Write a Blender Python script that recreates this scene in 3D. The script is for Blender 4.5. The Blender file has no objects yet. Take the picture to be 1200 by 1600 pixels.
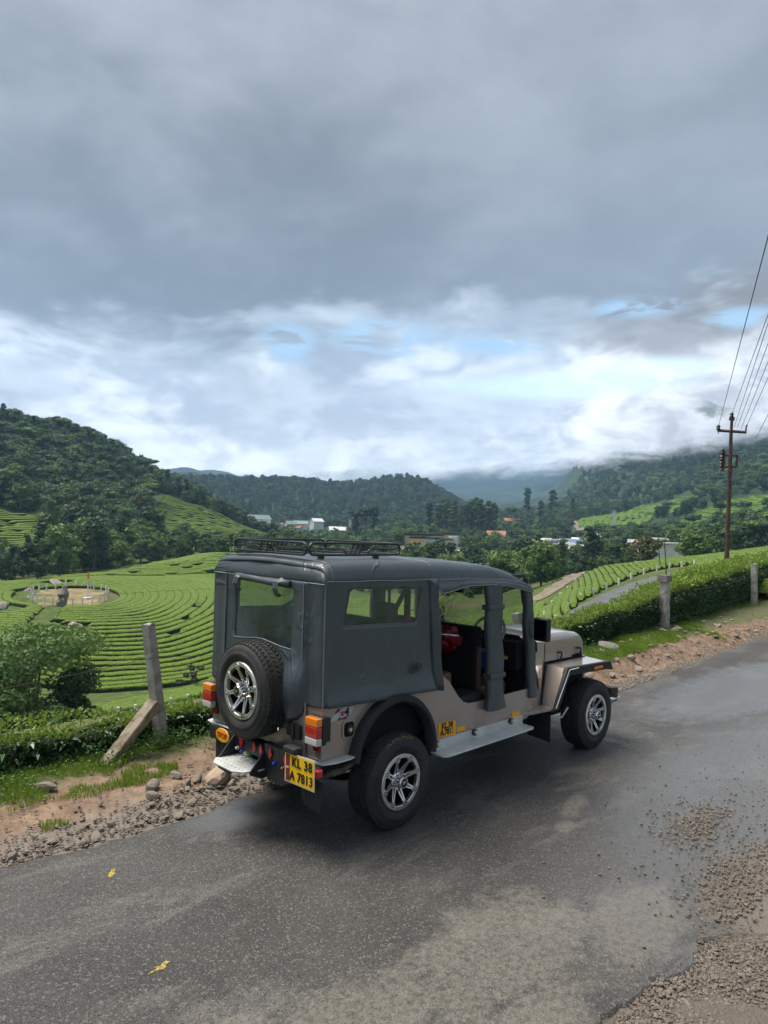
import bpy, bmesh, math, random
import numpy as np
from mathutils import Vector, Matrix, noise as mnoise
random.seed(7); RNG = np.random.default_rng(7)
R = math.radians
S = bpy.context.scene
COL = S.collection

# ---------------------------------------------------------------- camera
CAM = np.array([-3.3209, -3.8624, 2.3337]); YAW, PITCH, ROLL, FPX = .7829, .0129, .0254, 1133.6
_F = np.array([math.cos(PITCH)*math.cos(YAW), math.cos(PITCH)*math.sin(YAW), math.sin(PITCH)])
_R0 = np.cross(_F, [0, 0, 1]); _R0 /= np.linalg.norm(_R0); _U0 = np.cross(_R0, _F)
_RR = _R0*math.cos(ROLL)+_U0*math.sin(ROLL); _UU = -_R0*math.sin(ROLL)+_U0*math.cos(ROLL)
cd = bpy.data.cameras.new('camera'); cam = bpy.data.objects.new('camera', cd); COL.objects.link(cam)
cam.matrix_world = Matrix(((_RR[0], _UU[0], -_F[0], CAM[0]), (_RR[1], _UU[1], -_F[1], CAM[1]), (_RR[2], _UU[2], -_F[2], CAM[2]), (0, 0, 0, 1)))
cd.sensor_fit = 'VERTICAL'; cd.sensor_height = 36; cd.lens = FPX/1600*36
cd.clip_start = .05; cd.clip_end = 20000
S.camera = cam

# ---------------------------------------------------------------- world, sun, exposure
SKY = .56
SUN_EL, SUN_AZ = 66, 118      # degrees; azimuth counter-clockwise from +x (rear-left of the vehicle)
sd = bpy.data.lights.new('sun', 'SUN'); sd.energy = 2.6; sd.angle = R(36); sd.color = (1, .94, .84)
sun = bpy.data.objects.new('sun', sd); COL.objects.link(sun)
_sv = Vector((math.cos(R(SUN_EL))*math.cos(R(SUN_AZ)), math.cos(R(SUN_EL))*math.sin(R(SUN_AZ)), math.sin(R(SUN_EL))))
sun.rotation_euler = _sv.to_track_quat('Z', 'Y').to_euler()
S.view_settings.view_transform = 'Standard'; S.view_settings.look = 'None'
S.view_settings.gamma = 1; S.view_settings.use_curve_mapping = False
S.view_settings.exposure = 1.40
S.render.engine = 'CYCLES'
S.cycles.use_denoising = True
S.cycles.max_bounces = 6; S.cycles.diffuse_bounces = 3; S.cycles.glossy_bounces = 3
S.cycles.transparent_max_bounces = 24; S.cycles.volume_bounces = 1
S.cycles.transmission_bounces = 6; S.cycles.caustics_reflective = False; S.cycles.caustics_refractive = False

class NT:
    """small helper for writing node trees"""
    def __init__(s, tree): s.t = tree; s.n = tree.nodes; s.l = tree.links
    def node(s, typ, **kw):
        n = s.n.new(typ)
        for k, v in kw.items(): setattr(n, k, v)
        return n
    def put(s, sock, v):
        if isinstance(v, bpy.types.NodeSocket): s.l.new(v, sock)
        elif v is not None:
            if isinstance(v, (tuple, list)) and len(v) == 3 and sock.type == 'RGBA': v = (*v, 1)
            sock.default_value = v
    def math(s, op, a, b=None, c=None, clamp=False):
        n = s.node('ShaderNodeMath', operation=op, use_clamp=clamp)
        s.put(n.inputs[0], a); s.put(n.inputs[1], b); s.put(n.inputs[2], c); return n.outputs[0]
    def vmath(s, op, a, b=None):
        n = s.node('ShaderNodeVectorMath', operation=op); s.put(n.inputs[0], a); s.put(n.inputs[1], b)
        return n.outputs['Value'] if op in ('DOT_PRODUCT', 'LENGTH') else n.outputs[0]
    def ss(s, v, a, b, lo=0., hi=1.):
        n = s.node('ShaderNodeMapRange', interpolation_type='SMOOTHSTEP')
        s.put(n.inputs[0], v); s.put(n.inputs[1], a); s.put(n.inputs[2], b); s.put(n.inputs[3], lo); s.put(n.inputs[4], hi)
        return n.outputs[0]
    def noise(s, vec, scale, detail=4, rough=.55, dist=0, dim='3D', out=0):
        n = s.node('ShaderNodeTexNoise', noise_dimensions=dim)
        if vec is not None: s.put(n.inputs['Vector'], vec)
        s.put(n.inputs['Scale'], scale); s.put(n.inputs['Detail'], detail); s.put(n.inputs['Roughness'], rough); s.put(n.inputs['Distortion'], dist)
        return n.outputs[out]
    def voronoi(s, vec, scale, feature='F1', out='Distance', rnd=1):
        n = s.node('ShaderNodeTexVoronoi', feature=feature)
        if vec is not None: s.put(n.inputs['Vector'], vec)
        s.put(n.inputs['Scale'], scale); s.put(n.inputs['Randomness'], rnd); return n.outputs[out]
    def mix(s, f, a, b, mode='MIX'):
        n = s.node('ShaderNodeMix', data_type='RGBA', blend_type=mode)
        s.put(n.inputs[0], f); s.put(n.inputs[6], a); s.put(n.inputs[7], b); return n.outputs[2]
    def mapping(s, vec, scale=(1, 1, 1), rot=(0, 0, 0), loc=(0, 0, 0)):
        n = s.node('ShaderNodeMapping'); s.put(n.inputs[0], vec); n.inputs['Scale'].default_value = scale
        n.inputs['Rotation'].default_value = rot; n.inputs['Location'].default_value = loc; return n.outputs[0]
    def comb(s, x, y, z):
        n = s.node('ShaderNodeCombineXYZ'); s.put(n.inputs[0], x); s.put(n.inputs[1], y); s.put(n.inputs[2], z); return n.outputs[0]
    def sep(s, v):
        n = s.node('ShaderNodeSeparateXYZ'); s.put(n.inputs[0], v); return n.outputs
    def bump(s, h, strength=.5, dist=.02, normal=None):
        n = s.node('ShaderNodeBump'); s.put(n.inputs['Height'], h); n.inputs['Strength'].default_value = strength
        n.inputs['Distance'].default_value = dist
        if normal is not None: s.put(n.inputs['Normal'], normal)
        return n.outputs[0]
    def coord(s, which='Object'): return s.node('ShaderNodeTexCoord').outputs[which]

def sky_colour(g, d):
    """cloud cover as a colour of the direction d, over the clear sky behind it"""
    sky = g.node('ShaderNodeTexSky', sky_type='NISHITA', sun_disc=False, sun_elevation=R(SUN_EL), sun_rotation=R(90-SUN_AZ))
    sky.air_density = 1.3; sky.dust_density = 2
    clear = g.vmath('MULTIPLY', sky.outputs[0], (.085, .085, .085))
    clear = g.mix(.6, clear, (.42, .66, .92))
    fwd = (math.cos(YAW), math.sin(YAW), 0); rgt = (math.sin(YAW), -math.cos(YAW), 0)
    x, y, z = g.sep(d)
    el = g.math('MULTIPLY', g.math('ARCSINE', z), 57.3)
    az = g.math('MULTIPLY', g.math('ARCTAN2', g.vmath('DOT_PRODUCT', d, rgt), g.vmath('DOT_PRODUCT', d, fwd)), 57.3)
    zz = g.math('ADD', g.math('MAXIMUM', z, 0.), .16)
    plan = g.comb(g.math('DIVIDE', x, zz), g.math('DIVIDE', y, zz), 0.)          # flat cloud deck seen in perspective
    azel = g.comb(g.math('MULTIPLY', az, .05), g.math('MULTIPLY', el, .1), 3.)
    big = g.noise(plan, .9, 7, .55, .4)
    med = g.noise(azel, 1.7, 8, .56, .35)
    fine = g.noise(azel, 4.5, 8, .58, .3)
    def spot(a0, e0, ra, re, nz=None, amp=.9):
        q = g.vmath('LENGTH', g.comb(g.math('DIVIDE', g.math('SUBTRACT', az, a0), ra), g.math('DIVIDE', g.math('SUBTRACT', el, e0), re), 0.))
        if nz is not None: q = g.math('ADD', q, g.math('MULTIPLY', g.math('SUBTRACT', nz, .5), amp*2))
        return g.ss(q, .35, 1.35, 1., 0.)
    # lower edge of the dark deck: low on the left, higher over the valley mouth
    edge = g.math('ADD', 12.3, g.math('MULTIPLY', g.ss(az, -13., 2.), 3.2)); edge = g.math('SUBTRACT', edge, g.math('MULTIPLY', g.ss(az, 8., 24.), 1.2))
    elw = g.math('ADD', el, g.math('MULTIPLY', g.math('SUBTRACT', med, .5), 13.)); elw = g.math('ADD', elw, g.math('MULTIPLY', g.math('SUBTRACT', big, .5), 3.)); elw = g.math('ADD', elw, g.math('MULTIPLY', g.math('SUBTRACT', fine, .5), 6.5))
    deck = g.ss(g.math('SUBTRACT', elw, edge), -1.3, 2.1)
    lump = g.math('MAXIMUM', spot(-4.5, 13.2, 4.5, 2.2, fine, .8), g.math('MAXIMUM', spot(11.5, 15.4, 8.5, 1.8, fine, .8), spot(20., 14.2, 7., 1.6, fine, .8)))
    tone = g.math('ADD', g.math('MULTIPLY', big, .65), g.math('MULTIPLY', med, .35))
    dark = g.mix(g.ss(tone, .40, .62), (.138, .142, .158), (.268, .280, .308))
    dark = g.mix(g.ss(az, -6., 22., 0., .5), dark, (.235, .262, .302))
    up = g.mix(g.ss(tone, .38, .62), (.232, .243, .270), (.365, .385, .425))
    dark = g.mix(g.ss(el, 24., 40.), dark, up)
    dark = g.mix(g.ss(fine, .50, .75, 0., .14), dark, (.34, .365, .42))
    bl = g.mix(g.ss(fine, .38, .62), (.44, .49, .57), (.86, .91, .98))
    bl = g.mix(g.ss(med, .40, .60, 0., .60), bl, (.38, .43, .52))
    bl = g.mix(g.ss(el, 3.5, 8.5, .40, 0.), bl, (.82, .89, .98))
    bl = g.mix(g.ss(el, 8., 16., 0., .45), bl, (.42, .465, .53))
    bl = g.mix(g.math('MULTIPLY', g.math('MULTIPLY', g.ss(az, 13., 22.), g.ss(el, 12., 8.)), .7), bl, g.mix(g.ss(fine, .35, .65), (.36, .40, .48), (.55, .60, .68)))
    bl = g.mix(g.math('MULTIPLY', lump, .65), bl, (.235, .262, .305))
    c = g.mix(deck, bl, dark)
    # blue gaps between the deck and the bank
    gapn = g.noise(g.comb(g.math('MULTIPLY', az, .05), g.math('MULTIPLY', el, .17), 21.), 4.2, 7, .6, .5)
    gm = spot(-.4, 14.3, 4.6, 1.7)
    for q in ((-7.8, 13.5, 2.6, 1.7), (8.3, 14.0, 4.5, 1.2), (18.8, 16.1, 3.6, .8), (26., 14.8, 2.5, .8)): gm = g.math('MAXIMUM', gm, spot(*q))
    gap = g.math('MULTIPLY', gm, g.ss(gapn, .44, .56))
    c = g.mix(g.math('MULTIPLY', gap, .95), c, clear)
    veil = g.math('MAXIMUM', spot(12.5, 10.6, 10., 1.1, fine, .8), spot(19., 11.6, 6., .9, fine, .7)); c = g.mix(g.math('MULTIPLY', veil, .7), c, (.70, .90, 1.02))
    return c

world = bpy.data.worlds.new('World'); S.world = world; world.use_nodes = True
g = NT(world.node_tree)
for n in list(g.n): g.n.remove(n)
wo = g.node('ShaderNodeOutputWorld'); bg = g.node('ShaderNodeBackground')
dirv = g.vmath('NORMALIZE', g.coord('Generated'))
g.l.new(sky_colour(g, dirv), bg.inputs[0]); bg.inputs[1].default_value = SKY
g.l.new(bg.outputs[0], wo.inputs[0])

# ---------------------------------------------------------------- helpers
ORG = {}
def tag(o, label=None, cat=None, group=None, kind=None):
    if label: o['label'] = label
    if cat: o['category'] = cat
    if group: o['group'] = group
    if kind: o['kind'] = kind
    return o
def empty(name, loc, label=None, cat=None, group=None):
    o = bpy.data.objects.new(name, None); COL.objects.link(o); o.location = loc; o.empty_display_size = .2
    ORG[o.name] = Vector(loc); return tag(o, label, cat, group)
def link_mesh(name, me, mats, parent=None, loc=None):
    o = bpy.data.objects.new(name, me); COL.objects.link(o)
    for m in (mats if isinstance(mats, (list, tuple)) else [mats]):
        if m is not None: me.materials.append(m)
    if parent is not None: o.parent = parent; ORG[o.name] = ORG[parent.name]
    elif loc is not None: o.location = loc; ORG[o.name] = Vector(loc)
    else: ORG[o.name] = Vector((0, 0, 0))
    return o
def np_mesh(name, V, Fq, smooth=False):
    """V (n,3), Fq (m,3|4) arrays -> mesh"""
    V = np.asarray(V, dtype=np.float32); Fq = np.asarray(Fq, dtype=np.int32)
    me = bpy.data.meshes.new(name); k = Fq.shape[1]
    me.vertices.add(len(V)); me.vertices.foreach_set('co', V.ravel())
    me.loops.add(Fq.size); me.loops.foreach_set('vertex_index', Fq.ravel())
    me.polygons.add(len(Fq)); me.polygons.foreach_set('loop_start', np.arange(0, Fq.size, k, dtype=np.int32))
    me.polygons.foreach_set('use_smooth', np.full(len(Fq), smooth)); me.update(calc_edges=True); return me
class MB:
    """collects primitives in world coordinates; build() links them as one mesh object"""
    def __init__(s): s.v = []; s.f = []; s.mi = []; s.cur = 0
    def add(s, vs, fs):
        o = len(s.v); s.v += [tuple(v) for v in vs]; s.f += [tuple(i+o for i in f) for f in fs]; s.mi += [s.cur]*len(fs); return s
    def box(s, c, d, rot=None):
        hx, hy, hz = d[0]/2, d[1]/2, d[2]/2
        vs = [Vector((x, y, z)) for x in (-hx, hx) for y in (-hy, hy) for z in (-hz, hz)]
        if rot is not None:
            m = rot if isinstance(rot, Matrix) else Matrix.Rotation(rot[0], 3, 'X') if False else __import__('mathutils').Euler(rot).to_matrix()
            vs = [m @ v for v in vs]
        vs = [v+Vector(c) for v in vs]
        return s.add(vs, [(0, 1, 3, 2), (4, 6, 7, 5), (0, 4, 5, 1), (2, 3, 7, 6), (0, 2, 6, 4), (1, 5, 7, 3)])
    def box2(s, a, b):
        return s.box([(a[i]+b[i])/2 for i in range(3)], [abs(b[i]-a[i]) for i in range(3)])
    def tube(s, pts, r, n=8, closed=False, cap=True, flat=None):
        pts = [Vector(p) for p in pts]; m = len(pts); rs = r if isinstance(r, (list, tuple)) else [r]*m
        rings = []; up = None
        for i, p in enumerate(pts):
            if closed: t = (pts[(i+1) % m]-pts[i-1])
            else: t = pts[min(i+1, m-1)]-pts[max(i-1, 0)]
            t.normalize()
            if up is None:
                up = Vector((0, 0, 1)) if abs(t.z) < .9 else Vector((1, 0, 0))
            a = (up - t*up.dot(t))
            if a.length < 1e-4: a = t.orthogonal()
            a.normalize(); b = t.cross(a); up = a
            rings.append([p+(a*math.cos(2*math.pi*k/n)+b*math.sin(2*math.pi*k/n))*rs[i] for k in range(n)])
        vs = [v for rg in rings for v in rg]; fs = []
        for i in range(m if closed else m-1):
            j = (i+1) % m
            for k in range(n): fs.append((i*n+k, i*n+(k+1) % n, j*n+(k+1) % n, j*n+k))
        if cap and not closed: fs.append(tuple(range(n))[::-1]); fs.append(tuple((m-1)*n+k for k in range(n)))
        return s.add(vs, fs)
    def lathe(s, prof, n, c=(0, 0, 0), axis='y', close=False, cap=False):
        """prof: list of (axial, radius); revolved about an axis through c"""
        vs = []
        for (a, r) in prof:
            for k in range(n):
                t = 2*math.pi*k/n; p, q = r*math.cos(t), r*math.sin(t)
                v = {'x': (a, p, q), 'y': (q, a, p), 'z': (p, q, a)}[axis]; vs.append((v[0]+c[0], v[1]+c[1], v[2]+c[2]))
        m = len(prof); fs = []
        for i in range(m if close else m-1):
            j = (i+1) % m
            for k in range(n): fs.append((i*n+k, i*n+(k+1) % n, j*n+(k+1) % n, j*n+k))
        if cap: fs.append(tuple(range(n))); fs.append(tuple((m-1)*n+k for k in range(n))[::-1])
        return s.add(vs, fs)
    def prism(s, poly, a, b, axis='y'):
        """extrude a 2-D outline between a and b along axis; outline in the other two axes in xyz order"""
        def P(p, w): return {'y': (p[0], w, p[1]), 'x': (w, p[0], p[1]), 'z': (p[0], p[1], w)}[axis]
        n = len(poly); vs = [P(p, a) for p in poly]+[P(p, b) for p in poly]
        fs = [(i, (i+1) % n, n+(i+1) % n, n+i) for i in range(n)]
        from mathutils.geometry import tessellate_polygon
        tr = tessellate_polygon([[Vector((p[0], p[1], 0)) for p in poly]])
        fs += [tuple(t) for t in tr]+[tuple(n+i for i in t[::-1]) for t in tr]
        return s.add(vs, fs)
    def grid(s, P, hole=None):
        """P: list of rows of points"""
        nr, nc = len(P), len(P[0]); vs = [p for row in P for p in row]; fs = []
        for i in range(nr-1):
            for j in range(nc-1):
                if hole and hole(i, j): continue
                fs.append((i*nc+j, i*nc+j+1, (i+1)*nc+j+1, (i+1)*nc+j))
        return s.add(vs, fs)
    def xf(s, fn): s.v = [tuple(fn(Vector(v))) for v in s.v]; return s
    def build(s, name, mat, parent=None, smooth=False, bevel=0, solid=0, loc=None, recalc=True, sub=0, seg=2):
        org = ORG[parent.name] if parent is not None else Vector(loc or (0, 0, 0))
        me = bpy.data.meshes.new(name); me.from_pydata([tuple(Vector(v)-org) for v in s.v], [], s.f)
        if any(s.mi): me.polygons.foreach_set('material_index', s.mi)
        if recalc:
            bm = bmesh.new(); bm.from_mesh(me); bmesh.ops.recalc_face_normals(bm, faces=bm.faces); bm.to_mesh(me); bm.free()
        if smooth: me.polygons.foreach_set('use_smooth', [True]*len(me.polygons))
        me.update()
        o = link_mesh(name, me, mat, parent, loc)
        if solid: m = o.modifiers.new('s', 'SOLIDIFY'); m.thickness = solid; m.offset = 0
        if sub: m = o.modifiers.new('d', 'SUBSURF'); m.levels = m.render_levels = sub
        if bevel:
            m = o.modifiers.new('b', 'BEVEL'); m.width = bevel; m.segments = seg; m.limit_method = 'ANGLE'; m.angle_limit = R(35)
            if not smooth: me.polygons.foreach_set('use_smooth', [True]*len(me.polygons)); w = o.modifiers.new('w', 'WEIGHTED_NORMAL'); w.keep_sharp = True
        elif smooth == 2:
            me.set_sharp_from_angle(angle=R(40))
        return o
def ray(u, v): return _F+_RR*(u-600)/FPX-_UU*(v-800)/FPX
def at(u, v, dist):
    d = ray(u, v); return CAM+d*dist/math.hypot(d[0], d[1])
def on(u, v, ax, val):
    d = ray(u, v); return CAM+d*(val-CAM[ax])/d[ax]
def proj(P):
    d = np.asarray(P)-CAM; z = d@_F; return 600+FPX*(d@_RR)/z, 800-FPX*(d@_UU)/z

# ---------------------------------------------------------------- materials
MATS = {}
def mat(name, col=(.5, .5, .5), rough=.6, metal=0., spec=.5, **kw):
    if name in MATS: return MATS[name]
    m = bpy.data.materials.new(name); m.use_nodes = True; b = m.node_tree.nodes['Principled BSDF']
    b.inputs['Base Color'].default_value = (*col, 1); b.inputs['Roughness'].default_value = rough
    b.inputs['Metallic'].default_value = metal; b.inputs['Specular IOR Level'].default_value = spec
    for k, v in kw.items(): b.inputs[k.replace('_', ' ')].default_value = v
    MATS[name] = m; return m
def pmat(name, fn, rough=.6, metal=0., spec=.5, **kw):
    """procedural material: fn(g, bsdf) wires it"""
    if name in MATS: return MATS[name]
    m = mat(name, (.5, .5, .5), rough, metal, spec, **kw); g = NT(m.node_tree); fn(g, g.n['Principled BSDF']); return m
def simple_noise_mat(name, c1, c2, scale=8, rough=.7, bump=.2, bscale=40, bd=.01, spec=.4, metal=0, coord='Object', detail=5, r2=None, **kw):
    def fn(g, b):
        v = g.coord(coord); n = g.noise(v, scale, detail, .6)
        g.put(b.inputs['Base Color'], g.mix(g.ss(n, .3, .7), c1, c2))
        if r2 is not None: g.put(b.inputs['Roughness'], g.ss(n, .3, .7, rough, r2))
        if bump: g.put(b.inputs['Normal'], g.bump(g.noise(v, bscale, 4, .6), bump, bd))
    return pmat(name, fn, rough, metal, spec, **kw)
def leaf_mat(name, dark, mid, light, rough=.5, spec=.3, scale=.6, fine=9., trans=.25, rnd=.35, top=None, bump=.0):
    """foliage: varied per plant, per clump and per leaf face"""
    def fn(g, b):
        v = g.coord('Object'); n1 = g.noise(v, scale, 3, .6); n2 = g.noise(v, fine, 3, .7)
        r = g.node('ShaderNodeObjectInfo').outputs['Random']
        f = g.math('ADD', g.math('MULTIPLY', n1, .55), g.math('MULTIPLY', n2, .45))
        f = g.math('ADD', f, g.math('MULTIPLY', g.math('SUBTRACT', r, .5), rnd))
        c = g.mix(g.ss(f, .30, .52), dark, mid); c = g.mix(g.ss(f, .50, .76), c, light)
        if top is not None:
            nz = g.sep(g.node('ShaderNodeNewGeometry').outputs['Normal'])[2]
            c = g.mix(g.math('MULTIPLY', g.ss(nz, .25, .9), top[1]), c, g.mix(n2, top[0], light))
        g.put(b.inputs['Base Color'], c)
        if bump: g.put(b.inputs['Normal'], g.bump(g.noise(v, fine*1.5, 3, .7), bump, .08))
        if trans:
            t = g.node('ShaderNodeBsdfTranslucent'); g.put(t.inputs[0], g.mix(.3, c, light)); mx = g.node('ShaderNodeMixShader'); mx.inputs[0].default_value = trans
            o = g.n['Material Output']; g.l.new(b.outputs[0], mx.inputs[1]); g.l.new(t.outputs[0], mx.inputs[2]); g.l.new(mx.outputs[0], o.inputs[0])
    return pmat(name, fn, rough, 0, spec)
# ---------------------------------------------------------------- terrain
# ground profile per viewing column: (distance in metres, apparent row) or (distance, None, height)
PROF = {
 -700: [(6, None, 0), (12, None, -2), (40, None, -12), (110, None, -10), (200, None, 0), (330, None, 40), (450, None, 70), (800, None, 90), (3000, None, 300), (4500, None, 500)],
 -250: [(6, None, 0), (12, None, -2.2), (40, None, -12), (65, None, -16), (110, None, -11), (170, None, -5), (250, None, 10), (330, None, 38), (420, None, 58), (800, None, 60), (3000, None, 250), (4500, None, 500)],
 0: [(6, None, -.1), (9, None, -1.), (14, None, -3.), (25, 1190), (45, 1138), (62, 1112), (74, 1072), (80, 1030), (90, 985), (100, 960), (112, 938), (122, 917), (130, 912), (140, 922), (165, 905), (190, 892), (215, 862), (250, 820), (270, 795), (330, 722), (385, 664), (430, 672), (700, 740), (3000, 760), (4500, 700)],
 150: [(6, None, -.1), (9, None, -1.), (14, None, -3.), (25, 1205), (45, 1148), (62, 1118), (75, 1082), (83, 1025), (92, 978), (101, 956), (112, 936), (122, 910), (130, 904), (142, 908), (160, 896), (185, 888), (205, 872), (260, 812), (330, 745), (400, 694), (450, 705), (700, 750), (3000, 760), (4500, 700)],
 270: [(6, None, -.1), (9, None, -1.), (14, None, -3.), (25, 1215), (45, 1138), (60, 1108), (72, 1086), (80, 1050), (90, 990), (100, 952), (112, 925), (122, 909), (132, 906), (145, 905), (158, 886), (168, 878), (180, 884), (205, 872), (260, 830), (330, 785), (390, 764), (450, 790), (650, 815), (760, 780), (900, 750), (1050, 760), (3000, 730), (4500, 690)],
 335: [(6, None, -.1), (9, None, -1.), (14, None, -3.), (25, 1215), (45, 1132), (58, 1100), (72, 1082), (80, 1045), (90, 985), (100, 948), (112, 922), (122, 913), (135, 910), (150, 890), (165, 868), (175, 864), (188, 872), (220, 862), (280, 828), (350, 795), (400, 805), (600, 825), (700, 808), (800, 780), (930, 748), (1050, 760), (3000, 730), (4500, 680)],
 430: [(6, None, -.1), (9, None, -1.), (14, None, -3.), (25, 1215), (60, 1095), (80, 1035), (110, 950), (140, 905), (165, 880), (220, 868), (280, 850), (320, 842), (380, 856), (500, 845), (600, 836), (700, 812), (800, 785), (950, 752), (1100, 765), (2600, 770), (3300, 725), (4200, 650)],
 530: [(6, None, -.1), (9, None, -1.), (14, None, -3.), (50, 1100), (100, 970), (150, 925), (200, 895), (300, 868), (400, 855), (500, 842), (600, 838), (700, 815), (850, 780), (980, 762), (1100, 775), (2400, 775), (3000, 735), (3800, 650)],
 650: [(6, None, -.1), (9, None, -1.), (16, None, -3.), (50, 1080), (100, 965), (150, 922), (200, 893), (270, 868), (310, 857), (345, 850), (400, 842), (500, 832), (700, 808), (850, 772), (980, 748), (1150, 775), (2300, 778), (2900, 740), (3600, 650)],
 760: [(6, None, -.1), (9, None, -.8), (18, None, -3.), (50, 1050), (100, 960), (150, 925), (200, 902), (300, 870), (400, 850), (500, 834), (600, 822), (800, 812), (1100, 805), (2000, 788), (2600, 760), (3400, 690), (4200, 640)],
 870: [(6, None, -.1), (9, None, -.6), (18, None, -2.2), (40, 1005), (60, 966), (75, 940), (90, 925), (104, 912), (130, 908), (160, 900), (250, 880), (350, 856), (500, 826), (700, 812), (900, 800), (1200, 790), (2000, 783), (2600, 762), (3400, 690), (4200, 640)],
 910: [(6, None, -.1), (9, None, -.4), (18, None, -1.9), (35, 1000), (50, 962), (64, 938), (78, 922), (95, 902), (108, 893), (125, 900), (180, 893), (260, 874), (380, 846), (520, 815), (700, 805), (850, 790), (1050, 765), (1300, 725), (1600, 700), (2600, 690), (4200, 640)],
 960: [(6, None, -.05), (9, None, -.2), (18, None, -1.7), (30, 1000), (44, 966), (56, 944), (66, 926), (82, 904), (98, 888), (110, 886), (125, 895), (180, 893), (260, 872), (380, 840), (520, 808), (700, 795), (850, 765), (1050, 722), (1300, 700), (1600, 660), (2600, 650), (4200, 640)],
 1050: [(6, None, 0), (12, None, -.05), (20, None, -1.6), (30, 960), (44, 925), (55, 909), (66, 900), (85, 886), (110, 876), (120, 874), (135, 882), (250, 866), (400, 835), (480, 812), (550, 797), (700, 770), (900, 732), (1100, 700), (1300, 655), (1500, 610), (2600, 600), (4200, 600)],
 1134: [(6, None, 0), (20, None, .0), (30, 906), (40, 895), (60, 886), (90, 875), (115, 868), (122, 868), (140, 876), (250, 855), (330, 830), (420, 795), (520, 775), (600, 755), (800, 722), (1000, 690), (1300, 628), (1500, 590), (2600, 580), (4200, 580)],
 1200: [(6, None, 0), (20, None, .1), (30, 899), (40, 890), (60, 880), (90, 868), (118, 859), (126, 859), (145, 866), (230, 846), (300, 822), (380, 790), (450, 772), (600, 742), (800, 712), (1000, 680), (1300, 600), (1500, 560), (2600, 560), (4200, 560)],
 1600: [(6, None, 0), (20, None, .3), (40, None, 1.0), (90, None, 1.5), (120, None, 2.5), (200, None, 8), (400, None, 60), (800, None, 150), (1300, None, 320), (2600, None, 600), (4200, None, 700)],
}
_us = sorted(PROF); _ang0 = math.atan2(_F[1], _F[0])
def az_of(u): d = ray(u, 800); return _ang0-math.atan2(d[1], d[0])      # positive to the right
_LD = np.linspace(math.log(5), math.log(3050), 420)
def _col(u):
    ds, ts = [], []
    for e in PROF[u]:
        if len(e) == 3: t = (e[2]-CAM[2])/e[0]
        else:
            p = at(u, e[1], e[0]); t = (p[2]-CAM[2])/e[0]
        ds.append(math.log(e[0])); ts.append(t)
    return np.interp(_LD, ds, ts)
_AZ = np.linspace(-1.15, 1.0, 520)
_cols = np.array([_col(u) for u in _us]); _azs = np.array([az_of(u) for u in _us])
_TAN = np.empty((len(_AZ), len(_LD)))
for j in range(len(_LD)): _TAN[:, j] = np.interp(_AZ, _azs, _cols[:, j])
def _blur(A, n, ax):
    k = np.exp(-np.linspace(-2, 2, 2*n+1)**2); k /= k.sum(); P = np.pad(A, [(n, n) if a == ax else (0, 0) for a in range(2)], mode='edge')
    return np.apply_along_axis(lambda r: np.convolve(r, k, 'valid'), ax, P)
_TAN = _blur(_blur(_TAN, 9, 0), 4, 1)
def vnoise(x, y, s, seed=0):
    """cheap smooth value noise, vectorised"""
    x = np.asarray(x)*s+seed*17.3; y = np.asarray(y)*s-seed*9.1
    xi = np.floor(x).astype(np.int64); yi = np.floor(y).astype(np.int64); fx = x-xi; fy = y-yi
    fx = fx*fx*(3-2*fx); fy = fy*fy*(3-2*fy)
    def h(a, b):
        n = (a*374761393+b*668265263+seed*1442695) & 0x7fffffff; n = ((n ^ (n >> 13))*1274126177) & 0x7fffffff
        return ((n ^ (n >> 16)) & 0xffff)/65535.
    return (h(xi, yi)*(1-fx)+h(xi+1, yi)*fx)*(1-fy)+(h(xi, yi+1)*(1-fx)+h(xi+1, yi+1)*fx)*fy
def fbm(x, y, s, seed=0, o=4):
    r = 0; a = .5
    for k in range(o): r = r+a*(vnoise(x, y, s*2**k, seed+k)-.5); a *= .5
    return r
def near_z(x, y):
    """road, verge and the bank the hedge stands on"""
    z = np.zeros_like(x, dtype=float)
    z = z-.05*np.clip((y-1.15)/.35, 0, 1)
    mid = np.clip((y-1.3)/.3, 0, 1)*np.clip((4.4-y)/.5, 0, 1)
    z = z+mid*(.05+.10*np.clip((y-1.7)/.8, 0, 1)+.09*fbm(x, y, .9, 3)+.05*fbm(x, y, 4., 5))
    # muddy rut beside the asphalt further on
    z = z-.13*np.exp(-((y-1.75)/.28)**2)*np.clip((x-5.5)/1.5, 0, 1)*np.clip((16-x)/3, 0, 1)
    return z
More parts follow.
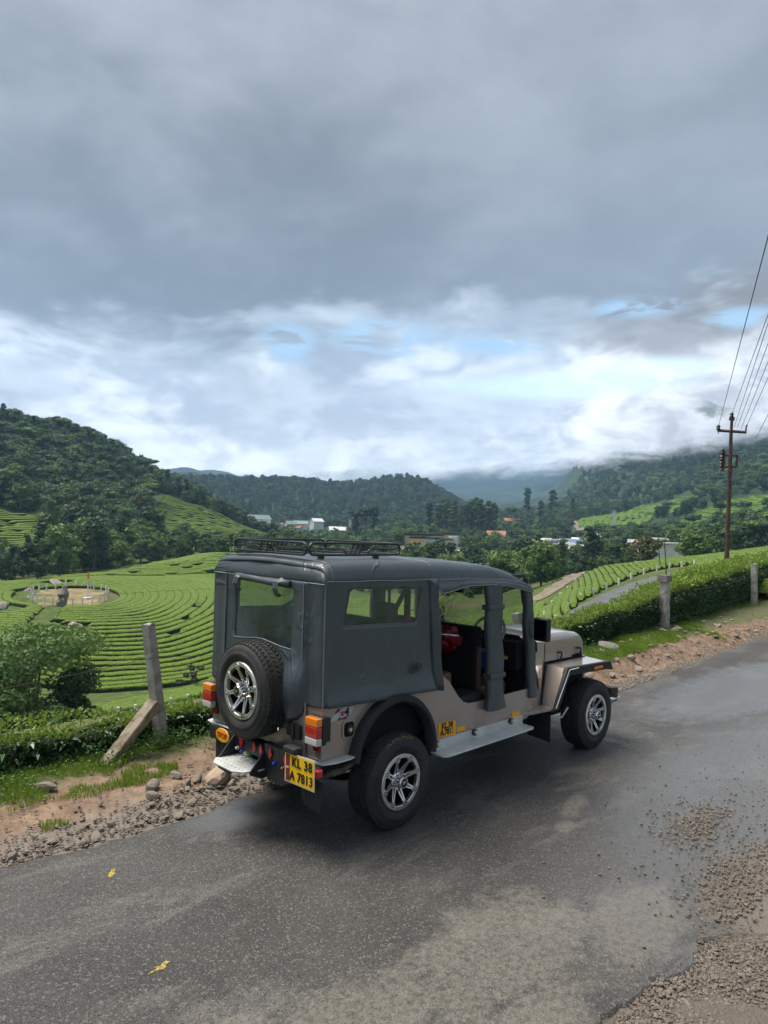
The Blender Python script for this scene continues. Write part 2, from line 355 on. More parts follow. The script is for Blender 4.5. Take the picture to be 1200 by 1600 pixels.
def terr(x, y):
    x = np.asarray(x, float); y = np.asarray(y, float)
    dx, dy = x-CAM[0], y-CAM[1]; d = np.hypot(dx, dy); a = _ang0-np.arctan2(dy, dx); a = (a+math.pi) % (2*math.pi)-math.pi
    fa = np.clip((a-_AZ[0])/(_AZ[1]-_AZ[0]), 0, len(_AZ)-1.001); fl = np.clip((np.log(np.maximum(d, 5))-_LD[0])/(_LD[1]-_LD[0]), 0, len(_LD)-1.001)
    i = fa.astype(int); j = fl.astype(int); p = fa-i; q = fl-j
    t = (_TAN[i, j]*(1-p)+_TAN[i+1, j]*p)*(1-q)+(_TAN[i, j+1]*(1-p)+_TAN[i+1, j+1]*p)*q
    z = CAM[2]+t*d
    z = z+np.clip((d-500)/900, 0, 1)*fbm(x, y, 1/140., 11)*60*np.clip((d-500)/800, 0, 1)+np.clip((d-150)/200, 0, 1)*fbm(x, y, 1/45., 12)*5+np.clip((d-14)/20, 0, 1)*fbm(x, y, .12, 13)*.5
    back = np.clip((np.abs(a)-1.0)/.5, 0, 1); z = z*(1-back)+np.clip((d-40)/300, 0, 1)*20*back
    zn = near_z(x, y); k = np.clip((y-np.interp(x, [0, 8, 16, 30], [3.6, 3.5, 4.6, 6.6]))/1.8, 0, 1); k = k*k*(3-2*k)
    kx = np.clip((x-60)/40, 0, 1); k = np.maximum(k, kx); kb = np.clip((-6-y)/20, 0, 1)*0
    return zn*(1-k)+z*k
def T(x, y): return float(terr(np.array([x]), np.array([y]))[0])
def ud(u, d):
    r = ray(u, 800); k = d/math.hypot(r[0], r[1]); return CAM[0]+r[0]*k, CAM[1]+r[1]*k

def ground_mesh():
    az = np.concatenate([np.linspace(-math.pi, -.95, 30, endpoint=False), np.linspace(-.95, .75, 560, endpoint=False), np.linspace(.75, math.pi, 30)])
    rr = np.concatenate([[0.5, 3], np.exp(np.linspace(math.log(7), math.log(3000), 400))])
    A, D = np.meshgrid(az, rr, indexing='ij'); X = CAM[0]+D*np.cos(_ang0-A); Y = CAM[1]+D*np.sin(_ang0-A)
    Z = terr(X, Y)
    # stay under the separately modelled road and verge
    inn = np.clip((4.1-Y)/.5, 0, 1)*np.clip((58-X)/4, 0, 1)*np.clip((X+28)/3, 0, 1)*np.clip((Y+7)/1, 0, 1)
    Z = Z-.35*inn
    n, m = A.shape; idx = np.arange(n*m).reshape(n, m)
    Fq = np.stack([idx[:-1, :-1], idx[1:, :-1], idx[1:, 1:], idx[:-1, 1:]], -1).reshape(-1, 4)
    return np_mesh('ground', np.stack([X, Y, Z], -1).reshape(-1, 3), Fq, True)
def ground_fn(g, b):
    v = g.node('ShaderNodeNewGeometry').outputs['Position']
    x, y, z = g.sep(v); d = g.vmath('LENGTH', g.vmath('SUBTRACT', v, tuple(CAM)))
    n1 = g.noise(v, .08, 5, .6); n2 = g.noise(v, .9, 4, .65); n3 = g.noise(v, 6., 3, .7)
    grass = g.mix(g.ss(n2, .35, .65), (.035, .062, .016), (.085, .125, .03))
    grass = g.mix(g.ss(n3, .4, .7, 0., .5), grass, (.12, .15, .045))
    dry = g.mix(n3, (.11, .085, .045), (.17, .13, .075))
    c = g.mix(g.ss(n1, .52, .66, 0., .75), grass, dry)
    far = g.mix(g.ss(g.noise(v, .012, 6, .65), .4, .62), (.011, .026, .011), (.032, .060, .022))
    c = g.mix(g.ss(d, 260., 420.), c, far); c = g.mix(g.ss(d, 1300., 1900.), c, g.mix(g.noise(v, .02, 6, .7), (.006, .016, .012), (.022, .042, .026)))
    g.put(b.inputs['Base Color'], c)
    g.put(b.inputs['Normal'], g.bump(g.noise(v, 2.5, 5, .7), .6, .25))
M_ground = pmat('ground', ground_fn, .9, 0, .15)
ground = link_mesh('ground', ground_mesh(), M_ground); tag(ground, kind='structure')

def clip_line(poly, o, dvec):
    """parts of the line o+t*d inside a polygon"""
    ts = []; n = len(poly)
    for i in range(n):
        a = np.array(poly[i]); b = np.array(poly[(i+1) % n]); e = b-a
        den = dvec[0]*e[1]-dvec[1]*e[0]
        if abs(den) < 1e-9: continue
        w = a-o; t = (w[0]*e[1]-w[1]*e[0])/den; s = (w[0]*dvec[1]-w[1]*dvec[0])/den
        if 0 <= s < 1: ts.append(t)
    ts.sort(); return [(ts[i], ts[i+1]) for i in range(0, len(ts)-1, 2)]
def row_mesh(C, W, H, step, seed):
    """one clipped tea row: centre line C (n,2), width W and height H, rounded box section with a leafy uneven surface"""
    C = np.asarray(C, float); seg = np.hypot(*np.diff(C, axis=0).T); L = np.concatenate([[0], np.cumsum(seg)])
    n = max(3, int(L[-1]/step)+1); s = np.linspace(0, L[-1], n); X = np.interp(s, L, C[:, 0]); Y = np.interp(s, L, C[:, 1])
    Wd = np.interp(s, L, W) if np.ndim(W) else np.full(n, W)
    tx, ty = np.gradient(X), np.gradient(Y); k = np.hypot(tx, ty)+1e-9; nx, ny = -ty/k, tx/k
    sec = [(-.5, -.3), (-.51, .6), (-.485, .95), (-.25, 1.01), (.06, 1.02), (.36, 1.0), (.485, .94), (.51, .6), (.5, -.3)]
    taper = np.clip(np.minimum(s, L[-1]-s)/.5, .12, 1)**.5
    V = np.empty((n, len(sec), 3)); base = terr(X, Y)
    Wd = Wd*(1.0+.08*(vnoise(X, Y, .5, seed)-.5))
    for j, (a, h) in enumerate(sec):
        ox = a*Wd*taper; px, py = X+nx*ox, Y+ny*ox
        jit = (RNG.random(n)-.5)*.06
        V[:, j, 0] = px+nx*jit; V[:, j, 1] = py+ny*jit
        zz = base+H*h*(taper if h > 0 else 1)+(.35*(terr(px, py)-base))
        V[:, j, 2] = zz+(RNG.random(n)-.5)*.06*(h > .3)+.10*(vnoise(px, py, .35, seed+2)-.5)*(h > .3)*H
    m = len(sec); idx = np.arange(n*m).reshape(n, m)
    Fq = np.stack([idx[:-1, :-1], idx[:-1, 1:], idx[1:, 1:], idx[1:, :-1]], -1).reshape(-1, 4)
    return V.reshape(-1, 3), Fq
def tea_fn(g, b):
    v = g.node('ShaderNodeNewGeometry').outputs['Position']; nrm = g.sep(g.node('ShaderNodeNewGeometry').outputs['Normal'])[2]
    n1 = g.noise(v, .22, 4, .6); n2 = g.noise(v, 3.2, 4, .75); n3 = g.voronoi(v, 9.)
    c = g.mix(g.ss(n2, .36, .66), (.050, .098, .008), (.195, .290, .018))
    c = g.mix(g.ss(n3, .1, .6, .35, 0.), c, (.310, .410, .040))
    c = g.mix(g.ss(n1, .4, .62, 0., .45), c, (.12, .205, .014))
    c = g.mix(g.ss(nrm, .0, .5, .95, 0.), c, (.008, .020, .006))  # steep row flanks darkened by normal: shade of the gaps put into the colour
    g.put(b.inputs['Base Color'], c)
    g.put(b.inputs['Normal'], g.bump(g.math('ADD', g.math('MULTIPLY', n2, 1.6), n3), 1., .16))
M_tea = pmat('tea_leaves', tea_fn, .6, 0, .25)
M_tea_far = simple_noise_mat('tea_far', (.045, .090, .014), (.105, .175, .024), .12, .8, .5, 1.2, .3, .1)
def tea_field(name, curves, W, H, step, label, cx=None, mats=None, cat='tea field'):
    """a field thing whose rows are its parts"""
    pts = np.concatenate([np.asarray(c)[:, :2] for c in curves]); c = pts.mean(0); loc = (c[0], c[1], T(c[0], c[1]))
    root = empty(name, loc, label, cat)
    big = sorted(curves, key=lambda c: -len(c)*0-np.hypot(*np.diff(np.asarray(c), axis=0).T).sum())
    Vs, Fs, k = [], [], 0
    for i, cv in enumerate(curves):
        w = W[i] if isinstance(W, list) else W
        V, Fq = row_mesh(cv, w, H, step, i+3)
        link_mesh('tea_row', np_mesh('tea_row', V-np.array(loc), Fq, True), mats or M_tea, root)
    return root
def straight_rows(poly, ang, spacing, wiggle=.5, minlen=2., bend=0.):
    P = np.array(poly); c = P.mean(0); d = np.array([math.cos(ang), math.sin(ang)]); nn = np.array([-d[1], d[0]])
    off = (P-c)@nn; out = []
    k = math.floor(off.min()/spacing)
    while k*spacing < off.max():
        o = c+nn*(k*spacing)
        for t0, t1 in clip_line(P, o, d):
            if t1-t0 < minlen: continue
            cuts = [t0]
            while cuts[-1] < t1-14: cuts.append(cuts[-1]+random.uniform(9, 26))
            cuts = [q for q in cuts if q < t1-4]+[t1]
            for a, b_ in zip(cuts[:-1], cuts[1:]):
                t = np.linspace(a, b_-.35, max(3, int((b_-a)/2))); Q = o+np.outer(t, d)
                w = wiggle*(fbm(Q[:, 0]*.6, Q[:, 1]*.6, .12, 21, 2))*2+bend*(t**2)/100
                out.append(Q+np.outer(w, nn))
        k += 1
    return out
# ---------------------------------------------------------------- low cloud lying on the far slopes
def low_cloud():
    us = np.array([-700, 100, 480, 700, 820, 870, 915, 960, 1010, 1050, 1134, 1200, 1350, 1800])
    rs = np.array([2700, 2700, 2700, 2650, 2500, 2200, 1200, 980, 900, 860, 820, 800, 780, 780])
    ed = np.array([3.2, 2.9, 3.0, 3.9, 4.4, 4.6, 4.8, 4.9, 5.2, 5.5, 6.3, 7.0, 9.2, 12.])
    azs = np.array([az_of(u) for u in us]); A = np.linspace(azs[0], azs[-1], 220)
    rr = np.interp(A, azs, rs); ee = np.interp(A, azs, ed)
    els = np.radians(np.linspace(0, 1, 30)[None, :]*19+ee[:, None]-5)
    D = rr[:, None]*(1+.02*np.sin(A*40)[:, None]); X = CAM[0]+D*np.cos(_ang0-A)[:, None]+0*els; Y = CAM[1]+D*np.sin(_ang0-A)[:, None]+0*els
    Z = CAM[2]+D*np.tan(els); n, m = els.shape; idx = np.arange(n*m).reshape(n, m)
    me = np_mesh('low_cloud', np.stack([X, Y, Z], -1).reshape(-1, 3), np.stack([idx[:-1, :-1], idx[1:, :-1], idx[1:, 1:], idx[:-1, 1:]], -1).reshape(-1, 4), True)
    at_ = me.attributes.new('rise', 'FLOAT', 'POINT'); at_.data.foreach_set('value', (np.degrees(els)-ee[:, None]).astype(np.float32).ravel())
    def fn(g, b):
        p = g.node('ShaderNodeNewGeometry').outputs['Position']; d = g.vmath('NORMALIZE', g.vmath('SUBTRACT', p, tuple(CAM)))
        rise = g.node('ShaderNodeAttribute', attribute_name='rise').outputs['Fac']
        v = g.mapping(d, (9, 9, 26)); n1 = g.noise(v, 1.3, 6, .6, .4); n2 = g.noise(v, 5, 4, .6)
        w = g.math('ADD', rise, g.math('MULTIPLY', g.math('SUBTRACT', n1, .5), 3.0)); w = g.math('ADD', w, g.math('MULTIPLY', g.math('SUBTRACT', n2, .5), .6))
        a = g.ss(w, -.8, .8)
        # one torn window high on the right slope
        hx = at(1108, 640, 1); hd = hx-CAM; hd = hd/np.linalg.norm(hd)
        hole = g.vmath('LENGTH', g.vmath('MULTIPLY', g.vmath('SUBTRACT', d, tuple(hd)), (1., 1., 2.2)))
        hn = g.math('ADD', hole, g.math('MULTIPLY', g.math('SUBTRACT', n1, .5), .16))
        a = g.math('MULTIPLY', a, g.ss(hn, .0, .028, .35, 1.))
        a = g.math('MULTIPLY', a, g.ss(rise, 9., 13., 1., 0.))
        e = g.node('ShaderNodeEmission'); tr = g.node('ShaderNodeBsdfTransparent'); mx = g.node('ShaderNodeMixShader')
        g.l.new(sky_colour(g, d), e.inputs[0]); e.inputs[1].default_value = SKY; g.l.new(a, mx.inputs[0]); g.l.new(tr.outputs[0], mx.inputs[1]); g.l.new(e.outputs[0], mx.inputs[2])
        g.l.new(mx.outputs[0], g.n['Material Output'].inputs[0])
    o = link_mesh('low_cloud', me, pmat('low_cloud', fn)); tag(o, kind='stuff'); return o
low_cloud()

# ---------------------------------------------------------------- air
def haze():
    mb = MB(); mb.box2((-3060, -3060, -60), (3060, 3060, 640)); o = mb.build('haze', None)
    m = bpy.data.materials.new('haze'); m.use_nodes = True; t = m.node_tree; t.nodes.remove(t.nodes['Principled BSDF'])
    v = t.nodes.new('ShaderNodeVolumePrincipled'); v.inputs['Color'].default_value = (.44, .69, 1., 1); v.inputs['Density'].default_value = .00020
    v.inputs['Anisotropy'].default_value = .2
    t.links.new(v.outputs[0], t.nodes['Material Output'].inputs['Volume']); o.data.materials.append(m); tag(o, kind='stuff')
haze()
# ---------------------------------------------------------------- tea fields
def arc_rows():
    Q = np.array(ud(110, 112)); Ar = np.array(ud(420, 112))-Q; Al = Ar*1.05; Bn = np.array(ud(110, 79))-Q; Bf = np.array(ud(110, 138))-Q
    p0, p1 = np.array(ud(88, 104)), np.array(ud(52, 88))
    rk = [np.array(ud(122, 91.5)), np.array(ud(8, 104)), np.array(ud(92, 123)), np.array(ud(48, 117))]; rr = [1.3, 2.6, 2.0, 2.0]
    out = []; s = .265
    while s < 1.45:
        th = np.linspace(0, 2*math.pi, 300); c, si = np.cos(th), np.sin(th)
        e = .88; c2 = np.sign(c)*np.abs(c)**e; s2 = np.sign(si)*np.abs(si)**e
        P = Q+(np.maximum(c2, 0)[:, None]*Ar+np.minimum(c2, 0)[:, None]*Al)*s+(np.maximum(s2, 0)[:, None]*Bn-np.minimum(s2, 0)[:, None]*Bf)*s
        dx, dy = P[:, 0]-CAM[0], P[:, 1]-CAM[1]; d = np.hypot(dx, dy); U = 600+FPX*np.tan(_ang0-np.arctan2(dy, dx))
        ok = (d > 72) & (d < 147) & ((s < 1.17) | (s2 < -.12)) & (U > -150) & (U < 600)
        t = np.clip(((P-p0)@(p1-p0))/((p1-p0)@(p1-p0)), 0, 1); ok &= np.hypot(*(P-(p0+t[:, None]*(p1-p0))).T) > 1.0
        for r_, q in zip(rk, rr): ok &= np.hypot(*(P-r_).T) > q
        for _ in range(int(s*2)):
            k = random.randrange(300); ok[k:k+2] = False
        i = 0
        while i < 300:
            if ok[i]:
                j = i
                while j+1 < 300 and ok[j+1]: j += 1
                if j-i >= 3: out.append(P[i:j+1])
                i = j+1
            else: i += 1
        s += .038
    return out
dome_rows = arc_rows()
tea_field('tea_field', dome_rows, 1.07, .5, .5, 'rounded tea field with curved rows ringing the fenced clearing')
xdir = math.atan2(*(np.array(ud(400, 150))-np.array(ud(100, 150)))[::-1])
tea_field('tea_field', straight_rows([ud(60, 147), ud(470, 149), ud(470, 160), ud(250, 160), ud(120, 153)], xdir-.03, 2.0, 1.5), 1.84, .8, 1.2,
          'flat tea field with long level rows behind the rounded one')
tea_field('tea_field', straight_rows([ud(222, 160), ud(460, 158), ud(460, 177), ud(300, 177), ud(245, 170)], xdir+.55, 2.0, 1.2), 1.82, .8, 1.2,
          'small tea hillock below the forest foot, left of the vehicle roof')
tea_field('tea_field', straight_rows([ud(-160, 206), ud(92, 206), ud(104, 235), ud(60, 262), ud(-160, 272)], xdir+.5, 2.5, 2), 2.3, .9, 1.6,
          'yellow-green tea slope at the left edge under the forest')
tea_field('tea_field', straight_rows([ud(225, 262), ud(330, 245), ud(440, 288), ud(430, 330), ud(330, 345), ud(255, 345)], xdir+.25, 3.0, 2.5), 2.75, .9, 2,
          'tea slope running down from the forest ridge above the roof rack')
strip_dir = math.atan2(*(np.array(ud(400, 72))-np.array(ud(130, 55)))[::-1])
tea_field('tea_field', straight_rows([ud(130, 53), ud(250, 58), ud(340, 66), ud(480, 76), ud(480, 84), ud(335, 75), ud(230, 66), ud(130, 61)], strip_dir, 1.5, .3), 1.36, .7, .5,
          'narrow tea strip between the valley path and the scrub bank')
tea_field('tea_field', straight_rows([ud(215, 36), ud(480, 42), ud(480, 62), ud(380, 58), ud(300, 50), ud(230, 44)], strip_dir, 1.4, .3), 1.28, .65, .45,
          'tea patch between the roadside hedge and the valley path')
ra = math.atan2(*(np.array(ud(955, 95))-np.array(ud(910, 66)))[::-1])
tea_field('tea_field', straight_rows([ud(780, 40), ud(860, 50), ud(905, 59), ud(960, 71.5), ud(1000, 77.5), ud(1050, 84), ud(1134, 82), ud(1330, 82), ud(1330, 120), ud(1134, 120), ud(1050, 113), ud(1000, 109), ud(955, 104), ud(930, 98), ud(905, 88), ud(880, 78), ud(860, 70), ud(800, 62)],
          ra+.12, 0.64, .8), .60, .5, .7, 'bright tea slope with slanting rows behind the white guard posts')
tea_field('tea_field', straight_rows([ud(1030, 27), ud(1062, 52), ud(1100, 62), ud(1134, 66), ud(1330, 68), ud(1330, 27)], .12, 1.3, .3), 1.22, .8, .4,
          'tea bushes between the roadside hedge and the valley road')
tea_field('tea_field', straight_rows([ud(640, 30), ud(800, 30), ud(880, 40), ud(900, 46), ud(868, 51), ud(800, 44), ud(640, 44)], .3, 1.35, .3), 1.2, .75, .5,
          'tea patch seen through the open cab below the village')
tea_field('tea_field', straight_rows([ud(432, 82), ud(700, 78), ud(700, 112), ud(640, 128), ud(438, 132)], xdir+.25, 1.5, 1), 1.36, .8, .8,
          'tea field glimpsed through the canvas windows beyond the vehicle')
# far patches on the right slope
def far_rows(poly, ang, sp, label, h=1.2):
    tea_field('tea_field', straight_rows([ud(*p) for p in poly], ang, sp, 3, 8), sp*1.02, h, 4, label, mats=M_tea_far, cat='tea field')
tea_field('tea_field', straight_rows([ud(640, 60), ud(800, 62), ud(862, 72), ud(842, 84), ud(790, 94), ud(640, 96)], ra+.12, 1.0, 1.), .95, .55, .8,
          'tea slope seen through the open cab and windscreen')
far_rows([(905, 470), (1000, 455), (1020, 500), (990, 560), (905, 540)], xdir+.9, 4, 'round dark green tea knoll above the dirt road')
far_rows([(1060, 400), (1140, 370), (1230, 340), (1260, 420), (1140, 470), (1070, 470)], xdir+1.2, 4, 'tea slope on the right hill behind the power pole')
far_rows([(960, 560), (1060, 520), (1100, 600), (1000, 640)], xdir+1.3, 4.5, 'upper tea patch on the right hill above the knoll')

# ---------------------------------------------------------------- roads and paths in the valley
def ribbon(name, pts, w, m, lift=.06, ragged=.15, label=None):
    P = np.array(pts, float); seg = np.hypot(*np.diff(P, axis=0).T); L = np.concatenate([[0], np.cumsum(seg)]); n = int(L[-1]/.8)+2
    s = np.linspace(0, L[-1], n); ws = np.interp(s, L, w) if np.ndim(w) else np.full(n, float(w))
    X = np.interp(s, L, P[:, 0]); Y = np.interp(s, L, P[:, 1])
    k = np.ones(7)/7
    X = np.convolve(np.pad(X, 3, mode='edge'), k, 'valid'); Y = np.convolve(np.pad(Y, 3, mode='edge'), k, 'valid')
    tx, ty = np.gradient(X), np.gradient(Y); q = np.hypot(tx, ty); nx, ny = -ty/q, tx/q
    offs = np.linspace(-.5, .5, 6); V = np.empty((n, 6, 3)); zc = terr(X, Y)
    for j, a in enumerate(offs):
        rg = ragged*(RNG.random(n)-.5)*(abs(a) == .5)
        V[:, j, 0] = X+nx*(a*ws+rg); V[:, j, 1] = Y+ny*(a*ws+rg); V[:, j, 2] = np.maximum(terr(V[:, j, 0], V[:, j, 1]), zc-.1)+lift
    idx = np.arange(n*6).reshape(n, 6)
    o = link_mesh(name, np_mesh(name, V.reshape(-1, 3), np.stack([idx[:-1, :-1], idx[1:, :-1], idx[1:, 1:], idx[:-1, 1:]], -1).reshape(-1, 4), True), m)
    return tag(o, label, kind='structure')
M_dirt = simple_noise_mat('dirt_track', (.15, .12, .09), (.23, .195, .155), 1.2, .95, .5, 12, .05, .1)
M_tar = simple_noise_mat('valley_asphalt', (.085, .088, .092), (.12, .122, .125), .8, .7, .4, 30, .02, .3)
ribbon('valley_path', [ud(100, 40), ud(160, 46), ud(250, 53), ud(335, 61), ud(430, 69), ud(520, 76)], 2.6, simple_noise_mat('path_gravel', (.16, .14, .12), (.25, .225, .20), 1, .9, .4, 14, .05, .1))
ribbon('valley_road', [ud(850, 33), ud(890, 42), ud(922, 51), ud(950, 57.5), ud(985, 62.5), ud(1025, 65), ud(1080, 67.5), ud(1180, 71), ud(1400, 74)], 2.9, M_tar, .08, .1)
ribbon('lower_path', [ud(842, 86), ud(868, 91), ud(890, 97), ud(908, 106), ud(900, 118), ud(880, 140)], [2.6, 2.6, 2.4, 2., 1.6, 1.6], M_dirt, .1, .5)
ribbon('dirt_road', [ud(880, 640), ud(890, 560), ud(910, 455), ud(960, 440), ud(995, 430), ud(1000, 415), ud(985, 400)], 5.5, M_dirt, .3, 1)
ribbon('dirt_road', [ud(636, 330), ud(628, 290), ud(634, 270), ud(650, 250)], 5, M_dirt, .2, 1)

def patch(name, cu, cd_, ru, rd, m, lift=.07, n=44, rag=.16, loc=None):
    Q = np.array(ud(cu, cd_)); A = np.array(ud(cu+ru, cd_))-Q; B = np.array(ud(cu, cd_+rd))-Q; V = [[*Q, T(*Q)+lift]]; F_ = []
    rings = [.3, .6, .85, 1.]
    for r_ in rings:
        for k in range(n):
            t = 2*math.pi*k/n; rr_ = r_*(1+rag*(vnoise(math.cos(t)*2+5, math.sin(t)*2+cu, 1.5, 4)-.5)*2); p = Q+A*math.cos(t)*rr_+B*math.sin(t)*rr_; V.append([*p, T(*p)+lift])
    for k in range(n): F_.append((0, 1+k, 1+(k+1) % n, 1+(k+1) % n))
    me = bpy.data.meshes.new(name); fs = [(0, 1+k, 1+(k+1) % n) for k in range(n)]
    for i in range(len(rings)-1):
        a, b_ = 1+i*n, 1+(i+1)*n; fs += [(a+k, b_+k, b_+(k+1) % n, a+(k+1) % n) for k in range(n)]
    me.from_pydata([tuple(v) for v in V], [], fs); me.polygons.foreach_set('use_smooth', [True]*len(fs))
    return tag(link_mesh(name, me, m), kind='structure')
M_clear = simple_noise_mat('trodden_clearing', (.10, .11, .04), (.30, .225, .135), .45, .95, .4, 10, .05, .1)
patch('bare_clearing', 112, 112, 64, 6.9, M_clear, rag=.3)
patch('dirt_ground', 50, 43, 120, 5, simple_noise_mat('brown_yard', (.09, .06, .04), (.17, .12, .085), .7, .95, .5, 9, .06, .1), .1)
patch('grass_field', 700, 305, 62, 26, simple_noise_mat('dry_field', (.16, .17, .055), (.25, .21, .10), .05, .95, .3, 3, .1, .1), .3)
patch('grass_field', 1000, 330, 40, 18, simple_noise_mat('dry_field', (.16, .17, .055), (.25, .21, .10), .05), .3)

# ---------------------------------------------------------------- rocks
def rock_mesh(seed, sub=2, flat=.6, rough=.35):
    bm = bmesh.new(); bmesh.ops.create_icosphere(bm, subdivisions=sub, radius=.5)
    rs = random.Random(seed)
    planes = [(Vector((rs.gauss(0, 1), rs.gauss(0, 1), rs.gauss(0, 1))).normalized(), rs.uniform(.26, .42)) for _ in range(9)]
    for v in bm.verts:
        for nrm, dd in planes:
            h = v.co.dot(nrm)
            if h > dd: v.co -= nrm*(h-dd)*.92
        v.co += v.co.normalized()*mnoise.noise(v.co*4+Vector((seed*3.1, 0, 0)))*rough*.15
        v.co.z *= flat
    me = bpy.data.meshes.new('rock'); bm.to_mesh(me); bm.free(); return me
ROCKS = [rock_mesh(i, 2, random.uniform(.45, .75)) for i in range(10)]
def rock_fn(c1, c2):
    def fn(g, b):
        v = g.coord('Object'); r = g.node('ShaderNodeObjectInfo').outputs['Random']; n = g.noise(v, 3, 6, .7)
        c = g.mix(n, c1, c2); c = g.mix(g.math('MULTIPLY', r, .5), c, g.mix(r, (.12, .085, .06), (.32, .28, .24)))
        g.put(b.inputs['Base Color'], c); g.put(b.inputs['Normal'], g.bump(g.noise(v, 9, 5, .7), .5, .03))
    return fn
M_rock = pmat('grey_rock', rock_fn((.10, .095, .09), (.26, .24, .22)), .8, 0, .3)
M_rubble = pmat('rubble_stone', rock_fn((.11, .085, .065), (.29, .25, .21)), .7, 0, .4)
M_pale = pmat('pale_boulder', rock_fn((.34, .23, .15), (.50, .40, .30)), .8, 0, .3)
def rock(name, x, y, sx, sy, sz, m, label, cat='rock', group=None, sink=.25, rz=None, z=None, seed=None, tilt=.25):
    base = ROCKS[(seed if seed is not None else random.randrange(10)) % 10]; key = (base.name, m.name)
    if key not in MATS: c = base.copy(); c.materials.clear(); c.materials.append(m); MATS[key] = c
    o = bpy.data.objects.new(name, MATS[key]); COL.objects.link(o); z = T(x, y) if z is None else z
    o.location = (x, y, z+sz*(.35-sink)); o.scale = (sx, sy, sz/.6); o.rotation_euler = (random.uniform(-tilt, tilt), random.uniform(-tilt, tilt), random.uniform(0, 6.3) if rz is None else rz)
    return tag(o, label, cat, group)
rock('boulder', *ud(6, 103.5), 4.2, 2.8, 1.9, M_rock, 'large dark boulder in the tea at the left edge')
rock('boulder', *ud(48, 119), 2.8, 2.2, 1.0, M_rock, 'low dark outcrop in the tea, left of the fenced clearing')
rock('boulder', *ud(92, 124), 2.8, 2.4, .9, M_rock, 'low dark outcrop in the tea behind the fenced clearing')
rock('boulder', *ud(122, 91.5), 2.0, 1.6, 1.3, M_pale, 'small pale boulder standing alone among the curved tea rows')
# standing stone, posts and flag mast of the clearing
def standing_stone():
    x, y = ud(101, 106); z = T(x, y); mb = MB()
    prof = [(-.3, .95), (0, .9), (.6, 1.0), (1.2, .85), (1.7, 1.05), (2.1, .7), (2.5, .55), (2.8, .5), (3.0, .2)]
    vs = []; n = 10
    for a, r_ in prof:
        for k in range(n):
            t = 6.283*k/n; q = r_*(.62+.25*mnoise.noise(Vector((math.cos(t)*1.6, math.sin(t)*1.6, a*1.3)))); vs.append((x+q*math.cos(t)*1.15+.12*a, y+q*math.sin(t), z+a*.95))
    fs = [(i*n+k, i*n+(k+1) % n, (i+1)*n+(k+1) % n, (i+1)*n+k) for i in range(len(prof)-1) for k in range(n)]+[tuple((len(prof)-1)*n+k for k in range(n))]
    mb.add(vs, fs); o = mb.build('standing_stone', M_rock, loc=(x, y, z)); tag(o, 'tall dark standing stone inside the fenced clearing', 'standing stone')
standing_stone()
M_white = simple_noise_mat('whitewashed', (.55, .57, .56), (.74, .75, .73), 3, .7, 0)
def mast():
    x, y = ud(141, 111); z = T(x, y); e = empty('flag_mast', (x, y, z), 'white mast with a red-orange tip inside the fenced clearing', 'mast')
    MB().box2((x-.5, y-.5, z), (x+.5, y+.5, z+.25)).build('base', M_white, e)
    MB().tube([(x, y, z), (x, y, z+2.9)], .09, 8).build('pole', M_white, e)
    MB().tube([(x+.35, y-.1, z+.1), (x+.35, y-.1, z+2.6)], .05, 6).build('stay_pole', M_white, e)
    MB().tube([(x, y, z+2.9), (x, y, z+3.9)], [.16, .1], 8).build('tip', mat('faded_orange', (.52, .16, .07), .8), e)
mast()
post_me = MB().box2((-.08, -.08, -.3), (.08, .08, 1.15)).build('fence_post', M_white)
def small_post(u, d, h, label, group, first=[True], zr=0):
    o = post_me if first[0] else post_me.copy()
    if not first[0]: COL.objects.link(o)
    first[0] = False; x, y = ud(u, d); o.location = (x, y, T(x, y)); o.scale = (1, 1, h/1.15); o.rotation_euler.z = random.uniform(0, 1.5)
    o.rotation_euler.x = random.uniform(-.06, .06); return tag(o, label, 'fence post', group)
for k in range(24):
    t = 2*math.pi*k/24+.1; u = 112+61*math.cos(t); d = 112+6.5*math.sin(t)
    small_post(u, d, random.uniform(1.1, 1.35), 'slim white post of the ring fence around the clearing', 'ring fence posts around the clearing')
wl = [(868, 55), (905, 62.3), (960, 70.7), (1000, 76.6), (1050, 83), (1134, 81), (1250, 81)]
for k in range(17):
    u = 872+k*19.5; d = np.interp(u, [w[0] for w in wl], [w[1] for w in wl])-.3
    small_post(u, d, .62, 'short white guard post along the dark edge of the right tea slope', 'white guard posts beside the valley road')
for k in range(9):
    u = 140+k*27; d = np.interp(u, [130, 250, 340, 480], [52.3, 57.3, 65.2, 75])-.2
    small_post(u, d, .85, 'short grey post along the valley path below the tea strip', 'posts along the valley path')
for k in range(12):
    u = 848+k*6; d = 60+k*3.1
    if k % 2: small_post(u, d, .7, 'tiny post at the rim of the lower dirt path', 'posts on the lower path')
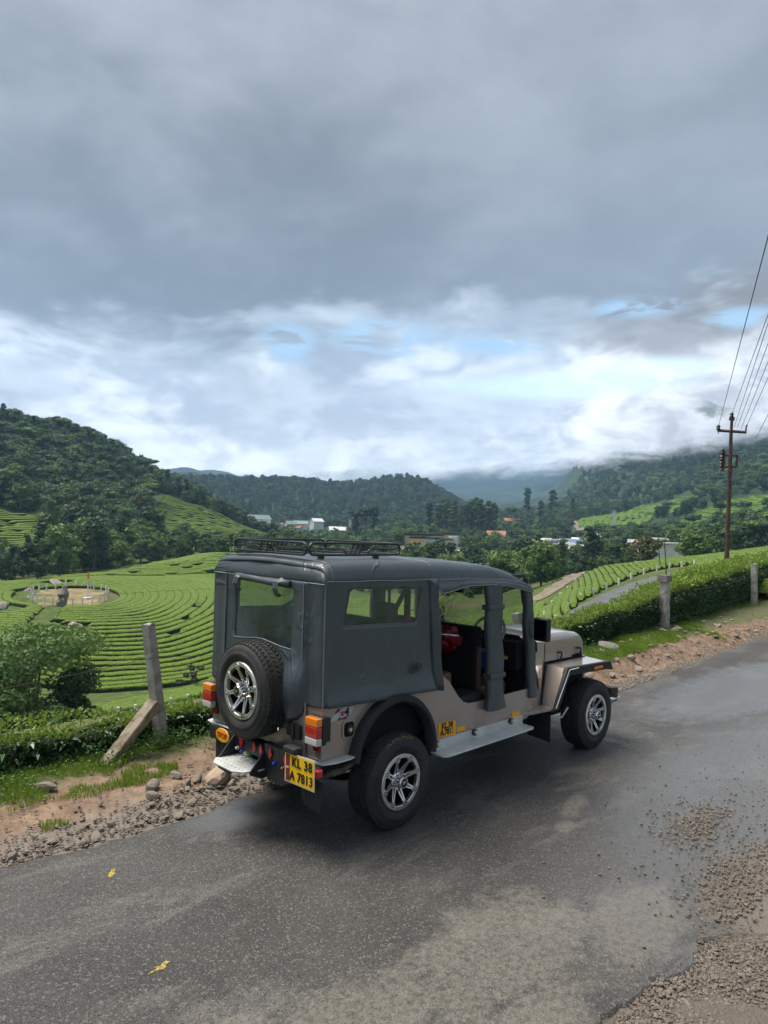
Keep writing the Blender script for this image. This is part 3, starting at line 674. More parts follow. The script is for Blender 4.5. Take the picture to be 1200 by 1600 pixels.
# ---------------------------------------------------------------- trees
def crown_mesh(name, seed, h=9., w=6., lobes=12, leaves=420, size=.55, lo=.32, kind='round', core=True, trunk=True, tr=.16):
    """leaf-clump crown built from many small faces laid over overlapping lobes, plus a tapered trunk with limbs (2nd material)"""
    rs = np.random.default_rng(seed); V, F_, MI = [], [], []
    cs = []
    for i in range(lobes):
        f = (i+.5)/lobes; a = i*2.4+rs.random()*1.2
        if kind == 'round': zc = h*(lo+(.86-lo)*f); rad = w*.5*(1-.55*abs(f-.4)**1.3*2)*(.35+.5*rs.random())
        elif kind == 'umbrella': zc = h*(.72+.2*rs.random()); rad = w*.5*(.25+.65*rs.random())
        elif kind == 'tall': zc = h*(lo+(.94-lo)*f); rad = w*.5*(.15+.55*rs.random())*(1.15-f*.7)
        else: zc = h*(lo+(.9-lo)*f); rad = w*.5*(.2+.7*rs.random())
        r_ = w*(.17+.13*rs.random())*(1 if kind != 'tall' else .8)
        cs.append((math.cos(a)*rad, math.sin(a)*rad, zc, r_, r_*(.62 if kind != 'umbrella' else .32)))
    cs.append((0, 0, h*(.88 if kind != 'umbrella' else .9), w*.2, w*.15))
    vv, ff = [], []
    wts = np.array([c[3]**2 for c in cs]); wts /= wts.sum()
    n = leaves; pick = rs.choice(len(cs), n, p=wts); C = np.array(cs)[pick]
    dirs = rs.normal(size=(n, 3)); dirs[:, 2] = dirs[:, 2]*.9+.25; dirs /= np.linalg.norm(dirs, axis=1)[:, None]
    rad = .72+.42*rs.random(n)
    P = C[:, :3]+dirs*np.stack([C[:, 3], C[:, 3], C[:, 4]], 1)*rad[:, None]
    nr = dirs+rs.normal(size=(n, 3))*.45; nr /= np.linalg.norm(nr, axis=1)[:, None]
    t1 = np.cross(nr, rs.normal(size=(n, 3))); t1 /= np.linalg.norm(t1, axis=1)[:, None]; t2 = np.cross(nr, t1)
    s1 = size*(.6+.8*rs.random(n))[:, None]; s2 = s1*(.45+.5*rs.random(n))[:, None]
    Q = np.stack([P-t1*s1, P-t2*s2*.8+t1*s1*.1, P+t1*s1, P+t2*s2], 1)
    V = Q.reshape(-1, 3); F_ = np.arange(4*n).reshape(n, 4)
    verts = [tuple(v) for v in V]; faces = [tuple(f) for f in F_.tolist()]; mi = [0]*len(faces)
    if core:          # dark inner mass so the crown is not see-through everywhere
        for c in cs:
            o = len(verts); k = 6
            for (zz, q) in ((-.7, .45), (0, .74), (.7, .45)):
                for j in range(k): t = 6.283*j/k+zz; verts.append((c[0]+c[3]*q*math.cos(t), c[1]+c[3]*q*math.sin(t), c[2]+c[4]*zz*.85))
            for i in range(2):
                for j in range(k): faces.append((o+i*k+j, o+i*k+(j+1) % k, o+(i+1)*k+(j+1) % k, o+(i+1)*k+j)); mi.append(0)
            faces.append(tuple(o+2*k+j for j in range(k))); mi.append(0)
    crown = (verts, faces)
    tv, tf = [], []
    if trunk:
        def limb(a, b, r0, r1, k=6):
            a, b = Vector(a), Vector(b); mid = (a+b)/2+Vector((rs.normal()*.06*h/4, rs.normal()*.06*h/4, 0)); o = len(tv)
            m = MB(); m.tube([a, mid, b], [r0, (r0+r1)/2, r1], k, cap=False); tv.extend(m.v); tf.extend([tuple(i+o for i in f) for f in m.f])
        top = h*(.62 if kind != 'tall' else .9); limb((0, 0, -h*.06), (rs.normal()*.2, rs.normal()*.2, top), tr*h/9*1.3, tr*h/9*.5, 7)
        for c in cs[::max(1, len(cs)//7)]:
            limb((0, 0, min(c[2]*.72, top*.95)), (c[0]*.85, c[1]*.85, c[2]), tr*h/9*.5, tr*h/9*.15, 5)
    return crown, (tv, tf)
def to_mesh(name, parts, mats):
    vs, fs, mi = [], [], []
    for k, (v, f) in enumerate(parts):
        o = len(vs); vs += list(v); fs += [tuple(i+o for i in q) for q in f]; mi += [k]*len(f)
    me = bpy.data.meshes.new(name); me.from_pydata(vs, [], fs); me.polygons.foreach_set('material_index', mi)
    me.polygons.foreach_set('use_smooth', [k > 0 for k in mi])
    for m in mats: me.materials.append(m)
    me.update(); return me
M_bark = simple_noise_mat('bark', (.07, .055, .042), (.16, .135, .11), 4, .9, .6, 14, .04, .1)
L_deep = leaf_mat('leaf_deep', (.018, .044, .021), (.042, .086, .038), (.090, .148, .056), scale=.25, fine=1.5, rnd=.5, rough=.6)
L_mid = leaf_mat('leaf_mid', (.032, .070, .020), (.076, .140, .038), (.150, .230, .062), scale=.25, fine=1.5, rnd=.5, rough=.6)
L_light = leaf_mat('leaf_light', (.040, .085, .020), (.090, .165, .038), (.165, .250, .065), scale=.25, fine=1.5, rnd=.5, rough=.6)
L_olive = leaf_mat('leaf_olive', (.045, .055, .022), (.085, .095, .038), (.14, .14, .065), scale=.25, fine=1.5, rnd=.4, rough=.7)
L_rust = leaf_mat('leaf_rust', (.06, .035, .02), (.12, .065, .035), (.18, .10, .05), scale=.25, fine=1.5, rnd=.3, rough=.7)
PROTO = []      # (mesh, kind)
specs = [('round', 8.5, 7, 15), ('round', 10, 7.5, 15), ('round', 7.5, 7, 12), ('loose', 9.5, 6, 12), ('tall', 12.5, 4.6, 13), ('umbrella', 10.5, 8, 10), ('loose', 8, 6.5, 10), ('tall', 14, 4.2, 13)]
for i, (k, h, w, lb) in enumerate(specs):
    for mm in (L_deep, L_mid, L_light):
        c, t = crown_mesh('tree', 50+i, h, w, lb, 760, .36, .16 if k != 'tall' else .42, k)
        PROTO.append((to_mesh('tree', [c, t], [mm, M_bark]), k, mm.name, (c, t), h))
olive_c = crown_mesh('tree', 77, 9, 7, 12, 420, .5, .35, 'loose'); rust_c = crown_mesh('tree', 78, 8.5, 6.5, 11, 420, .5, .35, 'round')
PROTO_OL = to_mesh('tree', olive_c, [L_olive, M_bark]); PROTO_RU = to_mesh('tree', rust_c, [L_rust, M_bark])
LOOK = {'round': 'rounded', 'loose': 'loose-crowned', 'tall': 'tall slender', 'umbrella': 'flat-topped', 'leaf_deep': 'dark green', 'leaf_mid': 'mid-green', 'leaf_light': 'light green'}
def look(p): return LOOK[p[2]]+' '+LOOK[p[1]]+' tree'
def pick(kinds, lv): return [p for p in PROTO if p[1] in kinds and p[2] in lv]
def in_poly(x, y, poly):
    c = False; n = len(poly); j = n-1
    for i in range(n):
        xi, yi = poly[i]; xj, yj = poly[j]
        if (yi > y) != (yj > y) and x < (xj-xi)*(y-yi)/(yj-yi)+xi: c = not c
        j = i
    return c
def scatter(poly, spacing, jit=.9, seed=1, keep=None):
    """jittered points (u, d, x, y) inside a region given as (viewing column, distance) corners"""
    W = [ud(*p) for p in poly]; xs = [p[0] for p in W]; ys = [p[1] for p in W]; rs = random.Random(seed); out = []
    n = int((max(xs)-min(xs))/spacing)+1; m = int((max(ys)-min(ys))/spacing)+1
    for i in range(n):
        for j in range(m):
            x = min(xs)+(i+.5+rs.uniform(-.5, .5)*jit)*spacing; y = min(ys)+(j+.5+rs.uniform(-.5, .5)*jit)*spacing
            dx, dy = x-CAM[0], y-CAM[1]; d = math.hypot(dx, dy); a = _ang0-math.atan2(dy, dx)
            if abs(a) > 1.2: continue
            u = 600+FPX*math.tan(a)
            if in_poly(u, d, poly) and (keep is None or keep(u, d, rs)): out.append((u, d, x, y))
    return out
N_TREE = [0]
def tree_at(x, y, me, s, label, group, name='tree', dz=-.2):
    o = bpy.data.objects.new(name, me); COL.objects.link(o); o.location = (x, y, T(x, y)+dz)
    o.scale = (s*random.uniform(.88, 1.12), s*random.uniform(.88, 1.12), s*random.uniform(.88, 1.15)); o.rotation_euler = (random.gauss(0, .03), random.gauss(0, .03), random.uniform(0, 6.28))
    N_TREE[0] += 1; return tag(o, label, 'tree', group)
def tree_parts(x, y, spec, s, label, group=None, leaf=None, seed=0, leaves=1600, size=.22, name='tree', rz=0, core=True, lo=None):
    """a nearer tree: empty > trunk, crown"""
    k, h, w, lb = spec; c, t = crown_mesh('t', seed, h, w, lb, leaves, size, lo if lo is not None else .2 if k != 'tall' else .5, k, core=core)
    z = T(x, y)-.15; e = empty(name, (x, y, z), label, 'tree', group); e.rotation_euler.z = rz; e.scale = (s, s, s)
    for nm, q, m in (('crown', c, leaf), ('trunk', t, M_bark)):
        me = to_mesh(nm, [q], [m]); me.polygons.foreach_set('use_smooth', [nm == 'trunk']*len(me.polygons)); o = bpy.data.objects.new(nm, me); COL.objects.link(o); o.parent = e
    N_TREE[0] += 1; return e
# regions that stay open (tea, fields, roads) on the slopes, in (column, distance)
OPEN = [[(-200, 203), (100, 203), (112, 236), (60, 266), (-200, 276)], [(222, 232), (330, 224), (450, 250), (450, 340), (330, 352), (250, 352)],
        [(625, 280), (768, 280), (768, 335), (625, 335)], [(955, 310), (1045, 310), (1045, 350), (955, 350)], [(620, 262), (770, 262), (770, 300), (620, 300)], [(900, 445), (1010, 440), (1025, 505), (990, 570), (900, 560)],
        [(1050, 395), (1150, 360), (1300, 335), (1300, 425), (1140, 478), (1062, 476)], [(955, 555), (1065, 515), (1110, 605), (1000, 645)],
        [(635, 335), (720, 345), (720, 375), (635, 365)], [(880, 395), (1010, 395), (1010, 445), (880, 450)], [(990, 134), (1110, 134), (1110, 175), (990, 175)]]
OPEN += [[(1004, 190), (1060, 190), (1060, 225), (1004, 225)]]
def village(u, d, rs): return not (832 < u < 932 and 205 < d < 335) or rs.random() < .26
def free(u, d): return not any(in_poly(u, d, p) for p in OPEN)

# near trees below the hedge on the left, and around the fields
tree_parts(*ud(66, 47), ('umbrella', 5.9, 6.4, 19), 1.0, 'broad layered tree with dark trunk below the hedge at the left edge', leaf=L_light, seed=5, leaves=8000, size=.115, core=False, lo=.35)
tree_parts(*ud(122, 46), ('loose', 3.9, 3.4, 14), 1.0, 'smaller round tree right of the broad one, below the hedge', leaf=L_mid, seed=6, leaves=4500, size=.10, core=False)
tree_parts(*ud(5, 42), ('loose', 4.4, 5.0, 14), 1.0, 'dense green tree cut by the left edge below the hedge', leaf=L_mid, seed=8, leaves=6000, size=.11, core=False)
tree_parts(*ud(-30, 52), ('loose', 6.0, 6.0, 12), 1.0, 'tall loose tree behind the dense one at the left edge', leaf=L_mid, seed=9, leaves=5000, size=.12, core=False)
for k in range(26):
    u, d = random.uniform(-40, 150), random.uniform(38, 44); tree_bush = tree_at(*ud(u, d), pick(['round'], ['leaf_mid', 'leaf_light'])[k % 6][0], random.uniform(.13, .24), 'low bush in the hollow under the trees on the left', 'bushes in the left hollow', 'bush'); tree_bush['category'] = 'bush'
# row of trees at the foot of the left hill
k = 0
for u, d, x, y in scatter([(-120, 146), (30, 150), (118, 158), (235, 186), (330, 196), (430, 192), (430, 240), (235, 225), (130, 200), (-120, 200)], 5.6, seed=3):
    if not free(u, d) or (u < 100 and d > 178 and random.random() < .6): continue
    p = random.choice(pick(['round', 'loose', 'tall'] if k % 9 == 0 else ['round', 'loose'], ['leaf_mid', 'leaf_deep', 'leaf_light'] if k % 4 == 0 else ['leaf_mid', 'leaf_deep'])); k += 1
    s = random.uniform(.8, 1.3) if 70 < u < 225 else random.uniform(.5, .8); tree_at(x, y, p[0], s, look(p)+' in the belt at the foot of the left hill', 'tree belt at the foot of the left hill')
def far_trees(pts, kinds, leaves, smin, smax, name, group):
    """copies too many or too far to pick apart, as one object of instances"""
    n = len(pts); V = np.array([(x, y, T(x, y)-.4) for (_, _, x, y) in pts])
    me = bpy.data.meshes.new(name); me.from_pydata([tuple(v) for v in V], [], []); protos = pick(kinds, leaves)[:12]
    def A(nm, typ, vals): a = me.attributes.new(nm, typ, 'POINT'); a.data.foreach_set('value' if typ != 'FLOAT_VECTOR' else 'vector', vals)
    A('size', 'FLOAT', (RNG.uniform(smin, smax, n)).astype(np.float32)); A('turn', 'FLOAT', RNG.uniform(0, 6.28, n).astype(np.float32)); A('pick', 'INT', RNG.integers(0, len(protos), n).astype(np.int32))
    o = link_mesh(name, me, None); tag(o, kind='stuff')
    ng = bpy.data.node_groups.new('scatter_'+name, 'GeometryNodeTree'); ng.interface.new_socket('Geometry', in_out='INPUT', socket_type='NodeSocketGeometry'); ng.interface.new_socket('Geometry', in_out='OUTPUT', socket_type='NodeSocketGeometry')
    N = ng.nodes; Lk = ng.links; gi = N.new('NodeGroupInput'); go = N.new('NodeGroupOutput'); ip = N.new('GeometryNodeInstanceOnPoints'); jn = N.new('GeometryNodeJoinGeometry')
    for p in reversed(protos):
        src = bpy.data.objects.new('tree_source', p[0]); oi = N.new('GeometryNodeObjectInfo'); oi.inputs[0].default_value = src; oi.inputs['As Instance'].default_value = True
        Lk.new(oi.outputs['Geometry'], jn.inputs[0])
    def at_(nm, typ='FLOAT'): q = N.new('GeometryNodeInputNamedAttribute'); q.data_type = typ; q.inputs[0].default_value = nm; return q.outputs[0]
    Lk.new(gi.outputs[0], ip.inputs['Points']); Lk.new(jn.outputs[0], ip.inputs['Instance']); ip.inputs['Pick Instance'].default_value = True
    Lk.new(at_('pick', 'INT'), ip.inputs['Instance Index']); Lk.new(at_('size'), ip.inputs['Scale'])
    cb = N.new('ShaderNodeCombineXYZ'); Lk.new(at_('turn'), cb.inputs[2]); Lk.new(cb.outputs[0], ip.inputs['Rotation'])
    Lk.new(ip.outputs[0], go.inputs[0]); md = o.modifiers.new('scatter', 'NODES'); md.node_group = ng; return o
# forest of the left hill: nearest and crest trees are objects, the rest one mass
def slope_keep(u, d, rs): return free(u, d) and not (u > 200 and d > 330 and d < 345)
L_ = scatter([(-140, 200), (80, 202), (225, 222), (330, 240), (420, 275), (445, 330), (400, 400), (300, 430), (100, 450), (-140, 450)], 4.9, seed=4, keep=slope_keep)
L_.sort(key=lambda p: p[1]); lf, crest = [], []
for p in L_:
    if 355 < p[1] < 402 and -40 < p[0] < 330 and random.random() < .32 and len(crest) < 34: crest.append(p)
    else: lf.append(p)
vis = [p for p in lf if -20 < p[0] < 430][:70]; vs_ = set(vis); lf = [p for p in lf if p not in vs_]
for p in vis:
    q = random.choice(pick(['round', 'loose', 'umbrella', 'round', 'round'], ['leaf_deep', 'leaf_mid'])); me = PROTO_RU if random.random() < .02 else PROTO_OL if random.random() < .06 else q[0]
    tree_at(p[2], p[3], me, random.uniform(.8, 1.25), ('rust-tinged tree' if me is PROTO_RU else 'olive-grey tree' if me is PROTO_OL else look(q))+' in the forest on the lower slope of the left hill', 'forest trees on the lower left slope')
for p in crest:
    q = random.choice(pick(['umbrella', 'loose', 'tall'], ['leaf_deep'])); tree_at(p[2], p[3], q[0], random.uniform(.6, .95), look(q)+' standing out along the crest of the left hill', 'trees on the crest of the left hill')
far_trees(lf, ['round', 'loose', 'umbrella'], ['leaf_deep', 'leaf_mid'], .65, 1.05, 'left_hill_forest', None)
# wooded hill across the valley
far_trees(scatter([(240, 560), (430, 640), (560, 640), (640, 560), (760, 500), (820, 620), (850, 900), (760, 1060), (250, 1060)], 9.5, seed=5, keep=lambda u, d, rs: free(u, d) and not (390 < u < 450 and 590 < d < 640)), ['round', 'loose'], ['leaf_deep'], .75, 1.1, 'valley_hill_forest', None)
# right mountain
far_trees(scatter([(830, 640), (905, 580), (1000, 510), (1060, 480), (1140, 300), (1330, 180), (1330, 1250), (1050, 1250), (900, 1200), (840, 900)], 9.8, seed=6,
    keep=lambda u, d, rs: free(u, d) and rs.random() < (1.0 if d < 560 else .9 if (u+d*.3) % 90 < 55 else .6)), ['round', 'loose', 'umbrella'], ['leaf_deep', 'leaf_mid'], .65, 1.15, 'right_mountain_forest', None)
far_trees(scatter([(1010, 190), (1120, 168), (1330, 150), (1330, 185), (1140, 300), (1050, 395), (1000, 400), (930, 380), (960, 260)], 6.8, seed=16, keep=lambda u, d, rs: free(u, d)), ['round', 'loose', 'umbrella'], ['leaf_deep', 'leaf_mid'], .6, .95, 'right_slope_forest', None)
# valley floor
VL = scatter([(430, 195), (560, 150), (700, 135), (860, 150), (950, 165), (1010, 200), (950, 300), (930, 395), (900, 440), (880, 620), (760, 560), (640, 560), (430, 560), (400, 330)], 7.2, seed=7,
    keep=lambda u, d, rs: free(u, d) and rs.random() < (.85 if d < 330 else .9) and village(u, d, rs))
VL.sort(key=lambda p: p[1]); nearv = VL[:66]
for i, p in enumerate(nearv):
    q = random.choice(pick(['round', 'loose', 'tall'] if i % 5 == 0 else ['round', 'loose'], ['leaf_mid', 'leaf_light', 'leaf_deep'])); me = PROTO_RU if random.random() < .02 else PROTO_OL if random.random() < .06 else q[0]
    tree_at(p[2], p[3], me, random.uniform(.5, .85), ('rust-tinged tree' if me is PROTO_RU else 'olive-grey tree' if me is PROTO_OL else look(q))+' on the near valley floor below the village', 'trees on the near valley floor')
far_trees(scatter([(420, 190), (560, 150), (700, 132), (860, 134), (950, 150), (1010, 200), (1000, 300), (930, 395), (880, 480), (430, 480)], 3.6, seed=27, keep=lambda u, d, rs: free(u, d) and rs.random() < .8 and village(u, d, rs)), ['round', 'loose'], ['leaf_mid', 'leaf_light', 'leaf_deep'], .16, .42, 'undergrowth', None)
far_trees(VL[66:], ['round', 'loose', 'umbrella'], ['leaf_mid', 'leaf_deep', 'leaf_light'], .5, .9, 'valley_trees', None)
# grove of tall trees on the spur and a few single ones
for i in range(34):
    u = random.uniform(685, 775); d = random.uniform(430, 500); q = random.choice(pick(['tall'], ['leaf_deep']))
    tree_at(*ud(u, d), q[0], random.uniform(1.2, 1.75), 'tall slender dark tree in the grove on the valley spur', 'tall grove on the valley spur')
for u, d, s in ((556, 420, 1.7), (572, 415, 1.9), (585, 425, 1.6), (672, 405, 1.5), (822, 620, 2.4), (862, 600, 2.1), (800, 560, 1.4), (845, 540, 1.6), (895, 560, 1.3)):
    tree_at(*ud(u, d), random.choice(pick(['tall', 'umbrella'], ['leaf_deep']))[0], s, 'tall single tree rising over the valley woods', 'tall single trees over the valley woods')
tree_parts(*ud(848, 122), ('round', 7.5, 7.5, 13), 1, 'bright green bushy tree just right of the canvas roof front', leaf=L_light, seed=21, leaves=2200, size=.28)
tree_parts(*ud(826, 150), ('round', 9.5, 8, 13), 1, 'dark full tree behind the bright one beside the roof front', leaf=L_deep, seed=22, leaves=2000, size=.3)
tree_parts(*ud(790, 140), ('loose', 8, 7, 12), 1, 'green spreading tree above the canvas roof front', leaf=L_mid, seed=23, leaves=1800, size=.3)
tree_parts(*ud(1010, 126), ('loose', 5, 5.5, 9), 1, 'olive thin-leaved tree behind the right tea slope near the slim poles', leaf=L_olive, seed=24, leaves=900, size=.25)
tree_parts(*ud(1096, 134), ('round', 5, 7.5, 10), 1, 'light green bushy tree at the top edge of the right tea slope', leaf=L_light, seed=25, leaves=1500, size=.3)
tree_parts(*ud(872, 128), ('loose', 4.5, 3.6, 7), 1, 'thin pale tree at the head of the lower dirt path', leaf=L_olive, seed=26, leaves=260, size=.22)
tree_parts(*ud(307, 73), ('loose', 2.6, 2.6, 6), 1, 'small almost bare tree on the scrub bank left of the vehicle', leaf=L_olive, seed=27, leaves=90, size=.10)
print('trees', N_TREE[0])
# ---------------------------------------------------------------- road, verge, shoulder
def y_left(x): return np.interp(x, [-14, -1.65, -.8, .38, 3, 6.4, 10, 14.4, 22, 60], [1.35, 1.30, 1.20, 1.27, 1.15, 1.08, 1.24, 1.5, 1.9, 4.2])+.035*(vnoise(x, x*0, 2.2, 31)-.5)*2+.03*(vnoise(x, x*0, 7., 32)-.5)*2
def y_right(x): return np.interp(x, [-14, -.2, .6, 1.15, 1.45, 1.9, 6, 14, 60], [-2.1, -2.17, -2.24, -2.27, -2.52, -2.9, -3.1, -3.0, -1.0])+.04*(vnoise(x, x*0, 3.2, 33)-.5)*2+.035*(vnoise(x, x*0, 11., 34)-.5)*2+.03*(vnoise(x, x*0, 31., 35)-.5)*2
def road_mesh():
    x = np.concatenate([np.arange(-14, -3, .3), np.arange(-3, 9, .045), np.arange(9, 60, .35)]); n = len(x)
    t = np.concatenate([[0, 0], np.linspace(0, 1, 60), [1, 1]]); m = len(t)
    yl, yr = y_left(x), y_right(x); Y = yr[:, None]+(yl-yr)[:, None]*t[None, :]; X = np.repeat(x[:, None], m, 1)
    Z = .012*fbm(X, Y, .8, 36)*2+.004*fbm(X, Y, 9, 37); Z -= .02*np.clip((np.abs(t-.5)[None, :]-.47)/.03, 0, 1)
    Z[:, 0] = -.15; Z[:, -1] = -.15; Y[:, 0] -= .03; Y[:, -1] += .03
    idx = np.arange(n*m).reshape(n, m)
    return np_mesh('road', np.stack([X, Y, Z], -1).reshape(-1, 3), np.stack([idx[:-1, :-1], idx[1:, :-1], idx[1:, 1:], idx[:-1, 1:]], -1).reshape(-1, 4), True)
def blob(g, v, cx, cy, rx, ry, ang=0, soft=.35, nz=None, amp=.5):
    p = g.mapping(g.vmath('SUBTRACT', v, (cx, cy, 0)), rot=(0, 0, -ang)); p = g.vmath('MULTIPLY', p, (1/rx, 1/ry, 0.)); l = g.vmath('LENGTH', p)
    if nz is not None: l = g.math('ADD', l, g.math('MULTIPLY', g.math('SUBTRACT', nz, .5), amp*2))
    return g.ss(l, 1-soft, 1+soft, 1., 0.)
def asphalt_fn(g, b):
    v = g.node('ShaderNodeNewGeometry').outputs['Position']; st = g.vmath('MULTIPLY', v, (.35, 1., 1.))
    n1 = g.noise(v, .9, 6, .65); n2 = g.noise(st, 2.6, 6, .7, .4); n3 = g.noise(v, 24, 4, .75); agg = g.voronoi(v, 95.); aggc = g.voronoi(v, 95., out='Color'); agg2 = g.voronoi(v, 210., out='Color')
    base = g.mix(g.ss(n1, .35, .65), (.036, .0345, .033), (.062, .0585, .055))
    base = g.mix(g.ss(n2, .50, .66, 0., .75), base, (.118, .113, .102))
    sp = g.sep(aggc)[0]; base = g.mix(g.ss(sp, .80, 1., 0., .55), base, (.19, .18, .165)); base = g.mix(g.ss(sp, .2, .0, 0., .7), base, (.018, .018, .02))
    base = g.mix(g.ss(g.sep(agg2)[1], .6, 1., 0., .22), base, (.17, .165, .155))
    dn = g.noise(v, 4.5, 9, .78, .3); dust = (.180, .166, .140)
    m = blob(g, v, .05, -1.5, .75, .36, .1, .25, dn, 1.3)
    for q in ((.85, -1.9, .55, .22, .2), (-1.1, -1.45, .75, .30, 0), (-.5, -2.0, .6, .2, .1), (2.1, -.75, .30, .08, .3), (1.75, -.9, .12, .07, .3), (-1.7, -1.2, .5, .3, 0)):
        m = g.math('MAXIMUM', m, blob(g, v, *q, .25, dn, 1.3))
    fine = g.ss(n3, .34, .62, .25, 1.); base = g.mix(g.math('MULTIPLY', g.math('MULTIPLY', m, .66), fine), base, dust)
    # silt and a thin film of water where the road spreads to the right
    w = g.math('MAXIMUM', blob(g, v, 4.8, -1.9, 3.8, 1.25, 0, .35, n1, .5), blob(g, v, 8.8, -.2, 3.4, .85, -.06, .25, dn, .5))
    w = g.math('MAXIMUM', w, blob(g, v, -.1, .98, .35, .22, 0, .5, dn, .6)); w = g.math('MAXIMUM', w, blob(g, v, 14., -.8, 3.5, 1.1, 0, .3, dn, .6))
    base = g.mix(g.math('MULTIPLY', w, .6), base, (.125, .124, .124))
    silt = blob(g, v, 1.75, -2.35, .7, .32, .2, .5, dn, .9); base = g.mix(g.math('MULTIPLY', silt, .7), base, (.17, .14, .11))
    g.put(b.inputs['Base Color'], base)
    r = g.math('SUBTRACT', g.math('ADD', .62, g.math('MULTIPLY', m, .25)), g.math('MULTIPLY', w, .42)); r = g.math('SUBTRACT', r, g.math('MULTIPLY', g.ss(n1, .5, .7), .12))
    g.put(b.inputs['Roughness'], r)
    h = g.math('ADD', g.math('MULTIPLY', g.ss(agg, 0., .5, 1., 0.), g.math('SUBTRACT', 1., g.math('MULTIPLY', w, .75))), g.math('MULTIPLY', n3, .5))
    g.put(b.inputs['Normal'], g.bump(h, .75, .006))
M_road = pmat('asphalt', asphalt_fn, .6, 0, .35)
tag(link_mesh('road', road_mesh(), M_road), kind='structure')

def verge_mesh():
    x = np.concatenate([np.arange(-28, -5, .5), np.arange(-5, 17, .05), np.arange(17, 60, .4)]); y = np.concatenate([np.arange(1.0, 3.4, .05), np.arange(3.4, 4.7, .15)])
    X, Y = np.meshgrid(x, y, indexing='ij'); Y = Y+(np.interp(X, [0, 17, 25, 40, 60], [0, .3, .8, 1.8, 3.2]))*(Y-1)/3.2
    Z = near_z(X, Y)-.02+.03*fbm(X, Y, 6., 41)*np.clip((Y-1.35)/.2, 0, 1)+.015*fbm(X, Y, 18., 43)*np.clip((Y-1.3)/.1, 0, 1)
    Z -= np.clip((y_left(X)-Y)/.1, 0, 1)*.06
    n, m = X.shape; idx = np.arange(n*m).reshape(n, m)
    return np_mesh('verge', np.stack([X, Y, Z], -1).reshape(-1, 3), np.stack([idx[:-1, :-1], idx[1:, :-1], idx[1:, 1:], idx[:-1, 1:]], -1).reshape(-1, 4), True)
def verge_fn(g, b):
    v = g.node('ShaderNodeNewGeometry').outputs['Position']; x, y, z = g.sep(v)
    n1 = g.noise(v, 1.1, 5, .65); n2 = g.noise(v, 5., 6, .7); n3 = g.noise(v, 26, 4, .7)
    soil = g.mix(g.ss(n2, .3, .7), (.125, .082, .054), (.275, .188, .128)); soil = g.mix(g.ss(n1, .54, .72, 0., .65), soil, (.235, .115, .066))
    soil = g.mix(g.ss(n3, .5, .75, 0., .4), soil, (.34, .25, .18))
    grit = g.mix(n2, (.10, .082, .068), (.26, .22, .18)); yy = g.math('ADD', y, g.math('MULTIPLY', g.math('SUBTRACT', n1, .5), .9))
    c = g.mix(g.ss(yy, 1.55, 1.85), grit, soil)
    moss = g.mix(n3, (.045, .065, .018), (.10, .125, .035)); c = g.mix(g.ss(yy, 2.25, 2.6, 0., .85), c, moss)
    g.put(b.inputs['Base Color'], c); g.put(b.inputs['Roughness'], g.ss(n1, .4, .6, .6, .95))
    g.put(b.inputs['Normal'], g.bump(g.math('ADD', n2, g.math('MULTIPLY', n3, .5)), .8, .03))
M_verge = pmat('verge_soil', verge_fn, .85, 0, .3)
tag(link_mesh('verge', verge_mesh(), M_verge), kind='structure')
def shoulder():
    x = np.arange(-8, 14, .06); y = np.concatenate([np.arange(-6.5, -3, .25), np.arange(-3., -1.95, .05)]); X, Y = np.meshgrid(x, y, indexing='ij')
    Z = -.045+.05*fbm(X, Y, 1.5, 51)+.03*fbm(X, Y, 7., 52)+.07*np.clip((-2.6-Y)/1.5, 0, 1)*np.clip((1.4-X)/1, 0, 1)-.12*np.clip((Y-y_right(X)-.06)/.08, 0, 1); n, m = X.shape; idx = np.arange(n*m).reshape(n, m)
    def fn(g, b):
        v = g.node('ShaderNodeNewGeometry').outputs['Position']; n1 = g.noise(v, 1.6, 5, .6); n2 = g.noise(v, 9, 5, .7); x_, y_, z_ = g.sep(v)
        c = g.mix(n2, (.075, .062, .05), (.17, .142, .115)); c = g.mix(g.ss(n1, .58, .72, 0., .35), c, (.17, .105, .068)); wet = g.ss(z_, -.035, -.06)
        c = g.mix(g.math('MULTIPLY', wet, .5), c, (.11, .09, .075)); g.put(b.inputs['Base Color'], c); g.put(b.inputs['Roughness'], g.ss(z_, -.03, -.06, .9, .22))
        g.put(b.inputs['Normal'], g.bump(g.math('ADD', n2, g.noise(v, 45, 3, .7)), .9, .03))
    tag(link_mesh('gravel_shoulder', np_mesh('gravel_shoulder', np.stack([X, Y, Z], -1).reshape(-1, 3), np.stack([idx[:-1, :-1], idx[1:, :-1], idx[1:, 1:], idx[:-1, 1:]], -1).reshape(-1, 4), True), pmat('shoulder', fn, .8)), kind='structure')
shoulder()
M_ypaint = simple_noise_mat('worn_yellow_paint', (.07, .065, .05), (.50, .38, .07), 70, .8, 0)
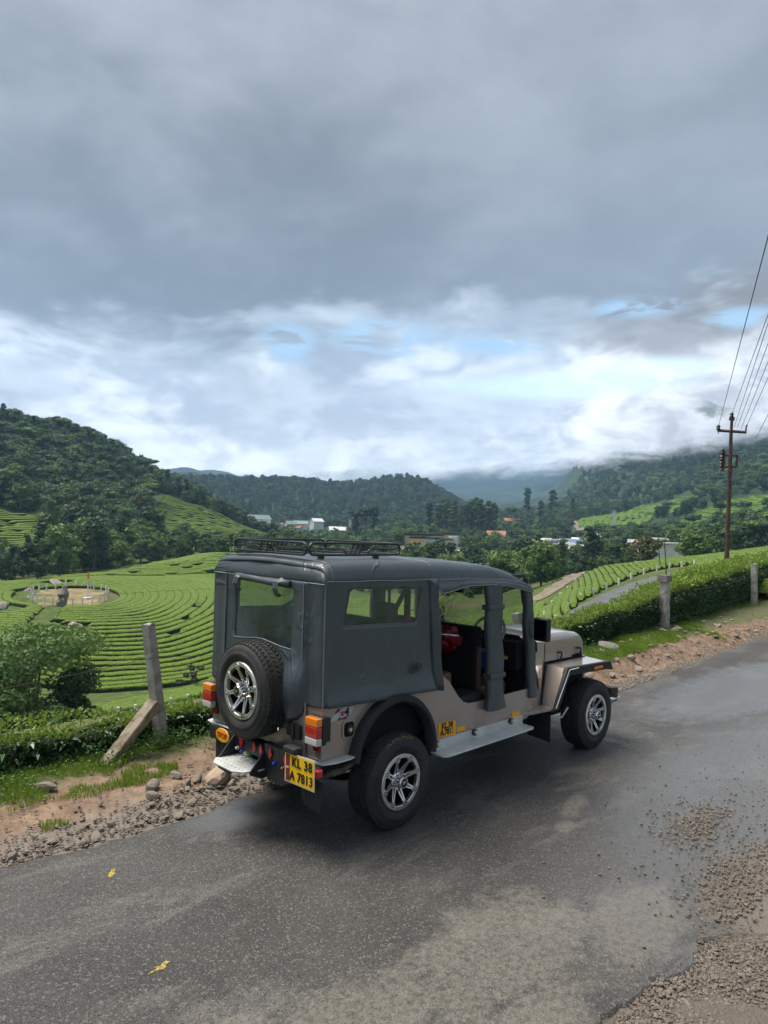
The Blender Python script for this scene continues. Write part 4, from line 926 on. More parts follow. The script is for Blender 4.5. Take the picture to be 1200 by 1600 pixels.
for i, (x, y, a, l, w) in enumerate(((-1.16, .70, 1.0, .13, .045), (-1.41, -.42, .2, .12, .05))):
    mb = MB(); pts = []
    for k in range(22):
        t = 6.283*k/22; r_ = 1+random.uniform(-.6, .35); pts.append((x+(math.cos(t)*l*r_*math.cos(a)-math.sin(t)*w*r_*math.sin(a))*.5, y+(math.cos(t)*l*r_*math.sin(a)+math.sin(t)*w*r_*math.cos(a))*.5))
    zr = lambda X, Y: float((.012*fbm(np.array([X]), np.array([Y]), .8, 36)*2+.004*fbm(np.array([X]), np.array([Y]), 9, 37))[0])+.0035
    mb.add([(x, y, zr(x, y))]+[(p[0], p[1], zr(*p)) for p in pts], [(0, 1+k, 1+(k+1) % 22) for k in range(22)])
    tag(mb.build('paint_mark', M_ypaint), ['worn yellow paint fleck on the asphalt near the rubble edge', 'worn yellow paint fleck in the middle of the near asphalt'][i], kind='structure')

# ---------------------------------------------------------------- stones and gravel
def zv(x, y): return float(near_z(np.array([x]), np.array([y]))[0])
def stuff_scatter(name, protos, P, smin, smax, mtl=None, flatrot=True, big=None):
    n = len(P); me = bpy.data.meshes.new(name); me.vertices.add(n); me.vertices.foreach_set('co', np.asarray(P, np.float32).ravel())
    def A(nm, typ, vals): a = me.attributes.new(nm, typ, 'POINT'); a.data.foreach_set('value', vals)
    sz = smin+(smax-smin)*RNG.random(n)**2.2; A('size', 'FLOAT', sz.astype(np.float32)); A('turn', 'FLOAT', RNG.uniform(0, 6.28, n).astype(np.float32)); A('pick', 'INT', RNG.integers(0, len(protos), n).astype(np.int32)); A('tip', 'FLOAT', RNG.normal(0, .35, n).astype(np.float32))
    o = link_mesh(name, me, None); tag(o, kind='stuff')
    ng = bpy.data.node_groups.new('scatter_'+name, 'GeometryNodeTree'); ng.interface.new_socket('Geometry', in_out='INPUT', socket_type='NodeSocketGeometry'); ng.interface.new_socket('Geometry', in_out='OUTPUT', socket_type='NodeSocketGeometry')
    N = ng.nodes; Lk = ng.links; gi = N.new('NodeGroupInput'); go = N.new('NodeGroupOutput'); ip = N.new('GeometryNodeInstanceOnPoints'); jn = N.new('GeometryNodeJoinGeometry')
    for p in protos:
        src = bpy.data.objects.new('scatter_source', p); oi = N.new('GeometryNodeObjectInfo'); oi.inputs[0].default_value = src; oi.inputs['As Instance'].default_value = True; Lk.new(oi.outputs['Geometry'], jn.inputs[0])
    def at_(nm, typ='FLOAT'): q = N.new('GeometryNodeInputNamedAttribute'); q.data_type = typ; q.inputs[0].default_value = nm; return q.outputs[0]
    Lk.new(gi.outputs[0], ip.inputs['Points']); Lk.new(jn.outputs[0], ip.inputs['Instance']); ip.inputs['Pick Instance'].default_value = True
    Lk.new(at_('pick', 'INT'), ip.inputs['Instance Index']); Lk.new(at_('size'), ip.inputs['Scale'])
    cb = N.new('ShaderNodeCombineXYZ'); Lk.new(at_('turn'), cb.inputs[2]); Lk.new(at_('tip'), cb.inputs[0]); Lk.new(cb.outputs[0], ip.inputs['Rotation'])
    Lk.new(ip.outputs[0], go.inputs[0]); md = o.modifiers.new('scatter', 'NODES'); md.node_group = ng; return o
def low_rocks(m, k=6, sub=1):
    out = []
    for i in range(k): q = rock_mesh(60+i, sub, random.uniform(.5, .8)); q.materials.append(m); out.append(q)
    return out
M_grav_b = pmat('brown_gravel', rock_fn((.07, .058, .048), (.27, .225, .18)), .75, 0, .35)
M_grav_g = pmat('road_gravel', rock_fn((.06, .05, .042), (.26, .21, .165)), .7, 0, .35)
def pts_verge(n, x0, x1, f):
    P = []
    while len(P) < n:
        x = random.uniform(x0, x1); y = f(x)
        if y is not None: P.append((x, y, zv(x, y)+.0))
    return P
GP = pts_verge(3600, -2.6, 3.0, lambda x: float(y_left(np.array([x]))[0])+abs(random.gauss(0, .30))+.0)
GP += pts_verge(6500, 5.0, 17, lambda x: float(y_left(np.array([x]))[0])-.03+abs(random.gauss(0, .33)))
GP += pts_verge(900, -2.5, 3, lambda x: random.uniform(1.4, 2.5))+pts_verge(1800, 6, 20, lambda x: random.uniform(1.6, 3.2))+pts_verge(1700, 12, 26, lambda x: random.uniform(2.2, 3.5))
stuff_scatter('gravel', low_rocks(M_grav_b), GP, .007, .042)
RP = []
for (cx, cy, sx, sy, n, sz) in ((2.55, -1.60, .26, .10, 1100, 0), (1.95, -2.10, .34, .12, 1500, 0), (1.5, -2.25, .22, .08, 500, 0), (2.6, -1.7, .7, .35, 600, 0), (3.9, -1.9, 1.2, .5, 380, 0)):
    for _ in range(n): RP.append((random.gauss(cx, sx), random.gauss(cy, sy), .006))
stuff_scatter('road_grit', low_rocks(M_grav_g), [p for p in RP if p[1] > -2.75], .005, .030)
SP = [(random.uniform(-.6, 3.0), -2.2-abs(random.gauss(0, .5)), -.04) for _ in range(17000)]
stuff_scatter('shoulder_gravel', low_rocks(M_grav_b), SP, .007, .034)
# rubble stones one by one
pl = []
def place_stone(x, y, s, i, label, group):
    for (a, b_, c) in pl:
        if math.hypot(a-x, b_-y) < (c+s)*.42: return False
    pl.append((x, y, s)); rock('stone', x, y, s*random.uniform(.9, 1.3), s*random.uniform(.65, .95), s*random.uniform(.32, .6), M_rubble, label, 'stone', group, sink=.12, z=zv(x, y)-.005, tilt=.35); return True
i = 0; tries = 0
while i < 120 and tries < 4000:
    tries += 1; x = random.uniform(-2.2, 2.2); s = random.choice([.045, .05, .06, .07, .08, .10, .12]); y = float(y_left(np.array([x]))[0])+.06+abs(random.gauss(.14, .17))+(.22 if x > -.3 else 0)*random.random()
    i += place_stone(x, y, s, i, ('small' if s < .075 else 'fist-sized' if s < .1 else 'large flat')+' grey-brown broken stone in the rubble strip left of the asphalt', 'rubble stones between asphalt and bank on the left')
i = 0; tries = 0
while i < 60 and tries < 3000:
    tries += 1; x = random.uniform(6.3, 16); s = random.choice([.08, .1, .13, .17]); y = float(y_left(np.array([x]))[0])+.1+random.random()**.7*1.15*(1+(x-6)*.04)
    i += place_stone(x, y, s, i, ('small' if s < .11 else 'large')+' brownish stone on the washed-out verge ahead of the vehicle', 'stones on the verge ahead of the vehicle')
rock('boulder', .26, 1.68, .32, .26, .17, M_pale, 'pale sandy boulder on the verge behind the vehicle rear', sink=.15, z=zv(.3, 1.66), rz=.6, seed=3)
rock('boulder', 9.0, 2.55, .55, .42, .22, M_rock, 'flat grey boulder in the grass ahead of the vehicle', sink=.2, z=zv(9, 2.55), rz=.2, seed=5)
rock('boulder', -.98, 2.35, .22, .12, .08, M_rubble, 'flat brown stone in the grass beside the hedge on the left', sink=.1, z=zv(-1, 2.35))
rock('boulder', -.28, 1.85, .16, .13, .09, M_rubble, 'lone dark stone on bare red soil above the rubble', sink=.1, z=zv(-.3, 1.8))
for k, (x, y, s) in enumerate(((12.1, 2.9, .3), (12.45, 2.75, .34), (12.8, 2.9, .28), (12.9, 3.1, .3), (12.3, 3.15, .3))):
    rock('stone', x, y, s, s*.8, s*.5, M_rubble, 'stone heaped round the foot of the right concrete post', 'stone', 'stones round the foot of the post', sink=.1, z=zv(x, y))

# ---------------------------------------------------------------- roadside hedge
HX = [-30, -3, .5, 5, 9, 11, 13, 15.5, 18, 22, 30, 46, 60]; HY = [2.6, 2.74, 2.76, 2.83, 2.95, 3.02, 3.14, 3.36, 3.65, 4.1, 5.1, 7.6, 11]
HT = [.40, .38, .33, .42, .60, .73, .90, 1.04, 1.15, 1.26, 1.33, 1.5, 1.6]; HW = [.7, .7, .62, .6, .5, .68, .85, 1.1, 1.2, 1.35, 1.5, 2, 2]
def hedge_at(x): return np.interp(x, HX, HY), np.interp(x, HX, HT), np.interp(x, HX, HW)
def leaves_np(P, N_, size, seed, droop=.25, ratio=.42):
    """leaf quads folded on the midrib; P positions, N_ outward directions, size per leaf"""
    rs = np.random.default_rng(seed); n = len(P)
    ax = N_+rs.normal(size=(n, 3))*.55; ax /= np.linalg.norm(ax, axis=1)[:, None]
    sd_ = np.cross(ax, rs.normal(size=(n, 3))*.6+np.array([0, 0, 1.])); sd_ /= np.linalg.norm(sd_, axis=1)[:, None]; up = np.cross(sd_, ax)
    L = size[:, None]; W_ = L*ratio
    b0 = P; tip = P+ax*L-up*L*droop*rs.random((n, 1)); mid = P+ax*L*.5; l_ = P+ax*L*.45+sd_*W_*.5+up*L*.10; r_ = P+ax*L*.45-sd_*W_*.5+up*L*.10
    V = np.stack([b0, l_, tip, r_, mid], 1).reshape(-1, 3); k = np.arange(n)[:, None]*5
    return V, np.concatenate([k+np.array([0, 4, 2, 1]), k+np.array([0, 3, 2, 4])])
def hedge():
    root = empty('tea_hedge', (4, 3, 0), 'long clipped tea hedge running along the verge behind the vehicle', 'hedge'); o0 = np.array([4, 3, 0.])
    x = np.concatenate([np.arange(-30, -5, .6), np.arange(-5, 20, .12), np.arange(20, 60, .4)]); y0, ht, w = hedge_at(x)
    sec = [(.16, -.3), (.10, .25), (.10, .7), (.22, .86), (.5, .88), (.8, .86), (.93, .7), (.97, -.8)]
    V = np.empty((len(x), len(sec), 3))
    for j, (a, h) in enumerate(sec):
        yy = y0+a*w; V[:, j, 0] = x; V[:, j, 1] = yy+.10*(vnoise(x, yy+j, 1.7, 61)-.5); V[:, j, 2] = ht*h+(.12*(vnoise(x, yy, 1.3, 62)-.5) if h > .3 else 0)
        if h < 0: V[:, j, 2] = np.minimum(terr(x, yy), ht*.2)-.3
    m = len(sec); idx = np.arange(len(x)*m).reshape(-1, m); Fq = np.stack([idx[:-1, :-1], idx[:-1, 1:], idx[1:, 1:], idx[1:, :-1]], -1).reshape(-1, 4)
    core = link_mesh('shade_core', np_mesh('shade_core', V.reshape(-1, 3)-o0, Fq, True), mat('hedge_shade', (.022, .040, .012), .9, 0, .1), root)  # solid dark core: shade inside the hedge put into its colour
    def sample(n, x0, x1, s0, s1, seed, topshare=.55):
        rs = np.random.default_rng(seed); X = x0+(x1-x0)*rs.random(n); y0, ht, w = hedge_at(X); top = rs.random(n) < topshare
        t = rs.random(n); P = np.empty((n, 3)); P[:, 0] = X
        h = np.where(top, .90+.16*rs.random(n)**1.5, rs.random(n)**.8*.95-.02); a = np.where(top, .06+t**1.5*.9, .06+.08*rs.random(n)+(.13*(h > .8)))
        P[:, 1] = y0+a*w-np.where(top, 0, .05*rs.random(n)); lump = .14*(vnoise(X, P[:, 1], 1.5, 62)-.5)+.06*(vnoise(X, P[:, 1], 5., 63)-.5)
        P[:, 2] = np.where(top, ht*h+lump, np.maximum(ht*h, .03)+zv0(X, P[:, 1])*(1-h)); P[:, 1] += np.where(top, 0, -.10*(vnoise(X, P[:, 2], 2.2, 64)-.5))
        N_ = np.where(top[:, None], np.array([0, -.35, 1.]), np.array([0, -1., .15])); N_ = N_+rs.normal(size=(n, 3))*np.array([.5, .35, .35])
        return P, N_, s0+(s1-s0)*rs.random(n), top
    def zv0(X, Y): return near_z(X, Y)
    for (n, x0, x1, s0, s1, tsh, sd_) in ((15000, -5, 4.5, .035, .075, .5, 1), (19000, 4.5, 13, .04, .085, .55, 2), (30000, 13, 32, .06, .12, .66, 3), (12000, 32, 58, .12, .2, .8, 4)):
        P, N_, s, top = sample(n, x0, x1, s0, s1, sd_, tsh)
        s = np.where(top, s*.85, s*1.05)
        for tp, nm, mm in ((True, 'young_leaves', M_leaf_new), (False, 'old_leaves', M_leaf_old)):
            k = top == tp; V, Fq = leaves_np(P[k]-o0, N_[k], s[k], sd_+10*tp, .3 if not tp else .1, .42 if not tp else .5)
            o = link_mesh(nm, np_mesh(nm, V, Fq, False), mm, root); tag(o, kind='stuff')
    # the biggest leaves of the near left face, one by one
    protos = []
    for i in range(6):
        V, Fq = leaves_np(np.zeros((1, 3)), np.array([[1., 0, 0]]), np.array([.085]), 90+i, .5, .46); me = np_mesh('leaf', V, Fq, True); me.materials.append(M_leaf_old); protos.append(me)
    for k in range(290):
        x_ = random.uniform(-2.0, 1.6) if k < 210 else random.uniform(7.2, 12.5); y0, ht, w = (float(q) for q in hedge_at(x_)); h = random.random()**.9
        o = bpy.data.objects.new('leaf', protos[k % 6]); COL.objects.link(o); o.parent = root
        o.location = (x_-4, y0+.04+random.uniform(-.06, .07)-3, zv(x_, y0)+.02+h*(ht-.1)); s = random.uniform(.75, 1.25)*(1 if k < 210 else 1.15); o.scale = (s, s, s)
        o.rotation_euler = (random.uniform(-.8, .8), random.uniform(-.3, .9), -1.57+random.gauss(0, .8))
    st = MB()
    for k in range(70):
        x_ = random.uniform(-4, 16); y0, ht, w = (float(q) for q in hedge_at(x_)); z_ = zv(x_, y0); st.tube([(x_, y0+.2, z_-.05), (x_+random.uniform(-.1, .1), y0+.14, z_+ht*.3), (x_+random.uniform(-.2, .2), y0+.12, ht*.75)], [.012, .008, .004], 5)
    tag(st.build('stem', M_bark, root), kind='stuff')
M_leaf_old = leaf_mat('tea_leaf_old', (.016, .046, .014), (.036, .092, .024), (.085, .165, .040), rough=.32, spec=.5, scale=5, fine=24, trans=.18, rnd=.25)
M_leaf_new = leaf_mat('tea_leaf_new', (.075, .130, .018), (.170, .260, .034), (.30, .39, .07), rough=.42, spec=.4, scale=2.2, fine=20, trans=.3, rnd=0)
hedge()

# ---------------------------------------------------------------- grass and weeds on the verge
def ground_cover():
    rs = np.random.default_rng(9)
    def region(n, x0, x1, y0, y1, seed):
        X = x0+(x1-x0)*rs.random(n); Y = y0+(y1-y0)*rs.random(n); return X, Y
    Vs, Fs, o = [], [], 0
    def blades(X, Y, h, w):
        nonlocal o
        n = len(X); Z = near_z(X, Y)-.01; a = rs.random(n)*6.283; ln = (rs.random(n)-.5)*1.0; H = h*(.5+rs.random(n)); dx, dy = np.cos(a), np.sin(a)
        P0 = np.stack([X-dy*w, Y+dx*w, Z], 1); P1 = np.stack([X+dy*w, Y-dx*w, Z], 1); P2 = np.stack([X+dx*H*ln*.4+dy*w*.6, Y+dy*H*ln*.4-dx*w*.6, Z+H*.6], 1); P3 = np.stack([X+dx*H*ln, Y+dy*H*ln, Z+H], 1)
        Vs.append(np.stack([P0, P1, P2, P3], 1).reshape(-1, 3)); Fs.append(np.arange(4*n).reshape(n, 4)+o); o += 4*n
    for (n, x0, x1, ya, yb, h, th) in ((52000, -4.5, .5, 1.65, 2.95, .035, .40), (7000, .2, 3.5, 2.3, 2.95, .03, .5), (60000, 6.2, 14, 1.95, 3.4, .055, .16), (9000, 13, 26, 3.0, 5.2, .07, .5)):
        X, Y = region(n, x0, x1, ya, yb, 0); off = np.interp(X, HX, HY)-2.75; Y = Y+np.where(X > 13, 0, off)
        if x0 < -4: ok = (Y > 1.82+.45*np.clip(X+1.2, 0, 2)+.35*(vnoise(X, Y, 2., 71)-.5)*2) & (vnoise(X, Y, 6, 72) > .25)
        else: ok = (vnoise(X, Y, 1.6, 73)*.6+vnoise(X, Y, 6, 74)*.4+.5*(Y-off-2.5) > th+.02)
        blades(X[ok], Y[ok], h*(.7+.9*vnoise(X[ok], Y[ok], 3, 75)), .0035)
    tag(link_mesh('grass', np_mesh('grass', np.concatenate(Vs), np.concatenate(Fs), False), leaf_mat('grass_blade', (.085, .145, .016), (.20, .30, .035), (.33, .42, .07), rough=.6, spec=.2, scale=1.5, fine=20, rnd=0)), kind='stuff')
    # small-leaved weeds
    n = 16000; X = np.concatenate([-4.5+5.2*rs.random(n//2), .0+3*rs.random(n//8), 6.5+8*rs.random(n//2-n//8)]); Y = 1.9+1.1*rs.random(len(X))+np.interp(X, HX, HY)-2.75
    ok = (vnoise(X, Y, 2.4, 76)*.55+vnoise(X, Y, 8, 77)*.45 > .45) & ((Y > 2.1+.35*np.clip(X+1.2, 0, 2.)) | (X > 5))
    X, Y = X[ok], Y[ok]; P = np.stack([X, Y, near_z(X, Y)+rs.random(len(X))*.06], 1); N_ = np.stack([rs.normal(size=len(X)), rs.normal(size=len(X)), np.full(len(X), .8)], 1)
    V, Fq = leaves_np(P, N_, .014+.022*rs.random(len(X)), 33, .3, .5); tag(link_mesh('weeds', np_mesh('weeds', V, Fq, False), leaf_mat('weed_leaf', (.06, .12, .022), (.12, .24, .04), (.2, .34, .07), rough=.5, spec=.3, scale=2, fine=18, rnd=0)), kind='stuff')
    # taller leafy tufts at the foot of the posts
    P, N_ = [], []
    for (cx, cy, r_, m, hh) in ((.02, 2.66, .22, 420, .16), (.34, 2.66, .16, 260, .13), (-.35, 2.62, .16, 200, .14), (.7, 2.62, .25, 300, .12), (-1.3, 2.5, .3, 260, .1), (-1.9, 2.45, .35, 300, .1), (1.2, 2.65, .3, 260, .12), (7.6, 2.35, .5, 420, .18), (8.3, 2.55, .5, 420, .2), (10.6, 2.75, .4, 260, .14), (.75, 2.0, .06, 60, .1)):
        for _ in range(m):
            a = random.random()*6.283; q = r_*random.random()**.5; x_, y_ = cx+q*math.cos(a), cy+q*math.sin(a); P.append((x_, y_, zv(x_, y_)+random.random()*hh)); N_.append((math.cos(a)+random.gauss(0, .4), math.sin(a)-.3+random.gauss(0, .4), .5))
    P, N_ = np.array(P), np.array(N_); V, Fq = leaves_np(P, N_, .02+.03*rs.random(len(P)), 34, .3, .45); tag(link_mesh('leafy_tufts', np_mesh('leafy_tufts', V, Fq, False), M_tuft), kind='stuff')
M_tuft = leaf_mat('tuft_leaf', (.03, .08, .016), (.06, .145, .026), (.12, .23, .05), rough=.45, spec=.35, scale=4, fine=20, rnd=0)
ground_cover()

# ---------------------------------------------------------------- concrete posts, broken slab, wire
def conc_fn(g, b):
    v = g.coord('Object'); n1 = g.noise(v, 5, 6, .7); n2 = g.noise(v, 40, 4, .75); z = g.sep(v)[2]
    c = g.mix(g.ss(n1, .3, .7), (.23, .22, .195), (.45, .43, .385)); c = g.mix(g.ss(n2, .55, .75, 0., .6), c, (.06, .06, .055)); c = g.mix(g.ss(n1, .62, .78, 0., .5), c, (.10, .11, .07))
    g.put(b.inputs['Base Color'], c); g.put(b.inputs['Normal'], g.bump(g.math('ADD', n1, n2), .7, .012))
M_conc = pmat('weathered_concrete', conc_fn, .9, 0, .2)
M_slab = pmat('brown_stone', lambda g, b: (g.put(b.inputs['Base Color'], g.mix(g.ss(g.noise(g.coord('Object'), 7, 6, .7), .3, .7), (.17, .135, .095), (.42, .35, .26))), g.put(b.inputs['Normal'], g.bump(g.noise(g.coord('Object'), 16, 6, .75), .8, .02))), .9, 0, .2)
def rough_bar(name, a, b_, w, d, m, label, cat, seed, taper=.95, cap=None, yaw=0., n=14, jag=.06):
    a, b_ = Vector(a), Vector(b_); t = (b_-a).normalized(); s = t.orthogonal(); s = Vector((1, 0, 0)) if abs(t.x) < .8 else Vector((0, 0, 1)); s = (s-t*s.dot(t)).normalized(); q = t.cross(s); c_, s_ = math.cos(yaw), math.sin(yaw); s, q = s*c_+q*s_, q*c_-s*s_
    mb = MB(); sec = [(-.5, -.42), (-.42, -.5), (.1, -.5), (.42, -.5), (.5, -.42), (.5, .1), (.5, .42), (.42, .5), (0, .5), (-.42, .5), (-.5, .42), (-.5, 0)]; k = len(sec); vs = []
    for i in range(n+1):
        f = i/n; p = a.lerp(b_, f); sc = 1-(1-taper)*f
        for (u_, v_) in sec:
            j = mnoise.noise(Vector((u_*2+seed, v_*2, f*6)))*jag+mnoise.noise(Vector((u_*6+seed, v_*6, f*22)))*jag*.5
            e = mnoise.noise(Vector((u_*4+seed*2, v_*4, 0)))*jag*1.2*(b_-a).length*.25 if i == n else 0
            vs.append(p+s*(u_*w*sc*(1+j))+q*(v_*d*sc*(1+j))+t*e)
    fs = [(i*k+j, i*k+(j+1) % k, (i+1)*k+(j+1) % k, (i+1)*k+j) for i in range(n) for j in range(k)]+[tuple(n*k+j for j in range(k))]
    mb.add(vs, fs)
    if label is None: return mb
    o = mb.build(name, m, loc=tuple(a)); tag(o, label, cat); return o
rough_bar('concrete_post', (.31, 2.75, -.1), (.13, 2.80, 1.27), .112, .10, M_conc, 'leaning weathered concrete fence post propping the broken slab, left of the vehicle', 'post', 1, .93, yaw=.35, jag=.05)
rough_bar('broken_slab', (-.44, 2.55, -.02), (.13, 2.62, .53), .10, .10, M_slab, 'broken brown stone slab leaning against the left concrete post', 'stone slab', 2, 1.15, yaw=.5, n=12, jag=.14)
rough_bar('concrete_post', (6.8, 2.85, -.1), (6.73, 2.98, .88), .17, .14, M_conc, 'concrete post seen through the windscreen of the vehicle', 'post', 3, 1.0, jag=.1)
rough_bar('concrete_post', (12.55, 3.06, -.1), (12.5, 3.05, 1.18), .19, .18, M_conc, 'weathered post with a broad dark cap, right of the vehicle bonnet', 'post', 4, .95, jag=.1)
cp = rough_bar('x', (12.5, 3.05, 1.16), (12.5, 3.05, 1.30), .25, .23, None, None, None, 5, .97, jag=.12, n=3)
cpo = cp.build('post_cap', M_rock, bpy.data.objects['concrete_post.002']); 
rough_bar('concrete_post', (20.5, 3.75, -.1), (20.45, 3.75, 1.32), .17, .16, M_conc, 'brownish post at the right edge of the verge, farthest along', 'post', 6, .95, jag=.12)
def wire(pts, sag, label, r_=.0028, name='fence_wire', cat='fence wire', barbs=True, m=None):
    mb = MB(); path = []
    for a, b_ in zip(pts[:-1], pts[1:]):
        a, b_ = Vector(a), Vector(b_); n = 12
        for i in range(n+(1 if b_ == Vector(pts[-1]) else 0)): f = i/n; p = a.lerp(b_, f); p.z -= sag*4*f*(1-f); path.append(p)
    mb.tube(path, r_, 4)
    if barbs:
        L_tot = sum((path[i+1]-path[i]).length for i in range(len(path)-1)); k = int(L_tot/.16)
        for i in range(k):
            f = (i+.5)/k*(len(path)-1); j = int(f); p = path[j].lerp(path[min(j+1, len(path)-1)], f-j); mb.tube([p+Vector((random.uniform(-.012, .012), .008, .016)), p-Vector((random.uniform(-.012, .012), .008, .016))], .0018, 3, cap=False)
    o = mb.build(name, m or mat('rusty_wire', (.09, .06, .045), .7, .4), loc=pts[0]); return tag(o, label, cat)
wire([(-4.5, 2.75, .75), (.2, 2.72, .95)], .06, 'upper strand of fence wire running left from the leaning post')
wire([(-4.5, 2.70, .25), (-1.2, 2.66, .36), (.0, 2.60, .42), (.28, 2.68, .46)], .03, 'lower strand of fence wire crossing the broken slab')
wire([(.2, 2.73, .95), (6.75, 2.9, .62), (12.5, 2.94, .95), (20.45, 3.66, 1.0), (30, 5, 1.1)], .10, 'upper strand of fence wire along the hedge on the right')
wire([(6.8, 2.85, .2), (9.2, 2.8, .10), (12.55, 2.96, .35), (20.5, 3.66, .45), (30, 5, .5)], .05, 'low slack strand of fence wire along the hedge on the right')
wire([(.24, 2.68, 1.02), (.2, 2.735, 1.03), (.12, 2.8, 1.02)], 0, 'loop of wire bound round the leaning post', barbs=False)
# ---------------------------------------------------------------- power pole and lines
M_pole = simple_noise_mat('rusty_pole', (.06, .030, .027), (.115, .058, .048), 2.5, .75, .3, 30, .01, .3)
M_cer = mat('dark_ceramic', (.04, .02, .025), .3)
M_wirem = mat('cable', (.05, .05, .055), .6, .3)
def power_pole():
    b0 = at(1134.5, 893, 38); top = at(1142.5, 672, 38); z = 1.0; base = Vector((b0[0], b0[1], T(b0[0], b0[1])-.2)); tp = Vector(top)
    e = empty('power_pole', tuple(base), 'tall rust-brown power pole with cross-arm rising behind the hedge', 'power pole')
    rt = Vector((_RR[0], _RR[1], 0)).normalized(); yawm = math.atan2(rt.y, rt.x)
    ax = (tp-base).normalized(); MB().tube([base, tp], [.12, .08], 8).build('pole', M_pole, e, smooth=2)
    def P(u, v): return Vector(at(u, v, 38))
    a, b_ = P(1121, 672.5), P(1166.5, 675.5); mid = (a+b_)/2; mb = MB(); mb.tube([a, b_], .07, 4); mb.build('cross_arm', M_pole, e)
    MB().tube([P(1139, 654.2), P(1148, 654.8)], .08, 4).build('top_bracket', M_pole, e); MB().tube([P(1143.6, 655), P(1142.5, 674)], .07, 8).build('top_spike', M_pole, e)
    def insul(u, v):
        p = P(u, v); MB().lathe([(-.30, .02), (-.14, .02), (-.14, .07), (-.06, .10), (-.02, .07), (.04, .10), (.10, .07), (.14, .03)], 8, p, 'z', cap=True).build('insulator', M_cer, e, smooth=2); return p
    ins = [insul(1143.5, 648.5), insul(1122.5, 668)]
    MB().tube([P(1165.5, 673), P(1166, 666), P(1168, 664)], .035, 6).build('hook', M_pole, e)
    for pts in ([(1131.8, 705), (1130, 735), (1125.5, 735)], [(1152, 711), (1150.5, 729.5)], [(1132, 711.5), (1152, 711.5)], [(1131, 729), (1150.5, 729.5)]):
        MB().tube([P(*q) for q in pts], .055, 4).build('bracket', M_pole, e)
    for u, v in ((1129, 704), (1128, 714.5), (1127, 724.5)): insul(u, v+1)
    return P
PP = power_pole()
# conductors running off over the camera's right shoulder and on into the valley
runs = [((1122.5, 667, 38), (1200, 370, 13), (1118, 690, 70)), ((1143.5, 647.5, 38), (1200, 492, 21), (1125, 705, 75)), ((1147, 668, 38.2), (1200, 505, 22), (1135, 700, 75)), ((1152, 668, 38.4), (1200, 537, 23), (1143, 706, 75)),
        ((1158, 670, 38.6), (1200, 565, 24), (1150, 700, 75)), ((1167, 665, 38), (1200, 590, 25), (1158, 697, 70)), ((1181, 685, 40), (1200, 648, 26), (1172, 700, 60))]
names = ['leftmost power cable, climbing steeply from the cross-arm to the frame edge', 'power cable rising from the top insulator of the pole', 'third power cable from the left above the cross-arm', 'fourth power cable from the left above the cross-arm',
         'fifth power cable from the left above the cross-arm', 'power cable leaving the hook at the right end of the cross-arm', 'rightmost and lowest power cable beside the pole']
for (a, b_, c), nm in zip(runs, names):
    A, B, Cc = Vector(at(*a)), Vector(at(*b_)), Vector(at(*c)); ext = B+(B-A)*.8; wire([tuple(ext), tuple(B), tuple(A)], 0, nm, .009, 'power_cable', 'power cable', False, M_wirem)
wire([tuple(at(1136, 731, 38)), tuple(at(1178, 752, 34)), tuple(at(1240, 790, 30))], .1, 'thin service cable sloping down right from the pole brackets', .008, 'service_cable', 'power cable', False, M_wirem)
for (u, d, h, lab, r_) in ((1003, 112, 5.0, 'slim wooden pole left of the two dark poles over the right tea slope', .09), (1034, 84, 3.3, 'dark slim leaning pole at the tea slope edge, left of its twin', .06), (1043.5, 66, 3.0, 'dark slim pole beside the valley road, right of its twin', .055), (765+236, 0, 0, '', 0)):
    if not d: continue
    x, y = ud(u, d); z = T(x, y); e = empty('slim_pole', (x, y, z), lab, 'pole'); ln = {1003: .05, 1034: -.35, 1043.5: -.22}[u]; rt = Vector((_RR[0], _RR[1], 0))*ln
    MB().tube([Vector((x, y, z-.2)), Vector((x, y, z+h))+rt], [r_, r_*.7], 6).build('shaft', M_bark, e); MB().tube([Vector((x, y, z+h*.93))+rt*.93-Vector((_RR[0], _RR[1], 0))*.35, Vector((x, y, z+h*.93))+rt*.93+Vector((_RR[0], _RR[1], 0))*.35], r_*.6, 4).build('crosspiece', M_bark, e)

